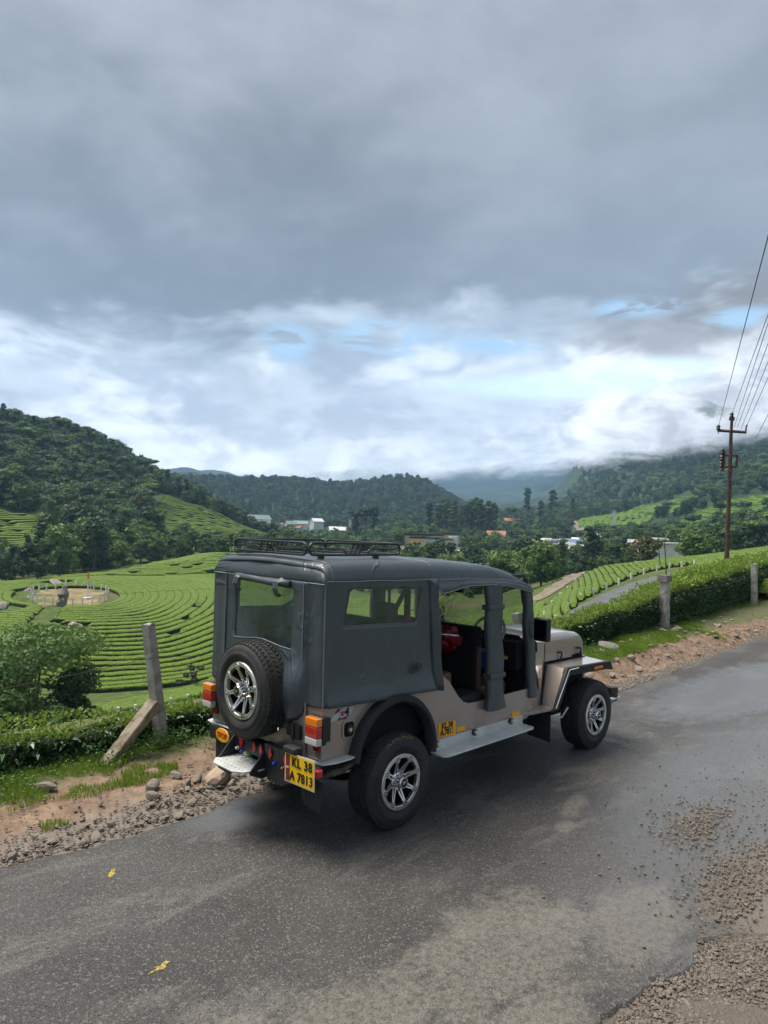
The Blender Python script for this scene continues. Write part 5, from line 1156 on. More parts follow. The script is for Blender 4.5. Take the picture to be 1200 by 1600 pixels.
# ---------------------------------------------------------------- village and houses
M_wall = simple_noise_mat('plaster_pale', (.50, .51, .50), (.66, .66, .63), .8, .8, 0)
M_wall2 = simple_noise_mat('plaster_cream', (.38, .35, .28), (.52, .48, .40), .8, .8, 0)
M_tin = simple_noise_mat('tin_roof', (.22, .23, .24), (.36, .37, .38), 1.2, .5, 0, metal=.3)
M_rustroof = simple_noise_mat('rust_roof', (.20, .12, .085), (.33, .24, .19), 1.2, .7, 0)
M_blue = mat('blue_tarp', (.06, .13, .32), .6); M_tile = mat('clay_tile', (.34, .15, .09), .8); M_win = mat('dark_window', (.03, .035, .04), .25); M_greenroof = mat('green_roof', (.13, .20, .19), .6)
M_yel = mat('yellow_wall', (.52, .42, .16), .8); M_lblue = mat('light_blue_wall', (.30, .42, .55), .7)
def house(u, d, L, W, H, rot, wm, rm, label, roof='gable', storeys=1, lift=0, group=None, cat='house', name='house', base=6):
    x, y = ud(u, d); z = T(x, y)+lift; vd = math.atan2(y-CAM[1], x-CAM[0]); a = vd+math.pi/2+rot
    e = empty(name, (x, y, z), label, cat, group); Mr = Matrix.Rotation(a, 3, 'Z'); o = Vector((x, y, z)); F = lambda p: Mr @ p+o
    MB().box2((-L/2, -W/2, -base), (L/2, W/2, H)).xf(F).build('wall', wm, e)
    rh = min(W, L)*.32 if roof == 'gable' else .25; ov = .5
    if roof == 'gable':
        m = MB(); m.prism([(-W/2-ov, H-.15), (0, H+rh), (W/2+ov, H-.15), (W/2+ov, H+.05), (0, H+rh+.22), (-W/2-ov, H+.05)], -L/2-ov, L/2+ov, 'x'); m.xf(F).build('roof', rm, e)
        m = MB(); m.prism([(-W/2+.02, H-.05), (W/2-.02, H-.05), (0, H+rh-.12)], -L/2+.02, L/2-.02, 'x'); m.xf(F).build('gable', wm, e)
    elif roof == 'lean': MB().add([(-L/2-ov, -W/2-ov, H+.1), (L/2+ov, -W/2-ov, H+.1), (L/2+ov, W/2+ov, H+1.1), (-L/2-ov, W/2+ov, H+1.1), (-L/2-ov, -W/2-ov, H+.22), (L/2+ov, -W/2-ov, H+.22), (L/2+ov, W/2+ov, H+1.22), (-L/2-ov, W/2+ov, H+1.22)], [(0, 1, 2, 3), (4, 5, 6, 7), (0, 1, 5, 4), (2, 3, 7, 6), (0, 3, 7, 4), (1, 2, 6, 5)]).xf(F).build('roof', rm, e)
    else: MB().box2((-L/2-.2, -W/2-.2, H+.003), (L/2+.2, W/2+.2, H+.3)).xf(F).build('roof', rm, e)
    n = max(1, int(L/3.4))
    for s in range(storeys):
        hz = H/storeys*(s+.52)
        for k in range(n):
            xx = -L/2+(k+.5)*L/n; MB().box2((xx-.55, -W/2-.05, hz-.55), (xx+.55, -W/2+.02, hz+.55)).xf(F).build('window' if (k != n//2 or s) else 'door', M_win, e)
    return e
house(402, 606, 20, 11, 7, .35, M_wall, M_greenroof, 'long pale two-storey building with grey-green roof among the far trees', storeys=2, lift=3)
house(421, 600, 24, 9, 7, .1, M_wall2, M_wall, 'flat-roofed grey-white block just below the long pale building', roof='flat', storeys=2, lift=-3)
house(455, 612, 9, 8, 4, .4, M_wall2, M_greenroof, 'small pale house between the two big far white buildings, left one', lift=2)
house(471, 614, 12, 8, 4, -.2, M_wall, M_greenroof, 'small pale house just left of the tall white gabled one', lift=2)
house(495, 606, 9, 8, 7.5, .5, M_wall, M_wall, 'tall white gabled house standing bright against the far woods', storeys=3, lift=2)
house(527, 560, 12, 8, 3.5, .2, M_wall, M_wall, 'low white roofed house half hidden right of the tall white one', lift=1)
house(550, 580, 5, 5, 9, 0, M_wall, M_wall, 'narrow white tower-like house at the edge of the tall grove', roof='flat', lift=3)
# long market shed with blue tarpaulins
house(664, 322, 17, 5, 2.2, -.1, M_wall2, M_rustroof, 'long low shed with brown tin roof above the dry field', roof='lean', lift=2.2, base=1.5, name='shed', cat='shed')
for k, (u, m, L, lab) in enumerate(((650, M_yel, 7, 'yellow stall front at the left end of the long shed'), (664, M_blue, 6, 'blue tarpaulin stall in the middle of the shed row'), (675, M_lblue, 6, 'light blue stall beside the blue tarpaulin'), (688, M_blue, 5, 'small dark blue tarpaulin stall on the right of the shed row'), (699, M_wall2, 8, 'grey stall at the right end of the shed row'))):
    house(u, 314, L*.62, 3, 1.7, -.1, m if m is not M_blue else M_wall2, m if m is not M_yel else M_rustroof, lab, roof='lean', lift=1.9, base=1.2, name='stall', cat='stall')
house(709, 318, 3.4, 3.4, 3, .2, M_wall, M_wall, 'small white cube house at the right end of the market sheds', roof='flat', lift=2.2, base=2)
house(697, 338, 13, 3, 1.8, .25, M_wall2, M_tin, 'long narrow tin-roofed shed rising behind the market sheds', roof='lean', lift=3.6, base=2, name='shed', cat='shed')
house(705, 292, 7, 4, 1.4, 0, M_lblue, M_wall, 'low light blue shelter lying on the dry field', roof='flat', name='shelter', cat='shelter')
house(776, 420, 10, 7, 3, 0, M_wall2, M_tile, 'brown-roofed house alone on the hillside above the bushes', lift=1)
house(776, 560, 9, 6, 3, 0, M_wall2, M_tile, 'tiny terracotta house high on the green slope, left of two', lift=2); house(800, 560, 11, 6, 3, 0, M_wall2, M_tile, 'tiny terracotta house high on the green slope, right of two', lift=2)
house(960, 430, 1.8, 1.8, 11, 0, M_wall, M_wall, 'slender white tower standing among the trees of the right slope', roof='flat', lift=0, name='tower', cat='tower')
house(1000, 395, 4, 3, 2.4, .5, mat('orange_truck', (.42, .16, .08), .6), M_wall, 'small orange-red hut at the bend of the dirt road', roof='flat', name='hut', cat='hut')
vr = random.Random(12)
V_SP = [(838, 330), (846, 322), (852, 332), (843, 300), (856, 305), (862, 296), (868, 312), (850, 284), (860, 272), (868, 262), (858, 252), (876, 285), (884, 268), (892, 250), (890, 238), (900, 258), (908, 246), (902, 232), (916, 240), (888, 222), (878, 236), (898, 215), (912, 222), (924, 236),
        (1016, 205), (1008, 212), (1026, 214), (1036, 210), (1012, 198), (1000, 222), (862, 236), (870, 220), (846, 262)]
V_SP += [(vr.uniform(838, 928), vr.uniform(212, 325)) for _ in range(26)]+[(vr.uniform(440, 560), vr.uniform(585, 640)) for _ in range(7)]
DESC = {0: ('pale', M_wall), 1: ('cream', M_wall2), 2: ('light blue', M_lblue)}; RD = {0: ('tin', M_tin), 1: ('rusty', M_rustroof), 2: ('blue', M_blue), 3: ('white', M_wall), 4: ('clay-tiled', M_tile)}
for i, (u, d) in enumerate(V_SP):
    w = vr.choice([0, 0, 1, 1, 2]); r_ = vr.choice([0, 0, 1, 1, 3, 3, 4, 2] if i else [3]); side = 'upper' if d > 270 else 'middle' if d > 234 else 'lower'
    if u > 980: side = 'roadside'
    if d > 500: side = 'far wooded'
    house(u, d, vr.uniform(3.6, 6.2), vr.uniform(3, 4.5), vr.uniform(2.0, 3.0), vr.uniform(-.7, .7), DESC[w][1], RD[r_][1], f'small {DESC[w][0]} village house with {RD[r_][0]} roof in the {side} part of the village', lift=1.6, group='village houses in the valley')
house(1052, 152, 13, 3, 2.8, .25, M_wall, M_wall, 'long white vehicle-like shed with rounded end behind the right tea slope', roof='flat', lift=.9, name='shed', cat='shed')
house(1087, 140, 4, 3, 1.8, 0, mat('pink_wall', (.50, .20, .22), .7), mat('pink_roof', (.55, .28, .30), .6), 'tiny pink-roofed hut at the top of the right tea slope', lift=.3, name='hut', cat='hut')
rock('boulder', *ud(112, 45.5), .8, .45, .9, M_pale, 'pale upright stone under the small round tree on the left', z=T(*ud(112, 45.5)), sink=-.05)
# ---------------------------------------------------------------- the jeep (x forward, right side at y = 0)
WID = 1.39
def M_(y): return WID-y
jeep = empty('jeep', (2.1, .695, 0), 'taupe open jeep with dark grey canvas top, roof rack and rear spare wheel', 'jeep')
def paint_fn(g, b):
    v = g.coord('Object'); n = g.noise(v, 1.5, 4, .6); d = g.noise(v, 30, 4, .7)
    z = g.sep(g.node('ShaderNodeNewGeometry').outputs['Position'])[2]
    c = g.mix(n, (.315, .262, .236), (.35, .295, .264)); dirt = g.math('MULTIPLY', g.ss(z, .85, .5), g.ss(g.noise(v, 4, 6, .75), .4, .7))
    c = g.mix(g.math('MULTIPLY', dirt, .7), c, (.20, .165, .13)); g.put(b.inputs['Base Color'], c); g.put(b.inputs['Roughness'], g.math('ADD', .30, g.math('MULTIPLY', dirt, .4)))
    g.put(b.inputs['Normal'], g.bump(g.noise(v, 2.2, 2, .5), .12, .03))
M_paint = pmat('taupe_paint', paint_fn, .34, .45, .5, Coat_Weight=.9, Coat_Roughness=.10)
def canvas_fn(g, b):
    v = g.coord('Object'); n = g.noise(v, 1.3, 6, .6, .5); w = g.noise(g.vmath('MULTIPLY', v, (1., 1., .5)), 2.0, 4, .55, .4); fz = g.noise(v, 220, 2, .5); st = g.noise(g.vmath('MULTIPLY', v, (2., 2., .6)), 3.5, 6, .7)
    c = g.mix(n, (.037, .049, .059), (.052, .066, .078)); c = g.mix(g.ss(st, .55, .8, 0., .16), c, (.12, .133, .14)); g.put(b.inputs['Base Color'], c)
    g.put(b.inputs['Roughness'], g.ss(n, .3, .7, .36, .50)); cn = g.noise(g.vmath('MULTIPLY', v, (1., 1., .7)), 1.7, 3, .5, 1.2); cr = g.math('MULTIPLY', g.ss(g.math('ABSOLUTE', g.math('SUBTRACT', cn, .5)), 0., .035, 1., 0.), g.ss(g.noise(v, 1.1, 2, .5), .45, .62)); h = g.math('ADD', g.math('ADD', w, g.math('MULTIPLY', fz, .02)), g.math('MULTIPLY', cr, .22)); g.put(b.inputs['Normal'], g.bump(h, .5, .06))
M_canvas = pmat('grey_canvas', canvas_fn, .5, 0, .7)
M_blk = simple_noise_mat('black_steel', (.010, .011, .012), (.018, .018, .019), 6, .38, .1, 60, .002, .5, r2=.6)
M_rub = simple_noise_mat('black_rubber', (.012, .013, .015), (.022, .023, .025), 8, .55, .2, 80, .002, .4, r2=.7)
M_tyre = simple_noise_mat('tyre_rubber', (.014, .0155, .0175), (.042, .040, .037), 5, .62, .25, 90, .002, .35, r2=.8)
M_in = mat('dark_interior', (.007, .008, .010), .75, 0, .2); M_maroon = mat('maroon_vinyl', (.075, .022, .018), .5); M_chrome = mat('chrome', (.75, .75, .76), .12, 1.)
M_mach = simple_noise_mat('machined_alloy', (.62, .62, .60), (.80, .80, .78), 12, .34, .05, 80, .001, .5, 1., r2=.46); M_alu = simple_noise_mat('tread_plate', (.50, .52, .50), (.66, .68, .66), 4, .45, .3, 60, .003, .5, .35, r2=.6)
M_red = mat('red_lens', (.40, .008, .012), .15, 0, .6, Coat_Weight=1., Emission_Color=(0, 0, 0, 1)); M_amb = mat('amber_lens', (.75, .20, .01), .15, 0, .6, Coat_Weight=1.); M_clr = mat('clear_lens', (.50, .46, .44), .12, 0, .6, Coat_Weight=1.)
M_dia = mat('red_reflector', (.55, .01, .02), .3); M_plate = mat('plate_yellow', (.80, .47, .005), .35); M_ink = mat('plate_ink', (.01, .01, .01), .5); M_rustp = mat('plate_strip', (.16, .02, .015), .5)
def vinyl():
    def fn(g, b):
        v = g.coord('Object'); tr = g.node('ShaderNodeBsdfTransparent'); tr.inputs[0].default_value = (.70, .76, .74, 1); gl = g.node('ShaderNodeBsdfGlossy'); gl.inputs['Roughness'].default_value = .06
        g.put(gl.inputs['Normal'], g.bump(g.noise(v, 3.2, 3, .6), .5, .06)); df = g.node('ShaderNodeBsdfDiffuse'); df.inputs[0].default_value = (.22, .30, .36, 1)
        fr = g.node('ShaderNodeFresnel'); fr.inputs[0].default_value = 1.42; m1 = g.node('ShaderNodeMixShader'); g.put(m1.inputs[0], g.math('ADD', fr.outputs[0], .06)); g.l.new(tr.outputs[0], m1.inputs[1]); g.l.new(gl.outputs[0], m1.inputs[2])
        m2 = g.node('ShaderNodeMixShader'); g.put(m2.inputs[0], g.ss(g.noise(v, 2, 5, .7), .35, .7, .07, .24)); g.l.new(m1.outputs[0], m2.inputs[1]); g.l.new(df.outputs[0], m2.inputs[2]); g.l.new(m2.outputs[0], g.n['Material Output'].inputs[0])
    return pmat('clear_vinyl', fn)
M_vin = vinyl(); M_seam = mat('canvas_piping', (.115, .135, .150), .5)

# ---- body tub
def arc(cx, cz, r, a0, a1, n): return [(cx+r*math.cos(R(a0+(a1-a0)*i/n)), cz+r*math.sin(R(a0+(a1-a0)*i/n))) for i in range(n+1)]
side_poly = [(0, .645), (.32, .64)]+arc(.72, .555, .405, 168, 2, 16)+[(1.135, .557), (2.52, .505), (2.60, .53), (2.60, .785), (2.08, .785), (1.83, .782), (1.66, .79), (1.58, .815), (1.51, .87), (1.45, .94), (1.38, 1.02), (1.31, 1.065), (1.22, 1.082), (1.16, 1.085), (0, 1.075)]
def tub_side(y0, y1, name='side_panel'):
    m = MB(); m.prism(side_poly, y0, y1, 'y'); return m.build(name, M_paint, jeep, bevel=.006)
sp_r = tub_side(0, .028); sp_l = tub_side(WID-.028, WID)
MB().box2((0, .03, .645), (.028, WID-.03, 1.06)).build('rear_panel', M_paint, jeep, bevel=.006)
tail = MB().box2((-.014, .17, .66), (-.001, 1.22, 1.04)).build('tail_door', M_paint, jeep, bevel=.008)
m = MB(); m.box2((-.022, .30, .70), (-.0145, .98, .80)); m.build('pressed_panel', M_paint, tail, bevel=.007)
for y in (.165, 1.225): MB().tube([(-.016, y, .65), (-.016, y, 1.03)], .007, 6).build('door_edge', M_paint, tail)
MB().box2((-.035, .30, .765), (-.015, .355, .865)).build('hinge', M_blk, tail, bevel=.004); hb = MB(); hb.box2((-.042, .195, .755), (-.015, .30, .86)); hb.tube([(-.048, .26, .745), (-.048, .26, .87)], .012, 8); [hb.lathe([(-.052, .001), (-.052, .008), (-.04, .009)], 8, (0, yy, zz), 'x') for yy in (.215, .325) for zz in (.78, .845)]; hb.build('latch_plate', M_blk, tail, bevel=.003)
MB().tube([(-.015, .41, .87), (-.06, .41, .86), (-.065, .41, .82), (-.055, .42, .79), (-.02, .44, .785)], .007, 6).build('handle', M_chrome, tail)
# floor, bulkheads, wheel boxes, chassis
MB().box2((.03, .03, .56), (2.6, WID-.03, .60)).build('floor', M_in, jeep)
for ys in ((.03, .36), (M_(.36), M_(.03))):
    m = MB(); pr = arc(.72, .555, .43, 180, 0, 18); n = len(pr); m.add([(p[0], ys[0], p[1]) for p in pr]+[(p[0], ys[1], p[1]) for p in pr], [(i, i+1, n+i+1, n+i) for i in range(n-1)]+[tuple(range(n, 2*n)) if ys[0] < .5 else tuple(range(n))]); m.build('wheel_box', M_in, jeep)
MB().box2((.1, .36, .36), (4.05, .44, .50)).box2((.1, M_(.44), .36), (4.05, M_(.36), .50)).build('chassis_rail', M_blk, jeep).__setitem__('kind', 'stuff')
MB().box2((1.13, .03, .32), (1.17, .60, .98)).build('wheel_box_end', M_in, jeep); MB().box2((.30, .44, .62), (1.2, .46, 1.0)).build('wheel_box_end', M_in, jeep)
MB().box2((1.3, .3, .30), (3.2, 1.1, .56)).build('underbody', M_in, jeep)
for x in (.7428, 3.727):
    MB().tube([(x, .1, .357), (x, 1.29, .357)], .045, 10).build('axle', M_blk, jeep); MB().lathe([(-.13, .03), (-.09, .10), (0, .13), (.09, .10), (.13, .03)], 12, (x, .72, .357), 'x').build('differential', M_blk, jeep)
    for y in (.33, M_(.33)): MB().tube([(x-.5, y, .42), (x-.2, y, .33), (x+.2, y, .33), (x+.5, y, .42)], .03, 4).build('leaf_spring', M_blk, jeep)
MB().tube([(.50, .12, .57), (.30, .10, .50), (.14, .16, .47)], .028, 10).build('exhaust_pipe', simple_noise_mat('rusty_pipe', (.09, .07, .06), (.20, .17, .15), 12, .7, .3, 40, .004, .4, .4), jeep, smooth=True)
# rear body lip, beam, step, reflectors
m = MB(); lip = [(-.02, .30), (-.035, .02), (-.02, -.045), (.08, -.075), (.22, -.075), (.36, -.03), (.36, .01), (.0, .01), (.0, .3)]; m.prism(lip, .632, .643, 'z'); m.build('corner_lip', M_alu, jeep, bevel=.003)
m = MB(); m.prism([(p[0], M_(p[1])) for p in lip], .632, .643, 'z'); m.build('corner_lip', M_alu, jeep, bevel=.003)
beam = MB().box2((-.085, -.05, .545), (-.03, 1.29, .63)).build('rear_beam', M_blk, jeep, bevel=.006)
MB().box2((-.094, .90, .555), (-.086, 1.28, .655)).build('end_plate', M_blk, jeep, bevel=.002)
for y in (.50, .92):
    m = MB(); m.prism([(-.09, .66), (-.02, .66), (-.02, .44), (-.14, .43), (-.24, .475), (-.24, .50)], y-.006, y+.006, 'y'); m.build('step_bracket', M_blk, jeep)
m = MB(); m.prism([(-.05, .50), (-.05, .92), (-.16, .945), (-.26, .93), (-.32, .86), (-.325, .60), (-.27, .52), (-.16, .49)], .488, .502, 'z'); st = m.build('step_plate', M_alu, jeep, bevel=.004)
m = MB()
for i in range(5):
    for j in range(8):
        x, y = -.09-i*.045, .55+j*.047; m.lathe([(.502, .008), (.5065, .006), (.507, .0005)], 6, (x, y, 0), 'z')
o = m.build('grip_dots', M_alu, st); o['kind'] = 'stuff'
m = MB(); m.prism([(-.085, .53), (-.085, .70), (-.1, .68), (-.1, .55)], .1, .49, 'y'); m.build('bracket_plate', M_blk, jeep)
m = MB(); m.prism([(.50, .69), (.12, .69), (.12, .50), (.30, .43), (.46, .43)], -.12, -.108, 'x'); m.build('lower_plate', M_blk, jeep, bevel=.004)
def diamond(y, z, s=1., x=-.128):
    m = MB(); m.prism([(y, z-.045*s), (y+.024*s, z), (y, z+.045*s), (y-.024*s, z)], x-.004, x, 'x'); return m
for y, z in ((.83, .612), (.66, .612), (.575, .615), (.415, .63), (.235, .63)): diamond(y, z, .95, -.128 if y < .5 else -.096).build('reflector', M_dia, jeep)
for y, z, m_ in ((.77, .565, mat('blue_lens', (.01, .05, .5), .2)), (.67, .565, mat('green_lens', (.01, .25, .1), .2)), (.26, .565, M_red), (.36, .575, mat('blue_lens', (.01, .05, .5), .2)), (.83, .575, M_clr)):
    MB().lathe([(-.150, .001), (-.146, .008), (-.138, .012), (-.12, .013)], 10, (0, y, z), 'x').build('marker_lamp', m_, jeep, smooth=True)
MB().box2((-.10, -.085, .565), (-.045, .06, .625)).build('reflector', M_red, jeep, bevel=.012)
def text_mesh(txt, size, m, name='lettering', ext=.0015, sx=1., bold=.0, spacing=1., align='CENTER'):
    cu = bpy.data.curves.new(name, 'FONT'); cu.body = txt; cu.size = size; cu.extrude = ext; cu.offset = bold; cu.align_x = align; cu.align_y = 'CENTER'; cu.space_character = spacing; cu.resolution_u = 3
    t = bpy.data.objects.new('tmp', cu); COL.objects.link(t); dg = bpy.context.evaluated_depsgraph_get(); me = bpy.data.meshes.new_from_object(t.evaluated_get(dg)); bpy.data.objects.remove(t)
    me.transform(Matrix.Diagonal((sx, 1, 1, 1))); me.materials.clear(); me.materials.append(m); me.name = name; return me
def put_text(txt, size, m, P, xdir, zdir, parent, **kw):
    """text lying in the plane of xdir, zdir; P in world coordinates"""
    me = text_mesh(txt, size, m, **kw); o = bpy.data.objects.new('lettering', me); COL.objects.link(o); o.parent = parent
    X = Vector(xdir).normalized(); Y = Vector(zdir).normalized(); Z = X.cross(Y); mt = Matrix((X, Y, Z)).transposed().to_4x4(); mt.translation = Vector(P)-ORG[parent.name]; o.matrix_local = mt; ORG[o.name] = ORG[parent.name]; return o
# number plate: slightly turned, hung at the right of the beam
pc = Vector((-.15, .045, .605)); px, pz = Vector((.02, -1, 0)).normalized(), Vector((0, .02, 1)).normalized(); pn = px.cross(pz)
def plate(name, c, w, h, m, parent, off=0., t=.004):
    mb = MB(); q = [(-w/2, -h/2), (w/2, -h/2), (w/2, h/2), (-w/2, h/2)]; vs = [c+px*a+pz*b_+pn*(off+k) for k in (0, t) for a, b_ in q]; mb.add(vs, [(0, 1, 2, 3), (4, 5, 6, 7), (0, 1, 5, 4), (1, 2, 6, 5), (2, 3, 7, 6), (3, 0, 4, 7)]); return mb.build(name, m, parent)
if pn.x > 0: pn = -pn
npl = plate('number_plate', pc, .315, .205, mat('plate_rim', (.55, .50, .42), .4), jeep); plate('plate_face', pc, .300, .190, M_plate, npl, .0045, .001); plate('plate_strip', pc-px*.122, .042, .182, M_rustp, npl, .006, .001)
put_text('KL 38', .088, M_ink, pc+px*.030+pz*.047+pn*.0085, px, pz, npl, bold=.0022, sx=.92, spacing=1.12); put_text('A 7813', .088, M_ink, pc+px*.024-pz*.047+pn*.0085, px, pz, npl, bold=.0022, sx=.86, spacing=1.10)
put_text('IND', .020, M_clr, pc-px*.122+pn*.0085, px, pz, npl, bold=.0008)
MB().box2((-.175, .075, .703), (-.10, .215, .752)).build('rubber_buffer', M_rub, jeep, bevel=.014)
m = MB(); m.lathe([(-.100, .0005), (-.100, .052), (-.095, .054)], 28, (0, 0, 0), 'x'); m.xf(lambda p: Vector((p.x, 1.09+p.y*1.75, .605+p.z))); stp = m.build('stop_sticker', mat('sticker_orange', (.85, .40, .01), .4), jeep); put_text('STOP', .058, mat('sticker_red', (.42, .02, .01), .5), (-.1035, 1.09, .603), (0, -1, 0), (0, 0, 1), stp, bold=.0016, sx=1.0)
# mud flaps
def flap(pts, x, name='mud_flap', t=.012):
    m = MB(); m.prism(pts, x, x+t, 'x'); o = m.build(name, M_rub, jeep, bevel=.003); ys = [p[0] for p in pts]; zs = [p[1] for p in pts]; mm = MB()
    for k in range(4): yy = min(ys)+.05+k*(max(ys)-min(ys)-.1)/3; mm.box2((x-.003, yy-.006, min(zs)+.07), (x-.0005, yy+.006, max(zs)-.03))
    mm.box2((x-.003, min(ys)+.02, min(zs)+.045), (x-.0005, max(ys)-.02, min(zs)+.051)); r_ = mm.build('moulded_ribs', M_rub, o); r_['kind'] = 'stuff'
flap([(-.10, .54), (.12, .54), (.12, .40), (.09, .345), (-.08, .325), (-.10, .36)], -.07); flap([(.985, .57), (1.24, .57), (1.24, .38), (1.20, .315), (1.03, .30), (.985, .335)], -.06)
flap([(-.06, .50), (.20, .50), (.20, .25), (-.06, .23)], 2.86); flap([(M_(.20), .50), (M_(-.06), .50), (M_(-.06), .23), (M_(.20), .25)], 2.86)
# tail lamps
for k, (ya, yb) in enumerate(((-.055, .085), (1.285, 1.425))):
    hs = MB().box2((-.035, ya-.0, .775), (.0, yb, .965)).build('lamp_housing', M_blk, jeep, bevel=.004)
    for za, zb, mm, nm in ((.905, .965, M_amb, 'amber_lens'), (.828, .904, M_red, 'red_lens'), (.775, .827, M_clr, 'clear_lens')): MB().box2((-.088, ya+.004, za), (-.036, yb-.004, zb)).build(nm, mm, hs, bevel=.008)
MB().box2((-.006, -.045, .79), (.045, -.003, .955)).build('lamp_guard', M_blk, jeep, bevel=.004)
for y in (.03, 1.33): MB().box2((-.02, y-.03, .715), (-.002, y+.04, .762)).build('reflector', mat('dark_reflector', (.18, .01, .02), .25), jeep, bevel=.003)
# fuel filler, 4x4 decal, side plate, stickers
m = MB(); fr = [(.205, .765), (.295, .765), (.312, .785), (.312, .875), (.295, .895), (.205, .895), (.188, .875), (.188, .785)]; m.prism(fr, -.009, -.001, 'y'); ff = m.build('filler_frame', M_paint, jeep, bevel=.003)
m = MB(); m.prism([(.25+(p[0]-.25)*.74, .83+(p[1]-.83)*.80) for p in fr], -.0115, -.0095, 'y'); m.build('filler_recess', M_in, ff); MB().lathe([(-.012, .036), (-.026, .034), (-.028, .001)], 16, (.25, 0, .83), 'y').build('filler_cap', M_blk, ff, smooth=2); MB().lathe([(-.030, .0005), (-.030, .014), (-.012, .015)], 10, (.25, 0, .83), 'y').build('lock', M_chrome, ff, smooth=2)
M_decal_w = mat('decal_silver', (.45, .45, .48), .4); m = MB(); m.prism([(.075, .905), (.26, .93), (.285, .955), (.30, .99), (.26, .985), (.22, .995), (.10, .95), (.085, .94)], -.0035, -.0015, 'y'); dc = m.build('decal', M_decal_w, jeep)
put_text('4  4', .082, M_ink, (.185, -.0050, .958), (1, 0, .02), (.12, 0, 1), dc, bold=.003, ext=.0005); put_text('x', .055, M_dia, (.185, -.0065, .956), (1, 0, .02), (.12, 0, 1), dc, bold=.004, ext=.0005); put_text('off road', .028, M_ink, (.185, -.0050, .918), (1, 0, .02), (0, 0, 1), dc, bold=.001, ext=.0005)
M_stick = mat('sticker_yellow', (.82, .38, .003), .4); m = MB(); m.prism([(1.255, .575), (1.475, .557), (1.472, .683), (1.255, .688)], -.004, -.0005, 'y'); pl2 = m.build('side_plate', M_stick, jeep)
put_text('KL.38', .066, M_ink, (1.365, -.0058, .656), (1, 0, -.03), (0, 0, 1), pl2, bold=.0028, ext=.0005, sx=.95); put_text('A.7813', .066, M_ink, (1.365, -.0058, .602), (1, 0, -.06), (0, 0, 1), pl2, bold=.0028, ext=.0005, sx=.95)
for a, b_, c, d in ((1.495, 1.608, .572, .614), (2.295, 2.42, .553, .602)): m = MB(); m.prism([(a, c+.004), (b_, c), (b_-.004, d-.002), (a, d)], -.004, -.0005, 'y'); m.build('yellow_reflector', M_stick, jeep, bevel=.003)
# running board
m = MB(); m.prism([(1.16, .0), (1.16, -.13), (1.19, -.165), (2.40, -.165), (2.45, -.14), (2.47, .0)], .462, .476, 'z'); rb = m.build('running_board', M_alu, jeep, bevel=.004)
MB().box2((1.165, -.006, .4765), (2.465, .012, .556)).build('board_skirt', M_alu, rb)
m = MB()
for i in range(22): x = 1.25+i*.054; m.box((x, -.09+(.025 if i % 2 else -.02), .4775), (.03, .006, .003), (0, 0, .7 if i % 2 else -.7))
m.build('grip_pattern', M_alu, rb)['kind'] = 'stuff'
for x in (1.215, 1.72, 2.26):
    kb = MB().lathe([(-.004, .026), (-.03, .028)], 12, (x, 0, .535), 'y').build('knob_base', M_blk, jeep); MB().lathe([(-.031, .020), (-.050, .022), (-.058, .016), (-.060, .0005)], 14, (x, 0, .535), 'y').build('knob', mat('ivory_knob', (.55, .52, .45), .4), kb, smooth=2)
# wheel-arch rubber flare
m = MB(); n = 22; A = [R(176-184*i/n) for i in range(n+1)]; sec = [(.385, .0), (.392, -.060), (.408, -.078), (.440, -.078), (.455, -.055), (.460, 0.)]; P = [[(.71+r_*math.cos(a), y, .56+r_*math.sin(a)) for (r_, y) in sec] for a in A]; m.grid(P); m.build('wheel_arch_flare', M_rub, jeep, smooth=2)
m = MB(); m.grid([[(q[0], M_(q[1]), q[2]) for q in r_] for r_ in P]); m.build('wheel_arch_flare', M_rub, jeep, smooth=2)

# ---- cowl, hood, front wings
def both(nm, mtl, fn, **kw):
    fn(lambda y: y).build(nm, mtl, jeep, **kw); fn(M_).build(nm, mtl, jeep, **kw)
def cowl(f):
    m = MB(); P = [(2.56, f(.004), .53), (2.86, f(.06), .56), (3.18, f(.22), .90), (3.17, f(.22), 1.125), (2.66, f(.09), 1.20), (2.56, f(.02), 1.0)]
    Q = [(p[0], f(f(p[1])+.03) if False else (p[1]+(.03 if p[1] < .69 else -.03)), p[2]) for p in P]; m.add(P+Q, [(0, 1, 2, 3, 4, 5), (6, 7, 8, 9, 10, 11)]+[(i, (i+1) % 6, 6+(i+1) % 6, 6+i) for i in range(6)]); return m
both('cowl_side', M_paint, cowl)
MB().add([(2.62, .09, 1.205), (3.18, .22, 1.13), (3.18, .30, 1.19), (2.62, .16, 1.26), (2.62, 1.23, 1.26), (3.18, 1.09, 1.19), (3.18, 1.17, 1.13), (2.62, 1.30, 1.205)], [(0, 1, 2, 3), (3, 2, 5, 4), (4, 5, 6, 7)]).build('cowl_top', M_paint, jeep)
def hood_sec(x, y0, zb, zs, zt): 
    pts = [(x, y0, zb), (x, y0-.002, zs-.06), (x, y0, zs)]+[(x, y0+.09*(1-math.cos(t)), zs+(zt-zs)*math.sin(t)) for t in (R(25), R(50), R(75), R(90))]+[(x, y0+.22, zt+.008), (x, .695, zt+.016)]
    return pts+[(x, M_(p[1]), p[2]) for p in pts[-2::-1]]
hs = [hood_sec(3.175, .22, .93, 1.115, 1.205), hood_sec(3.45, .238, .92, 1.10, 1.193), hood_sec(3.75, .258, .91, 1.085, 1.178), hood_sec(3.95, .272, .905, 1.07, 1.16), hood_sec(4.03, .278, .90, 1.055, 1.135), hood_sec(4.065, .285, .90, 1.03, 1.09)]
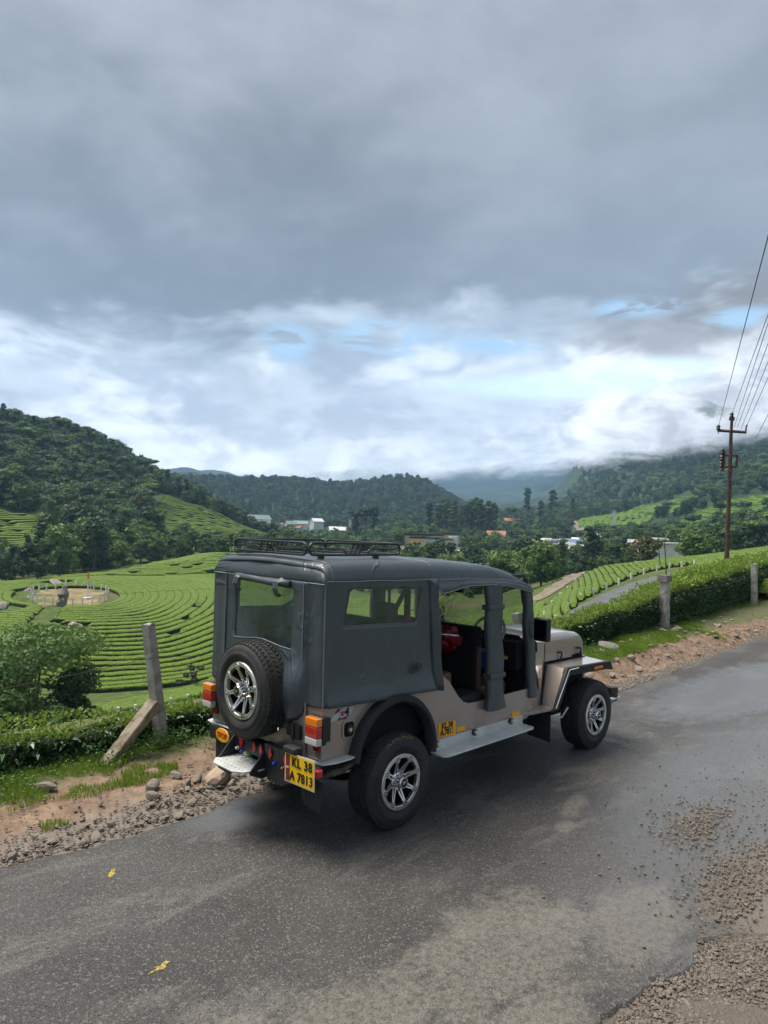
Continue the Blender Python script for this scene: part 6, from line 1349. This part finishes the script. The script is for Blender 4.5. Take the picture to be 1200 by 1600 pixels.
m = MB(); m.grid(hs); m.add(hs[-1], [tuple(range(len(hs[-1])))]); m.add(hs[0], [tuple(range(len(hs[0])))]); hood = m.build('bonnet', M_paint, jeep, smooth=2)
def hline(f):
    m = MB(); m.tube([(3.21, f(.218), 1.035), (3.6, f(.246), 1.025), (4.02, f(.272), 1.01)], .004, 6); return m
hline(lambda y: y).build('bonnet_crease', M_paint, hood); hline(M_).build('bonnet_crease', M_paint, hood)
MB().box2((3.145, .215, .90), (3.178, 1.175, 1.12)).build('bonnet_rear_strip', M_rub, jeep)
MB().box2((3.2, .26, .55), (4.0, 1.13, .93)).build('engine_bay', M_in, jeep); gr = MB().box2((4.0, .24, .60), (4.05, 1.15, .90)).build('grille', M_paint, jeep, bevel=.01)
for k in range(7): MB().box2((4.051, .42+k*.085, .66), (4.056, .455+k*.085, .86)).build('slot', M_in, gr)
for y in (.33, 1.06): MB().lathe([(4.052, .09), (4.07, .085), (4.085, .05), (4.09, .001)], 18, (0, y, .76), 'x').build('headlight', M_clr, gr, smooth=2)
def latch(f):
    m = MB()
    for x in (3.50, 3.93): yy = .245 if x < 3.6 else .265; m.tube([(x-.03, f(yy-.02), .995), (x+.005, f(yy-.03), .985), (x, f(yy-.03), .95), (x-.01, f(yy-.012), .905)], .009, 6); m.box2((x-.04, f(yy-.025), .985), (x+.02, f(yy), 1.0))
    return m
for f in (lambda y: y, M_): latch(f).build('bonnet_latches', M_blk, jeep)
def wing(f):
    m = MB(); top = [(3.10, f(-.08), .915), (3.98, f(-.08), .88), (4.06, f(.24), .885), (3.20, f(.22), .905)]
    low = [(2.87, f(-.08), .55), (2.86, f(.06), .565)]
    t = .012; V = top+low+[(p[0], p[1], p[2]-t) for p in top]+[(p[0]+.014, p[1], p[2]) for p in low]
    m.add(V, [(0, 1, 2, 3), (6, 7, 8, 9), (0, 3, 5, 4), (6, 9, 11, 10), (1, 2, 8, 7), (4, 5, 11, 10), (0, 4, 10, 6), (0, 1, 7, 6), (2, 3, 9, 8), (3, 5, 11, 9)]); return m
both('front_wing', M_paint, wing, bevel=.008)
def wlip(f):
    m = MB(); o_ = [(2.86, .535), (3.105, .925), (3.98, .893), (4.0, .86), (4.045, .80), (3.98, .80), (3.90, .815), (3.16, .845), (3.12, .81), (2.955, .535)]; a, b_ = sorted((f(-.098), f(-.052))); m.prism(o_, a, b_, 'y'); return m
both('wing_rubber_edge', M_rub, wlip, bevel=.006)
def wedge_line(f): m = MB(); m.tube([(2.885, f(-.104), .56), (3.125, f(-.104), .905), (3.30, f(-.104), .905)], .006, 6); return m
both('bright_trim', M_alu, wedge_line)
both('seam_strip', M_rub, lambda f: MB().tube([(3.185, f(.205), .90), (2.86, f(.045), .57)], .011, 6))
MB().box2((3.62, -.105, .842), (3.80, -.099, .872)).build('side_reflector', mat('orange_reflector', (.8, .16, .01), .25), jeep, bevel=.003)
m = MB(); m.prism([(2.45, .01), (2.55, -.05), (2.84, -.085), (2.87, -.03), (2.87, .06), (2.45, .06)], .545, .575, 'z'); m.build('side_step_lip', M_paint, jeep, bevel=.006)
m = MB(); m.prism([(2.82, .70), (2.86, .72), (2.90, .74), (2.90, .90), (2.86, .93), (2.82, .91)], .03, .036, 'y'); m.xf(lambda p: Vector((p.x, p.y+.02+(p.x-2.82)*.45, p.z))); m.build('side_vent', mat('grey_disc', (.35, .30, .28), .4, .4), jeep)
fb = MB().box2((4.20, -.04, .42), (4.28, 1.43, .56)).build('front_bumper', M_blk, jeep, bevel=.008); MB().box2((4.12, -.045, .50), (4.20, -.038, .57)).build('bumper_end', M_blk, fb); MB().box2((4.12, -.06, .40), (4.30, .05, .418)).box2((4.12, -.06, .44), (4.30, .0, .452)).build('bumper_strips', M_alu, fb)['kind'] = 'stuff'
MB().tube([(3.25, -.02, .50), (3.20, .02, .40), (2.95, .2, .40)], .012, 6).build('steering_link', M_alu, jeep)
# windscreen
def wf(f, m): m.tube([(2.65, f(.06), 1.19), (2.50, f(.05), 1.80)], .022, 6)
m = MB(); wf(lambda y: y, m); wf(M_, m); m.tube([(2.50, .05, 1.80), (2.50, M_(.05), 1.80)], .022, 6); m.tube([(2.65, .06, 1.215), (2.65, M_(.06), 1.215)], .03, 6); m.build('windscreen_frame', M_blk, jeep)
MB().add([(2.635, .08, 1.25), (2.635, M_(.08), 1.25), (2.51, M_(.08), 1.78), (2.51, .08, 1.78)], [(0, 1, 2, 3)]).build('windscreen_glass', M_vin, jeep)
MB().tube([(2.50, .02, 1.71), (2.49, .015, 1.77), (2.49, .01, 1.835)], [.018, .026, .02], 8).build('top_roll', M_rub, jeep)
# mirror
mr = MB().box2((2.50, -.235, 1.255), (2.565, -.075, 1.475)).build('mirror', M_blk, jeep, bevel=.02, seg=3); MB().box2((2.494, -.218, 1.275), (2.499, -.092, 1.455)).build('mirror_glass', mat('mirror_glass', (.10, .12, .13), .04, 1.), mr)
MB().tube([(2.60, .03, 1.42), (2.55, -.08, 1.40), (2.54, -.10, 1.32), (2.60, .03, 1.25)], .009, 6).build('mirror_arm', M_chrome, mr); MB().tube([(2.62, .03, 1.27), (2.66, -.01, 1.20), (2.68, 0, 1.12)], .012, 6).build('hook', M_blk, jeep)

# ---- interior
def cushion(a, b_, m_, nm, bev=.03): return MB().box2(a, b_).build(nm, m_, jeep, bevel=bev, seg=3)
cushion((.12, .06, .60), (1.12, .40, .98), M_in, 'bench_seat'); cushion((.12, .99, .60), (1.12, 1.33, .98), M_in, 'bench_seat'); cushion((.10, .05, 1.0), (1.12, .12, 1.38), M_in, 'bench_back'); cushion((.10, 1.27, 1.0), (1.12, 1.34, 1.38), M_in, 'bench_back')
cushion((1.12, .06, .62), (1.50, 1.33, 1.07), M_maroon, 'middle_seat'); cushion((1.10, .12, 1.05), (1.22, 1.27, 1.48), M_in, 'middle_seat_back')
cushion((1.98, .14, .62), (2.40, .62, .86), M_maroon, 'driver_seat'); s_ = cushion((1.90, .14, .80), (2.02, .62, 1.40), M_in, 'driver_seat_back'); cushion((1.925, .13, .82), (1.99, .15, 1.22), M_maroon, 'seat_piping', .01)
cushion((1.98, .76, .62), (2.40, 1.26, .86), M_maroon, 'passenger_seat'); cushion((1.90, .76, .80), (2.02, 1.26, 1.40), M_in, 'passenger_seat_back')
cushion((1.15, .46, 1.44), (1.25, .68, 1.63), mat('headrest_grey', (.03, .028, .028), .7), 'headrest', .04)
MB().tube([(.94, .30, 1.50), (1.14, .30, 1.76)], .02, 8).build('diagonal_strut', mat('brown_strut', (.13, .07, .05), .5), jeep); MB().tube([(1.17, .30, 1.08), (1.17, .30, 1.90)], .028, 8).build('roll_bar_post', mat('brown_post', (.11, .045, .03), .5), jeep)
MB().tube([(1.17, M_(.12), .62), (1.17, M_(.12), 1.93)], .03, 8).build('roll_bar_post', M_blk, jeep); MB().tube([(.15, .12, 1.93), (.15, M_(.12), 1.93)], .02, 6).tube([(1.17, .12, 1.93), (1.17, M_(.12), 1.93)], .02, 6).tube([(.15, .08, 1.0), (.15, .1, 1.93)], .02, 6).tube([(.15, M_(.08), 1.0), (.15, M_(.1), 1.93)], .02, 6).build('roof_hoops', M_blk, jeep)
MB().tube([(.2, 1.22, 1.40), (.9, 1.2, 1.72)], .018, 6).build('brace', M_blk, jeep)
MB().box2((2.44, .06, .95), (2.62, 1.33, 1.22)).build('dashboard', M_in, jeep, bevel=.02); MB().box2((2.56, .06, .58), (2.60, 1.33, .96)).build('firewall', M_in, jeep)
MB().box2((1.30, M_(.04), 1.02), (2.60, M_(.02), 1.20)).build('left_half_door', M_canvas, jeep)
m = MB(); ct = Vector((2.44, .40, 1.275)); nn = Vector((-.85, 0, .52)).normalized(); u1 = Vector((0, 1, 0)); u2 = nn.cross(u1); m.tube([ct+(u1*math.cos(6.2832*i/28)+u2*math.sin(6.2832*i/28))*.185 for i in range(28)], .013, 6, closed=True); sw = m.build('steering_wheel', mat('grey_wheel_rim', (.22, .23, .24), .35), jeep, smooth=True)
m = MB(); [m.tube([ct, ct+(u1*math.cos(a)+u2*math.sin(a))*.18], .008, 5) for a in (.5, 2.6, 4.7)]; m.tube([ct, ct+Vector((.2, 0, -.15))], .02, 6); m.build('spokes', M_blk, sw)['kind'] = 'stuff'
MB().tube([(1.28, .10, 1.405), (2.12, .28, 1.275)], .008, 6).tube([(1.90, .24, 1.31), (2.10, .275, 1.28)], .018, 8).build('door_rod', M_chrome, jeep)
m = MB()
bm = bmesh.new(); bmesh.ops.create_icosphere(bm, subdivisions=3, radius=.5)
for v_ in bm.verts: v_.co = Vector((v_.co.x*.20, v_.co.y*.30, v_.co.z*.22))*(1+.5*mnoise.noise(v_.co*6)+.2*mnoise.noise(v_.co*17))+Vector((1.82, .42, 1.27))
m.add([v_.co.copy() for v_ in bm.verts], [tuple(x.index for x in f.verts) for f in bm.faces]); bm.free()
tag(m.build('cloth_bag', mat('red_nylon', (.20, .006, .012), .5), loc=(1.84, .42, 1.14), smooth=2), 'crumpled red bag hanging behind the seats inside the vehicle', 'bag')
m = MB(); m.grid([[(2.40-.02*i, .30+.05*j, 1.10-.05*i+.01*math.sin(j*2+i)) for j in range(6)] for i in range(4)]); tag(m.build('cloth', mat('blue_cloth', (.01, .04, .30), .8), loc=(2.4, .4, 1.1), solid=.004), 'blue cloth lying over the dashboard beside the steering wheel', 'cloth')
MB().box2((2.43, .16, 1.05), (2.439, .29, 1.08)).build('yellow_label', mat('label_yellow', (.55, .45, .05), .5), jeep)
MB().box2((1.52, .05, .60), (1.95, .30, .84)).build('ribbed_cushion', M_rub, jeep, bevel=.03)

# ---- canvas
def wr(x, y, z, s=2.2, a=1.): return a*(mnoise.noise(Vector((x*s, y*s, z*s*.6)))+.45*mnoise.noise(Vector((x*s*2.7+5, y*s*2.7, z*s*1.4))))
def canvas_side(f, sgn):
    nc, nr = 46, 34; c1, c2, r1, r2 = 8, 38, 18, 30; P = []
    for i in range(nr+1):
        row = []
        for j in range(nc+1):
            tz = i/nr
            def zcol(xx):
                zb, zt = 1.578-.047*(xx-.17), 1.845-.045*(xx-.2); z0 = 1.017-.03*xx; z1 = 1.90-.022*xx
                return z0+(zb-z0)*i/r1 if i <= r1 else zb+(zt-zb)*(i-r1)/(r2-r1) if i <= r2 else zt+(z1-zt)*(i-r2)/(nr-r2)
            zz = zcol(.6); k = (zz-1.57)/.27; xl, xr, xe = .175+.05*k, .952+.052*k, 1.086+(1.872-zz)*.108
            rc = .035    # rounded window corners
            x = -.006+(xl+.006)*j/c1 if j <= c1 else xl+(xr-xl)*(j-c1)/(c2-c1) if j <= c2 else xr+(xe-xr)*(j-c2)/(nc-c2)
            z = zcol(x); onw = (j in (c1, c2) and r1 <= i <= r2) or (i in (r1, r2) and c1 <= j <= c2)
            if j in (c1, c2) and i in (r1, r2): x += rc*(.45 if j == c1 else -.45); z += rc*(.35 if i == r1 else -.35)
            off = -.008-.010*max(0, 1-abs(z-1.12)/.10)-.042*max(0, (1.12-z)/.12)-.006*math.sin(x*11+z*9)*max(0, (1.15-z)/.15)-wr(x, 0, z, 2.4, .013)
            if abs(x) < .03: off = max(off, -.012)
            row.append((x, f(off), z))
        P.append(row)
    m = MB(); m.grid(P, hole=lambda i, j: c1 <= j < c2 and r1 <= i < r2); o = m.build('canvas_side', M_canvas, jeep, smooth=True, solid=.004)
    g_ = MB(); g_.grid([[(P[i][j][0], P[i][j][1]+sgn*.004, P[i][j][2]) for j in range(c1, c2+1)] for i in range(r1, r2+1)]); g_.build('side_window', M_vin, o, smooth=True)
    hm = MB(); hm.tube([Vector(P[2][j]) for j in range(nc+1)], .0025, 4); hm.tube([Vector(P[5][j]) for j in range(2, nc)], .0025, 4); hm.tube([P[i][0] for i in range(0, nr+1, 2)], .006, 5); hm.tube([Vector(P[r1][j]) for j in range(c1, c2+1)]+[Vector(P[i][c2]) for i in range(r1, r2+1)]+[Vector(P[r2][j]) for j in range(c2, c1-1, -1)]+[Vector(P[i][c1]) for i in range(r2, r1-1, -1)], .0035, 4)
    hm.build('stitched_seams', M_seam, o)['kind'] = 'stuff'
    # loose flap turned back along the door edge
    fl = MB(); fl.grid([[(1.086+(1.872-z)*.108+.0+w*.06, f(-.006-.03*w-.008*math.sin(z*14)*w-.02*w*w), z) for w in (0, .35, .7, 1.)] for z in [1.88-.91*k/16 for k in range(17)]]); fl.build('edge_flap', M_canvas, o, smooth=True, solid=.004)
    return o
side_r = canvas_side(lambda y: y, 1); canvas_side(lambda y: WID-y, -1)
# small oval emblem pressed in the canvas
m = MB(); ec = Vector((.935, -.024, 1.185)); m.tube([ec+Vector((.062*math.cos(t), 0, .034*math.sin(t)+.006*math.cos(t))) for t in [6.283*i/26 for i in range(26)]], .0035, 5, closed=True)
m.tube([ec+Vector((-.05, 0, -.022)), ec+Vector((-.022, -.001, .020)), ec+Vector((-.006, 0, -.028))], .003, 4); m.tube([ec+Vector((-.012, 0, -.03)), ec+Vector((.006, -.001, .026)), ec+Vector((.018, 0, -.028))], .003, 4); m.tube([ec+Vector((.014, 0, -.03)), ec+Vector((.024, -.001, .018)), ec+Vector((.048, 0, -.016))], .003, 4)
m.build('emblem', mat('emblem_dark', (.010, .013, .016), .3), side_r)
# roof
xs_ = [0., .02, .06, .15, .3, .5, .7, .9, 1.05, 1.13, 1.2, 1.3, 1.45, 1.6, 1.75, 1.9, 2.0, 2.1, 2.2, 2.32, 2.42, 2.50, 2.54]
def zs_(x): return float(np.interp(x, [0, 1.08, 1.2, 1.6, 2.1, 2.35, 2.54], [1.898, 1.876, 1.868, 1.862, 1.835, 1.80, 1.752]))
def zt_(x): return float(np.interp(x, [0, .03, .1, 1.0, 1.9, 2.15, 2.35, 2.54], [1.985, 2.02, 2.036, 2.026, 1.972, 1.928, 1.87, 1.785]))
def drop(x): return float(np.interp(x, [0, 1.07, 1.12, 1.21, 1.4, 1.6, 1.85, 2.2, 2.4, 2.54], [.006, .006, .03, .115, .075, .052, .045, .055, .065, .05]))
P = []
for x in xs_:
    zs, zt = zs_(x), zt_(x); fo = float(np.interp(x, [1.05, 1.2, 2.3, 2.54], [.0, .045, .04, .03])); h = zt-zs; half = [(-.012-fo+.01*math.sin(x*9)*min(1, fo*20), zs-drop(x)), (-.012-fo*.6, zs-drop(x)*.5), (-.014, zs), (-.008, zs+h*.22), (.002, zs+h*.48), (.022, zs+h*.74), (.055, zs+h*.90), (.115, zs+h*.985), (.25, zt+.004), (.42, zt+.012), (.56, zt+.018), (.695, zt+.02)]
    full = half+[(WID-p[0], p[1]) for p in half[-2::-1]]
    P.append([(x+.0, y, z+wr(x, y, z, 3.2, .007)+(.010*abs(mnoise.noise(Vector((x*9+y*6, y*3, 1))))-.004 if 1.7 < x < 2.4 else 0)) for y, z in full])
m = MB(); m.grid(P); roof = m.build('canvas_roof', M_canvas, jeep, smooth=True, solid=.004)
m = MB(); m.tube([Vector(p[2])+Vector((0, -.004, 0)) for p in P], .005, 5); m.tube([Vector(p[-3])+Vector((0, .004, 0)) for p in P], .005, 5); m.tube([Vector(q)+Vector((-.004, 0, .002)) for q in P[2][2:-2]], .0065, 5); m.tube([Vector(q)+Vector((0, 0, .003)) for q in P[9][2:-2]], .003, 4); m.tube([Vector(p[0]) for p in P[9:]], .005, 4)
m.build('stitched_seams', M_seam, roof)['kind'] = 'stuff'
# rear valance
top = P[2]; Q = []
for k in range(9):
    f = k/8; Q.append([(-.014+.07*f**2.2-.006*math.sin(f*3.1)-wr(0, q[1], f*.3, 5, .020)*math.sin(f*3.1), (q[1] if f == 1 else np.clip(q[1], -.010, WID+.010)), 1.885+(max(q[2], 1.885)-1.885)*f-(.006 if f == 0 else 0)) for q in top[2:-2]])
m = MB(); m.grid(Q); val = m.build('rear_valance', M_canvas, jeep, smooth=True, solid=.004); MB().tube([Vector(q)+Vector((-.003, 0, 0)) for q in Q[0]], .006, 5).build('hem', M_seam, val)
# rear curtain
ycols = [-.008, .05, .10, .168, .172, .20, .25, .33, .42, .51, .60, .69, .78, .87, .96, 1.065, 1.12, 1.18, 1.222, 1.226, 1.28, 1.34, 1.398]; ci = [i for i, y in enumerate(ycols) if y in (.33, 1.065)]
P2 = []; rz = [0, 1, 2, 3, 4, 5, 6, 7, 8, 9]; NR = 30; ra_, rb_ = 16, 27
for i in range(NR+1):
    row = []
    for y in ycols:
        zbot = float(np.interp(y, [0, .17, .175, .22, .35, .6, 1.1, 1.22, 1.39], [1.017, 1.003, .97, .90, .86, .90, 1.0, 1.01, 1.0])); wb = 1.388+.03*math.exp(-((y-.72)/.2)**2); wt = 1.822+.03*(y-.33)/.73
        z = zbot+(wb-zbot)*i/ra_ if i <= ra_ else wb+(wt-wb)*(i-ra_)/(rb_-ra_) if i <= rb_ else wt+(1.886-wt)*(i-rb_)/(NR-rb_)
        cur = .171 < y < 1.224; x = -.008-(.014 if cur else 0)-wr(0, y, z, 3.2, .011)
        if cur: x -= .085*math.exp(-((y-.36)/.16)**2-((z-1.05)/.13)**2)+.055*math.exp(-((y-.28)/.09)**2-((z-1.20)/.10)**2); x -= .012*math.sin((y*3+z*2)*7)*max(0, (1.36-z)/.4)
        row.append((x, y, z))
    P2.append(row)
m = MB(); m.grid(P2, hole=lambda i, j: ci[0] <= j < ci[1] and ra_ <= i < rb_); cur = m.build('rear_curtain', M_canvas, jeep, smooth=True, solid=.004)
m = MB(); m.grid([[Vector(P2[i][j])+Vector((.004, 0, 0)) for j in range(ci[0], ci[1]+1)] for i in range(ra_, rb_+1)]); m.build('rear_window', M_vin, cur, smooth=True)
m = MB()
for yy in (.195, 1.20): m.tube([(-.030-wr(0, yy, z, 3.2, .007), yy, z) for z in [1.0+.88*k/14 for k in range(15)]], .006, 5)
m.tube([Vector(P2[ra_][j])+Vector((-.004, 0, -.004)) for j in range(ci[0], ci[1]+1)], .005, 5); m.build('piping', M_seam, cur)['kind'] = 'stuff'
m = MB(); m.tube([(-.035, .36, 1.862), (-.045, .55, 1.855), (-.035, .80, 1.865), (-.035, 1.05, 1.872)], .026, 8); m.build('rolled_flap', M_canvas, cur, smooth=True)
for y in (.995, .475):
    m = MB(); m.tube([(-.02, y, 1.885), (-.075, y, 1.865), (-.085, y, 1.82), (-.07, y, 1.775), (-.04, y, 1.765)], .014, 4); m.xf(lambda p, y=y: Vector((p.x, y+(p.y-y)*2.4, p.z))); m.build('strap', M_canvas, cur)
# rolled doors and pillars of the open side
def roll(xa, xb, zt, zb, yy, w=.10, nm='rolled_door'):
    m = MB(); Pp = []
    for k in range(19):
        f = k/18; z = zt+(zb-zt)*f; x = xa+(xb-xa)*f; row = []
        for j in range(13):
            a = 6.2832*j/12; fl = 1+(.22*max(0, f-.86)/.14); tie = 1-.07*max(math.exp(-((f-.17)/.02)**2), math.exp(-((f-.74)/.02)**2)); ca, sa = math.cos(a), math.sin(a); q = lambda t: math.copysign(abs(t)**.45, t)
            row.append((x+w*q(ca)*fl*tie+.006*math.sin(k*.9+j), yy+.036*q(sa)*fl*tie+.006*math.sin(k*.7+j*2), z))
        Pp.append(row)
    m.grid(Pp); o = m.build(nm, M_canvas, jeep, smooth=True); return o
rd = roll(1.90, 1.97, 1.80, .70, -.045, .105)
for z in (1.605, 1.0):
    m = MB(); x = 1.90+.07*(1.80-z)/1.1; m.box((x, -.045, z), (.222, .092, .045)); m.build('strap', M_canvas, rd, bevel=.008)
rf = roll(2.50, 2.62, 1.73, .70, .005, .055, 'front_flap'); roll(2.50, 2.62, 1.73, .70, WID-.005, .055, 'front_flap'); roll(1.90, 1.97, 1.80, .78, WID+.02, .09)
for xx, za, zb in ((1.215, 1.85, 1.085), (2.055, 1.79, .79)):
    pp = MB().tube([(xx-.01, .015, za), (xx+.02, .015, zb)], .016, 6).build('door_post', M_blk, jeep); mm = MB()
    for k in range(26): f = k/26; mm.box((xx-.01+.03*f, -.006, za+(zb-za)*f), (.007, .007, .012))
    zz = mm.build('zip', M_alu, pp); zz['kind'] = 'stuff'
    MB().tube([(xx-.01, WID-.015, za), (xx+.02, WID-.015, zb)], .016, 6).build('door_post', M_blk, jeep)
MB().box2((1.22, .02, 1.84), (2.5, .06, 1.87)).build('roof_rail', M_blk, jeep)
MB().box2((2.20, .55, 1.66), (2.24, .80, 1.73)).build('inner_mirror', M_blk, jeep, bevel=.01)
# ---- wheels
def wheel(name, fr, parent):
    """fr maps local (p, a, q): a = depth behind the outer face, p/q in the wheel plane"""
    w = empty(name, fr((0, .12, 0)), None); w.parent = parent; w.location = Vector(fr((0, .12, 0)))-ORG[parent.name]; ORG[w.name] = Vector(fr((0, .12, 0)))
    def B(mb, nm, mtl, **kw): mb.xf(lambda p: Vector(fr(tuple(p)))); return mb.build(nm, mtl, w, **kw)
    prof = [(.20, .205), (.03, .212), (.012, .216), (-.002, .232), (-.010, .262), (-.011, .285), (-.006, .288), (-.006, .300), (.0, .318), (.012, .335), (.030, .346), (.06, .3495), (.118, .351), (.176, .3495), (.206, .346), (.225, .335), (.238, .31), (.243, .27), (.235, .235), (.22, .215), (.20, .205)]
    B(MB().lathe(prof, 64), 'tyre', M_tyre, smooth=True)
    tr = MB(); rows = [(.028, .030, .3475, 0, .55), (.066, .032, .3520, .5, .3), (.118, .034, .3532, 0, -.3), (.170, .032, .3520, .5, .3), (.208, .030, .3475, 0, -.55)]
    n = 56
    for (a, wd, rad, ph, tw) in rows:
        for k in range(n):
            t = 2*math.pi*(k+ph)/n; hw = math.pi/n*.80; vs = []
            for (da, dt, dr) in ((-wd/2, -hw, -.006), (wd/2, -hw, -.006), (wd/2, hw, -.006), (-wd/2, hw, -.006), (-wd/2*.92, -hw*.85, .0055), (wd/2*.92, -hw*.85, .0055), (wd/2*.92, hw*.85, .0055), (-wd/2*.92, hw*.85, .0055)):
                tt = t+dt+tw*da/.35*1.6; rr_ = rad+dr-(max(0, abs(a+da-.118)-.095))*.35; vs.append((rr_*math.cos(tt), a+da, rr_*math.sin(tt)))
            tr.add(vs, [(4, 5, 6, 7), (0, 1, 5, 4), (1, 2, 6, 5), (2, 3, 7, 6), (3, 0, 4, 7)])
    B(tr, 'tread', M_tyre)['kind'] = 'stuff'
    B(MB().lathe([(.012, .214), (.03, .205), (.20, .198), (.20, .03), (.12, .03), (.12, .001)], 40), 'barrel', M_in, smooth=2)
    B(MB().lathe([(.012, .2145), (.003, .2135), (-.002, .209), (-.002, .183), (.002, .179), (.03, .177), (.035, .2)], 64), 'rim_ring', M_mach, smooth=2)
    for k in range(8):
        t = 2*math.pi*k/8+.26; c, s_ = math.cos(t), math.sin(t); rad, tan = Vector((c, 0, s_)), Vector((-s_, 0, c))
        sp = MB()
        for sg in (-1, 1):
            for (dep0, dep1, wd, mt) in ((0, .010, .0062, 0), (.0105, .045, .0075, 1)):
                sp.cur = mt; a0, a1 = rad*.166+tan*sg*.006, rad*.052+tan*sg*.0165; d0, d1 = .002, .046; vs = []
                for (pt, dd) in ((a0, d0), (a1, d1)):
                    for q in (-1, 1):
                        for dep in (dep0, dep1): p = pt+tan*q*wd; vs.append((p.x, dd+dep, p.z))
                sp.add(vs, [(0, 2, 6, 4), (1, 3, 7, 5), (0, 4, 5, 1), (2, 6, 7, 3), (0, 1, 3, 2), (4, 5, 7, 6)])
        sp.xf(lambda p: Vector(fr(tuple(p)))); sp.build('spoke', [M_mach, M_blk], w)
        c2 = rad*.182; bt = MB(); bt.cur = 0; bt.lathe([(.010, .0290), (-.0048, .0265), (-.0048, .0170)], 6, (c2.x, 0, c2.z)); bt.cur = 1; bt.lathe([(-.0048, .0170), (-.002, .0095)], 10, (c2.x, 0, c2.z)); bt.cur = 0; bt.lathe([(-.004, .0095), (-.007, .0085), (-.007, .0005)], 8, (c2.x, 0, c2.z)); bt.xf(lambda p: Vector(fr(tuple(p)))); bt.build('bolt', [M_mach, M_blk], w)
    B(MB().lathe([(.07, .060), (.045, .058), (.038, .050), (.0, .046), (-.022, .045), (-.030, .040), (-.030, .033)], 28), 'hub_cap', M_chrome, smooth=2); B(MB().lathe([(-.0295, .034), (-.031, .0005)], 24), 'cap_face', M_blk)
    m = MB(); m.tube([(-.016, -.0325, -.008), (.016, -.0325, .010)], .0022, 4); m.tube([(-.020, -.0325, .006), (-.004, -.0325, .014)], .0015, 4); B(m, 'cap_mark', M_mach)
    m = MB(); [m.lathe([(.045, .011), (.020, .010), (.012, .006), (.011, .0005)], 6, (.075*math.cos(a), 0, .075*math.sin(a))) for a in [6.283*(k+.5)/6 for k in range(6)]]; B(m, 'lug_nuts', M_chrome)['kind'] = 'stuff'
    return w
def fr_right(cx): return lambda p: (cx+p[0], -.080+p[1], .3545+p[2])
def fr_left(cx): return lambda p: (cx-p[0], WID+.080-p[1], .3545+p[2])
wr_ = wheel('wheel', fr_right(.7428), jeep); wheel('wheel', fr_right(3.727), jeep); wheel('wheel', fr_left(.7428), jeep); wheel('wheel', fr_left(3.727), jeep)
spare = wheel('spare_wheel', lambda p: (-.2278+p[1], .673-p[0]*1.0, 1.0515+p[2]), jeep)
MB().box2((-.03, .60, .95), (.0, .75, 1.15)).build('carrier', M_blk, spare)
m = MB(); rs3 = random.Random(4)
for k in range(15):
    a = R(118-k*3.6); rr0 = .325
    for q in range(2): aa = a+rs3.uniform(-.01, .01); r0 = rr0+rs3.uniform(-.008, .01); m.tube([(.7428+r0*math.cos(aa), -.083+.006, .3545+r0*math.sin(aa)), (.7428+(r0+.016)*math.cos(aa+.02), -.083+.012, .3545+(r0+.016)*math.sin(aa+.02))], .0016, 4)
m.build('chalk_mark', mat('yellow_chalk', (.30, .26, .10), .9), wr_)['kind'] = 'stuff'

# ---- roof rack
rack = empty('roof_rack', (.5, .7, 2.05), 'black tubular roof rack with slanted ornamental bars on the canvas top', 'roof rack')
M_rack = simple_noise_mat('rack_black', (.014, .016, .018), (.022, .024, .026), 8, .32, .05, 60, .001, .5)
def zb_(x): return 2.075-.012*x
def hoop(a, b_, letters):
    a, b_ = Vector(a), Vector(b_); L = (b_-a).length; d = (b_-a).normalized(); H = .088; r_ = H/2
    def P_(s, h): q = a+d*s; return Vector((q.x, q.y, zb_(q.x)+h))
    pts = [P_(r_+(L-2*r_)*i/6, 0) for i in range(7)]+[P_(L-r_+r_*math.sin(t), r_-r_*math.cos(t)) for t in [math.pi*k/8 for k in range(1, 8)]]+[P_(L-r_-(L-2*r_)*i/6, H) for i in range(7)]+[P_(r_-r_*math.sin(t), r_+r_*math.cos(t)) for t in [math.pi*k/8 for k in range(1, 8)]]
    MB().tube(pts, .009, 8, closed=True).build('hoop_rail', M_rack, rack, smooth=True)
    m = MB()
    for sg, s0 in ((1, 0), (-1, L)):
        f = lambda s, h: P_(s0+sg*s, h)
        m.tube([f(.018, .058), f(.05, .046), f(.09, .046), f(L*.33, .046), f(L*.36, .040), f(L*.385, .002)], .0055, 6)
    m.build('inner_rails', M_rack, rack, smooth=True)['kind'] = 'stuff'
    cx = L/2; bars = MB()
    if letters:
        sl = .018
        def bar(s0, h0, s1, h1): bars.tube([P_(cx+s0+h0*.25, h0), P_(cx+s1+h1*.25, h1)], .0065, 5)
        bar(-.105, .004, -.105, .084); bar(-.105, .080, -.06, .080); bar(-.105, .045, -.068, .045)
        bar(-.03, .004, -.03, .084); bar(-.03, .080, .01, .062); bar(.01, .062, .01, .024); bar(.01, .024, -.03, .006)
        bar(.05, .004, .05, .084); bar(.05, .042, .095, .084); bar(.05, .042, .095, .004)
    else:
        for k in (-1, 0, 1): bars.tube([P_(cx+k*.045-.03, .002), P_(cx+k*.045+.012, .086)], .0085, 6)
    bars.build('ornament_bars', M_rack, rack)['kind'] = 'stuff'
hoop((.03, 1.18, 0), (.03, .255, 0), True); hoop((.045, .245, 0), (1.0, .245, 0), False); hoop((.045, 1.19, 0), (1.0, 1.19, 0), False); hoop((1.01, 1.18, 0), (1.01, .255, 0), False)
for x in (.17, .74):
    for y in (.26, 1.175): MB().box2((x-.02, y-.018, zt_(x)+.004), (x+.02, y+.018, zb_(x)-.004)).build('foot', M_rack, rack, bevel=.003)
m = MB(); [m.tube([(x, .25, zb_(x)), (x, 1.185, zb_(x))], .007, 6) for x in (.3, .72)]; m.build('floor_bars', M_rack, rack)['kind'] = 'stuff'
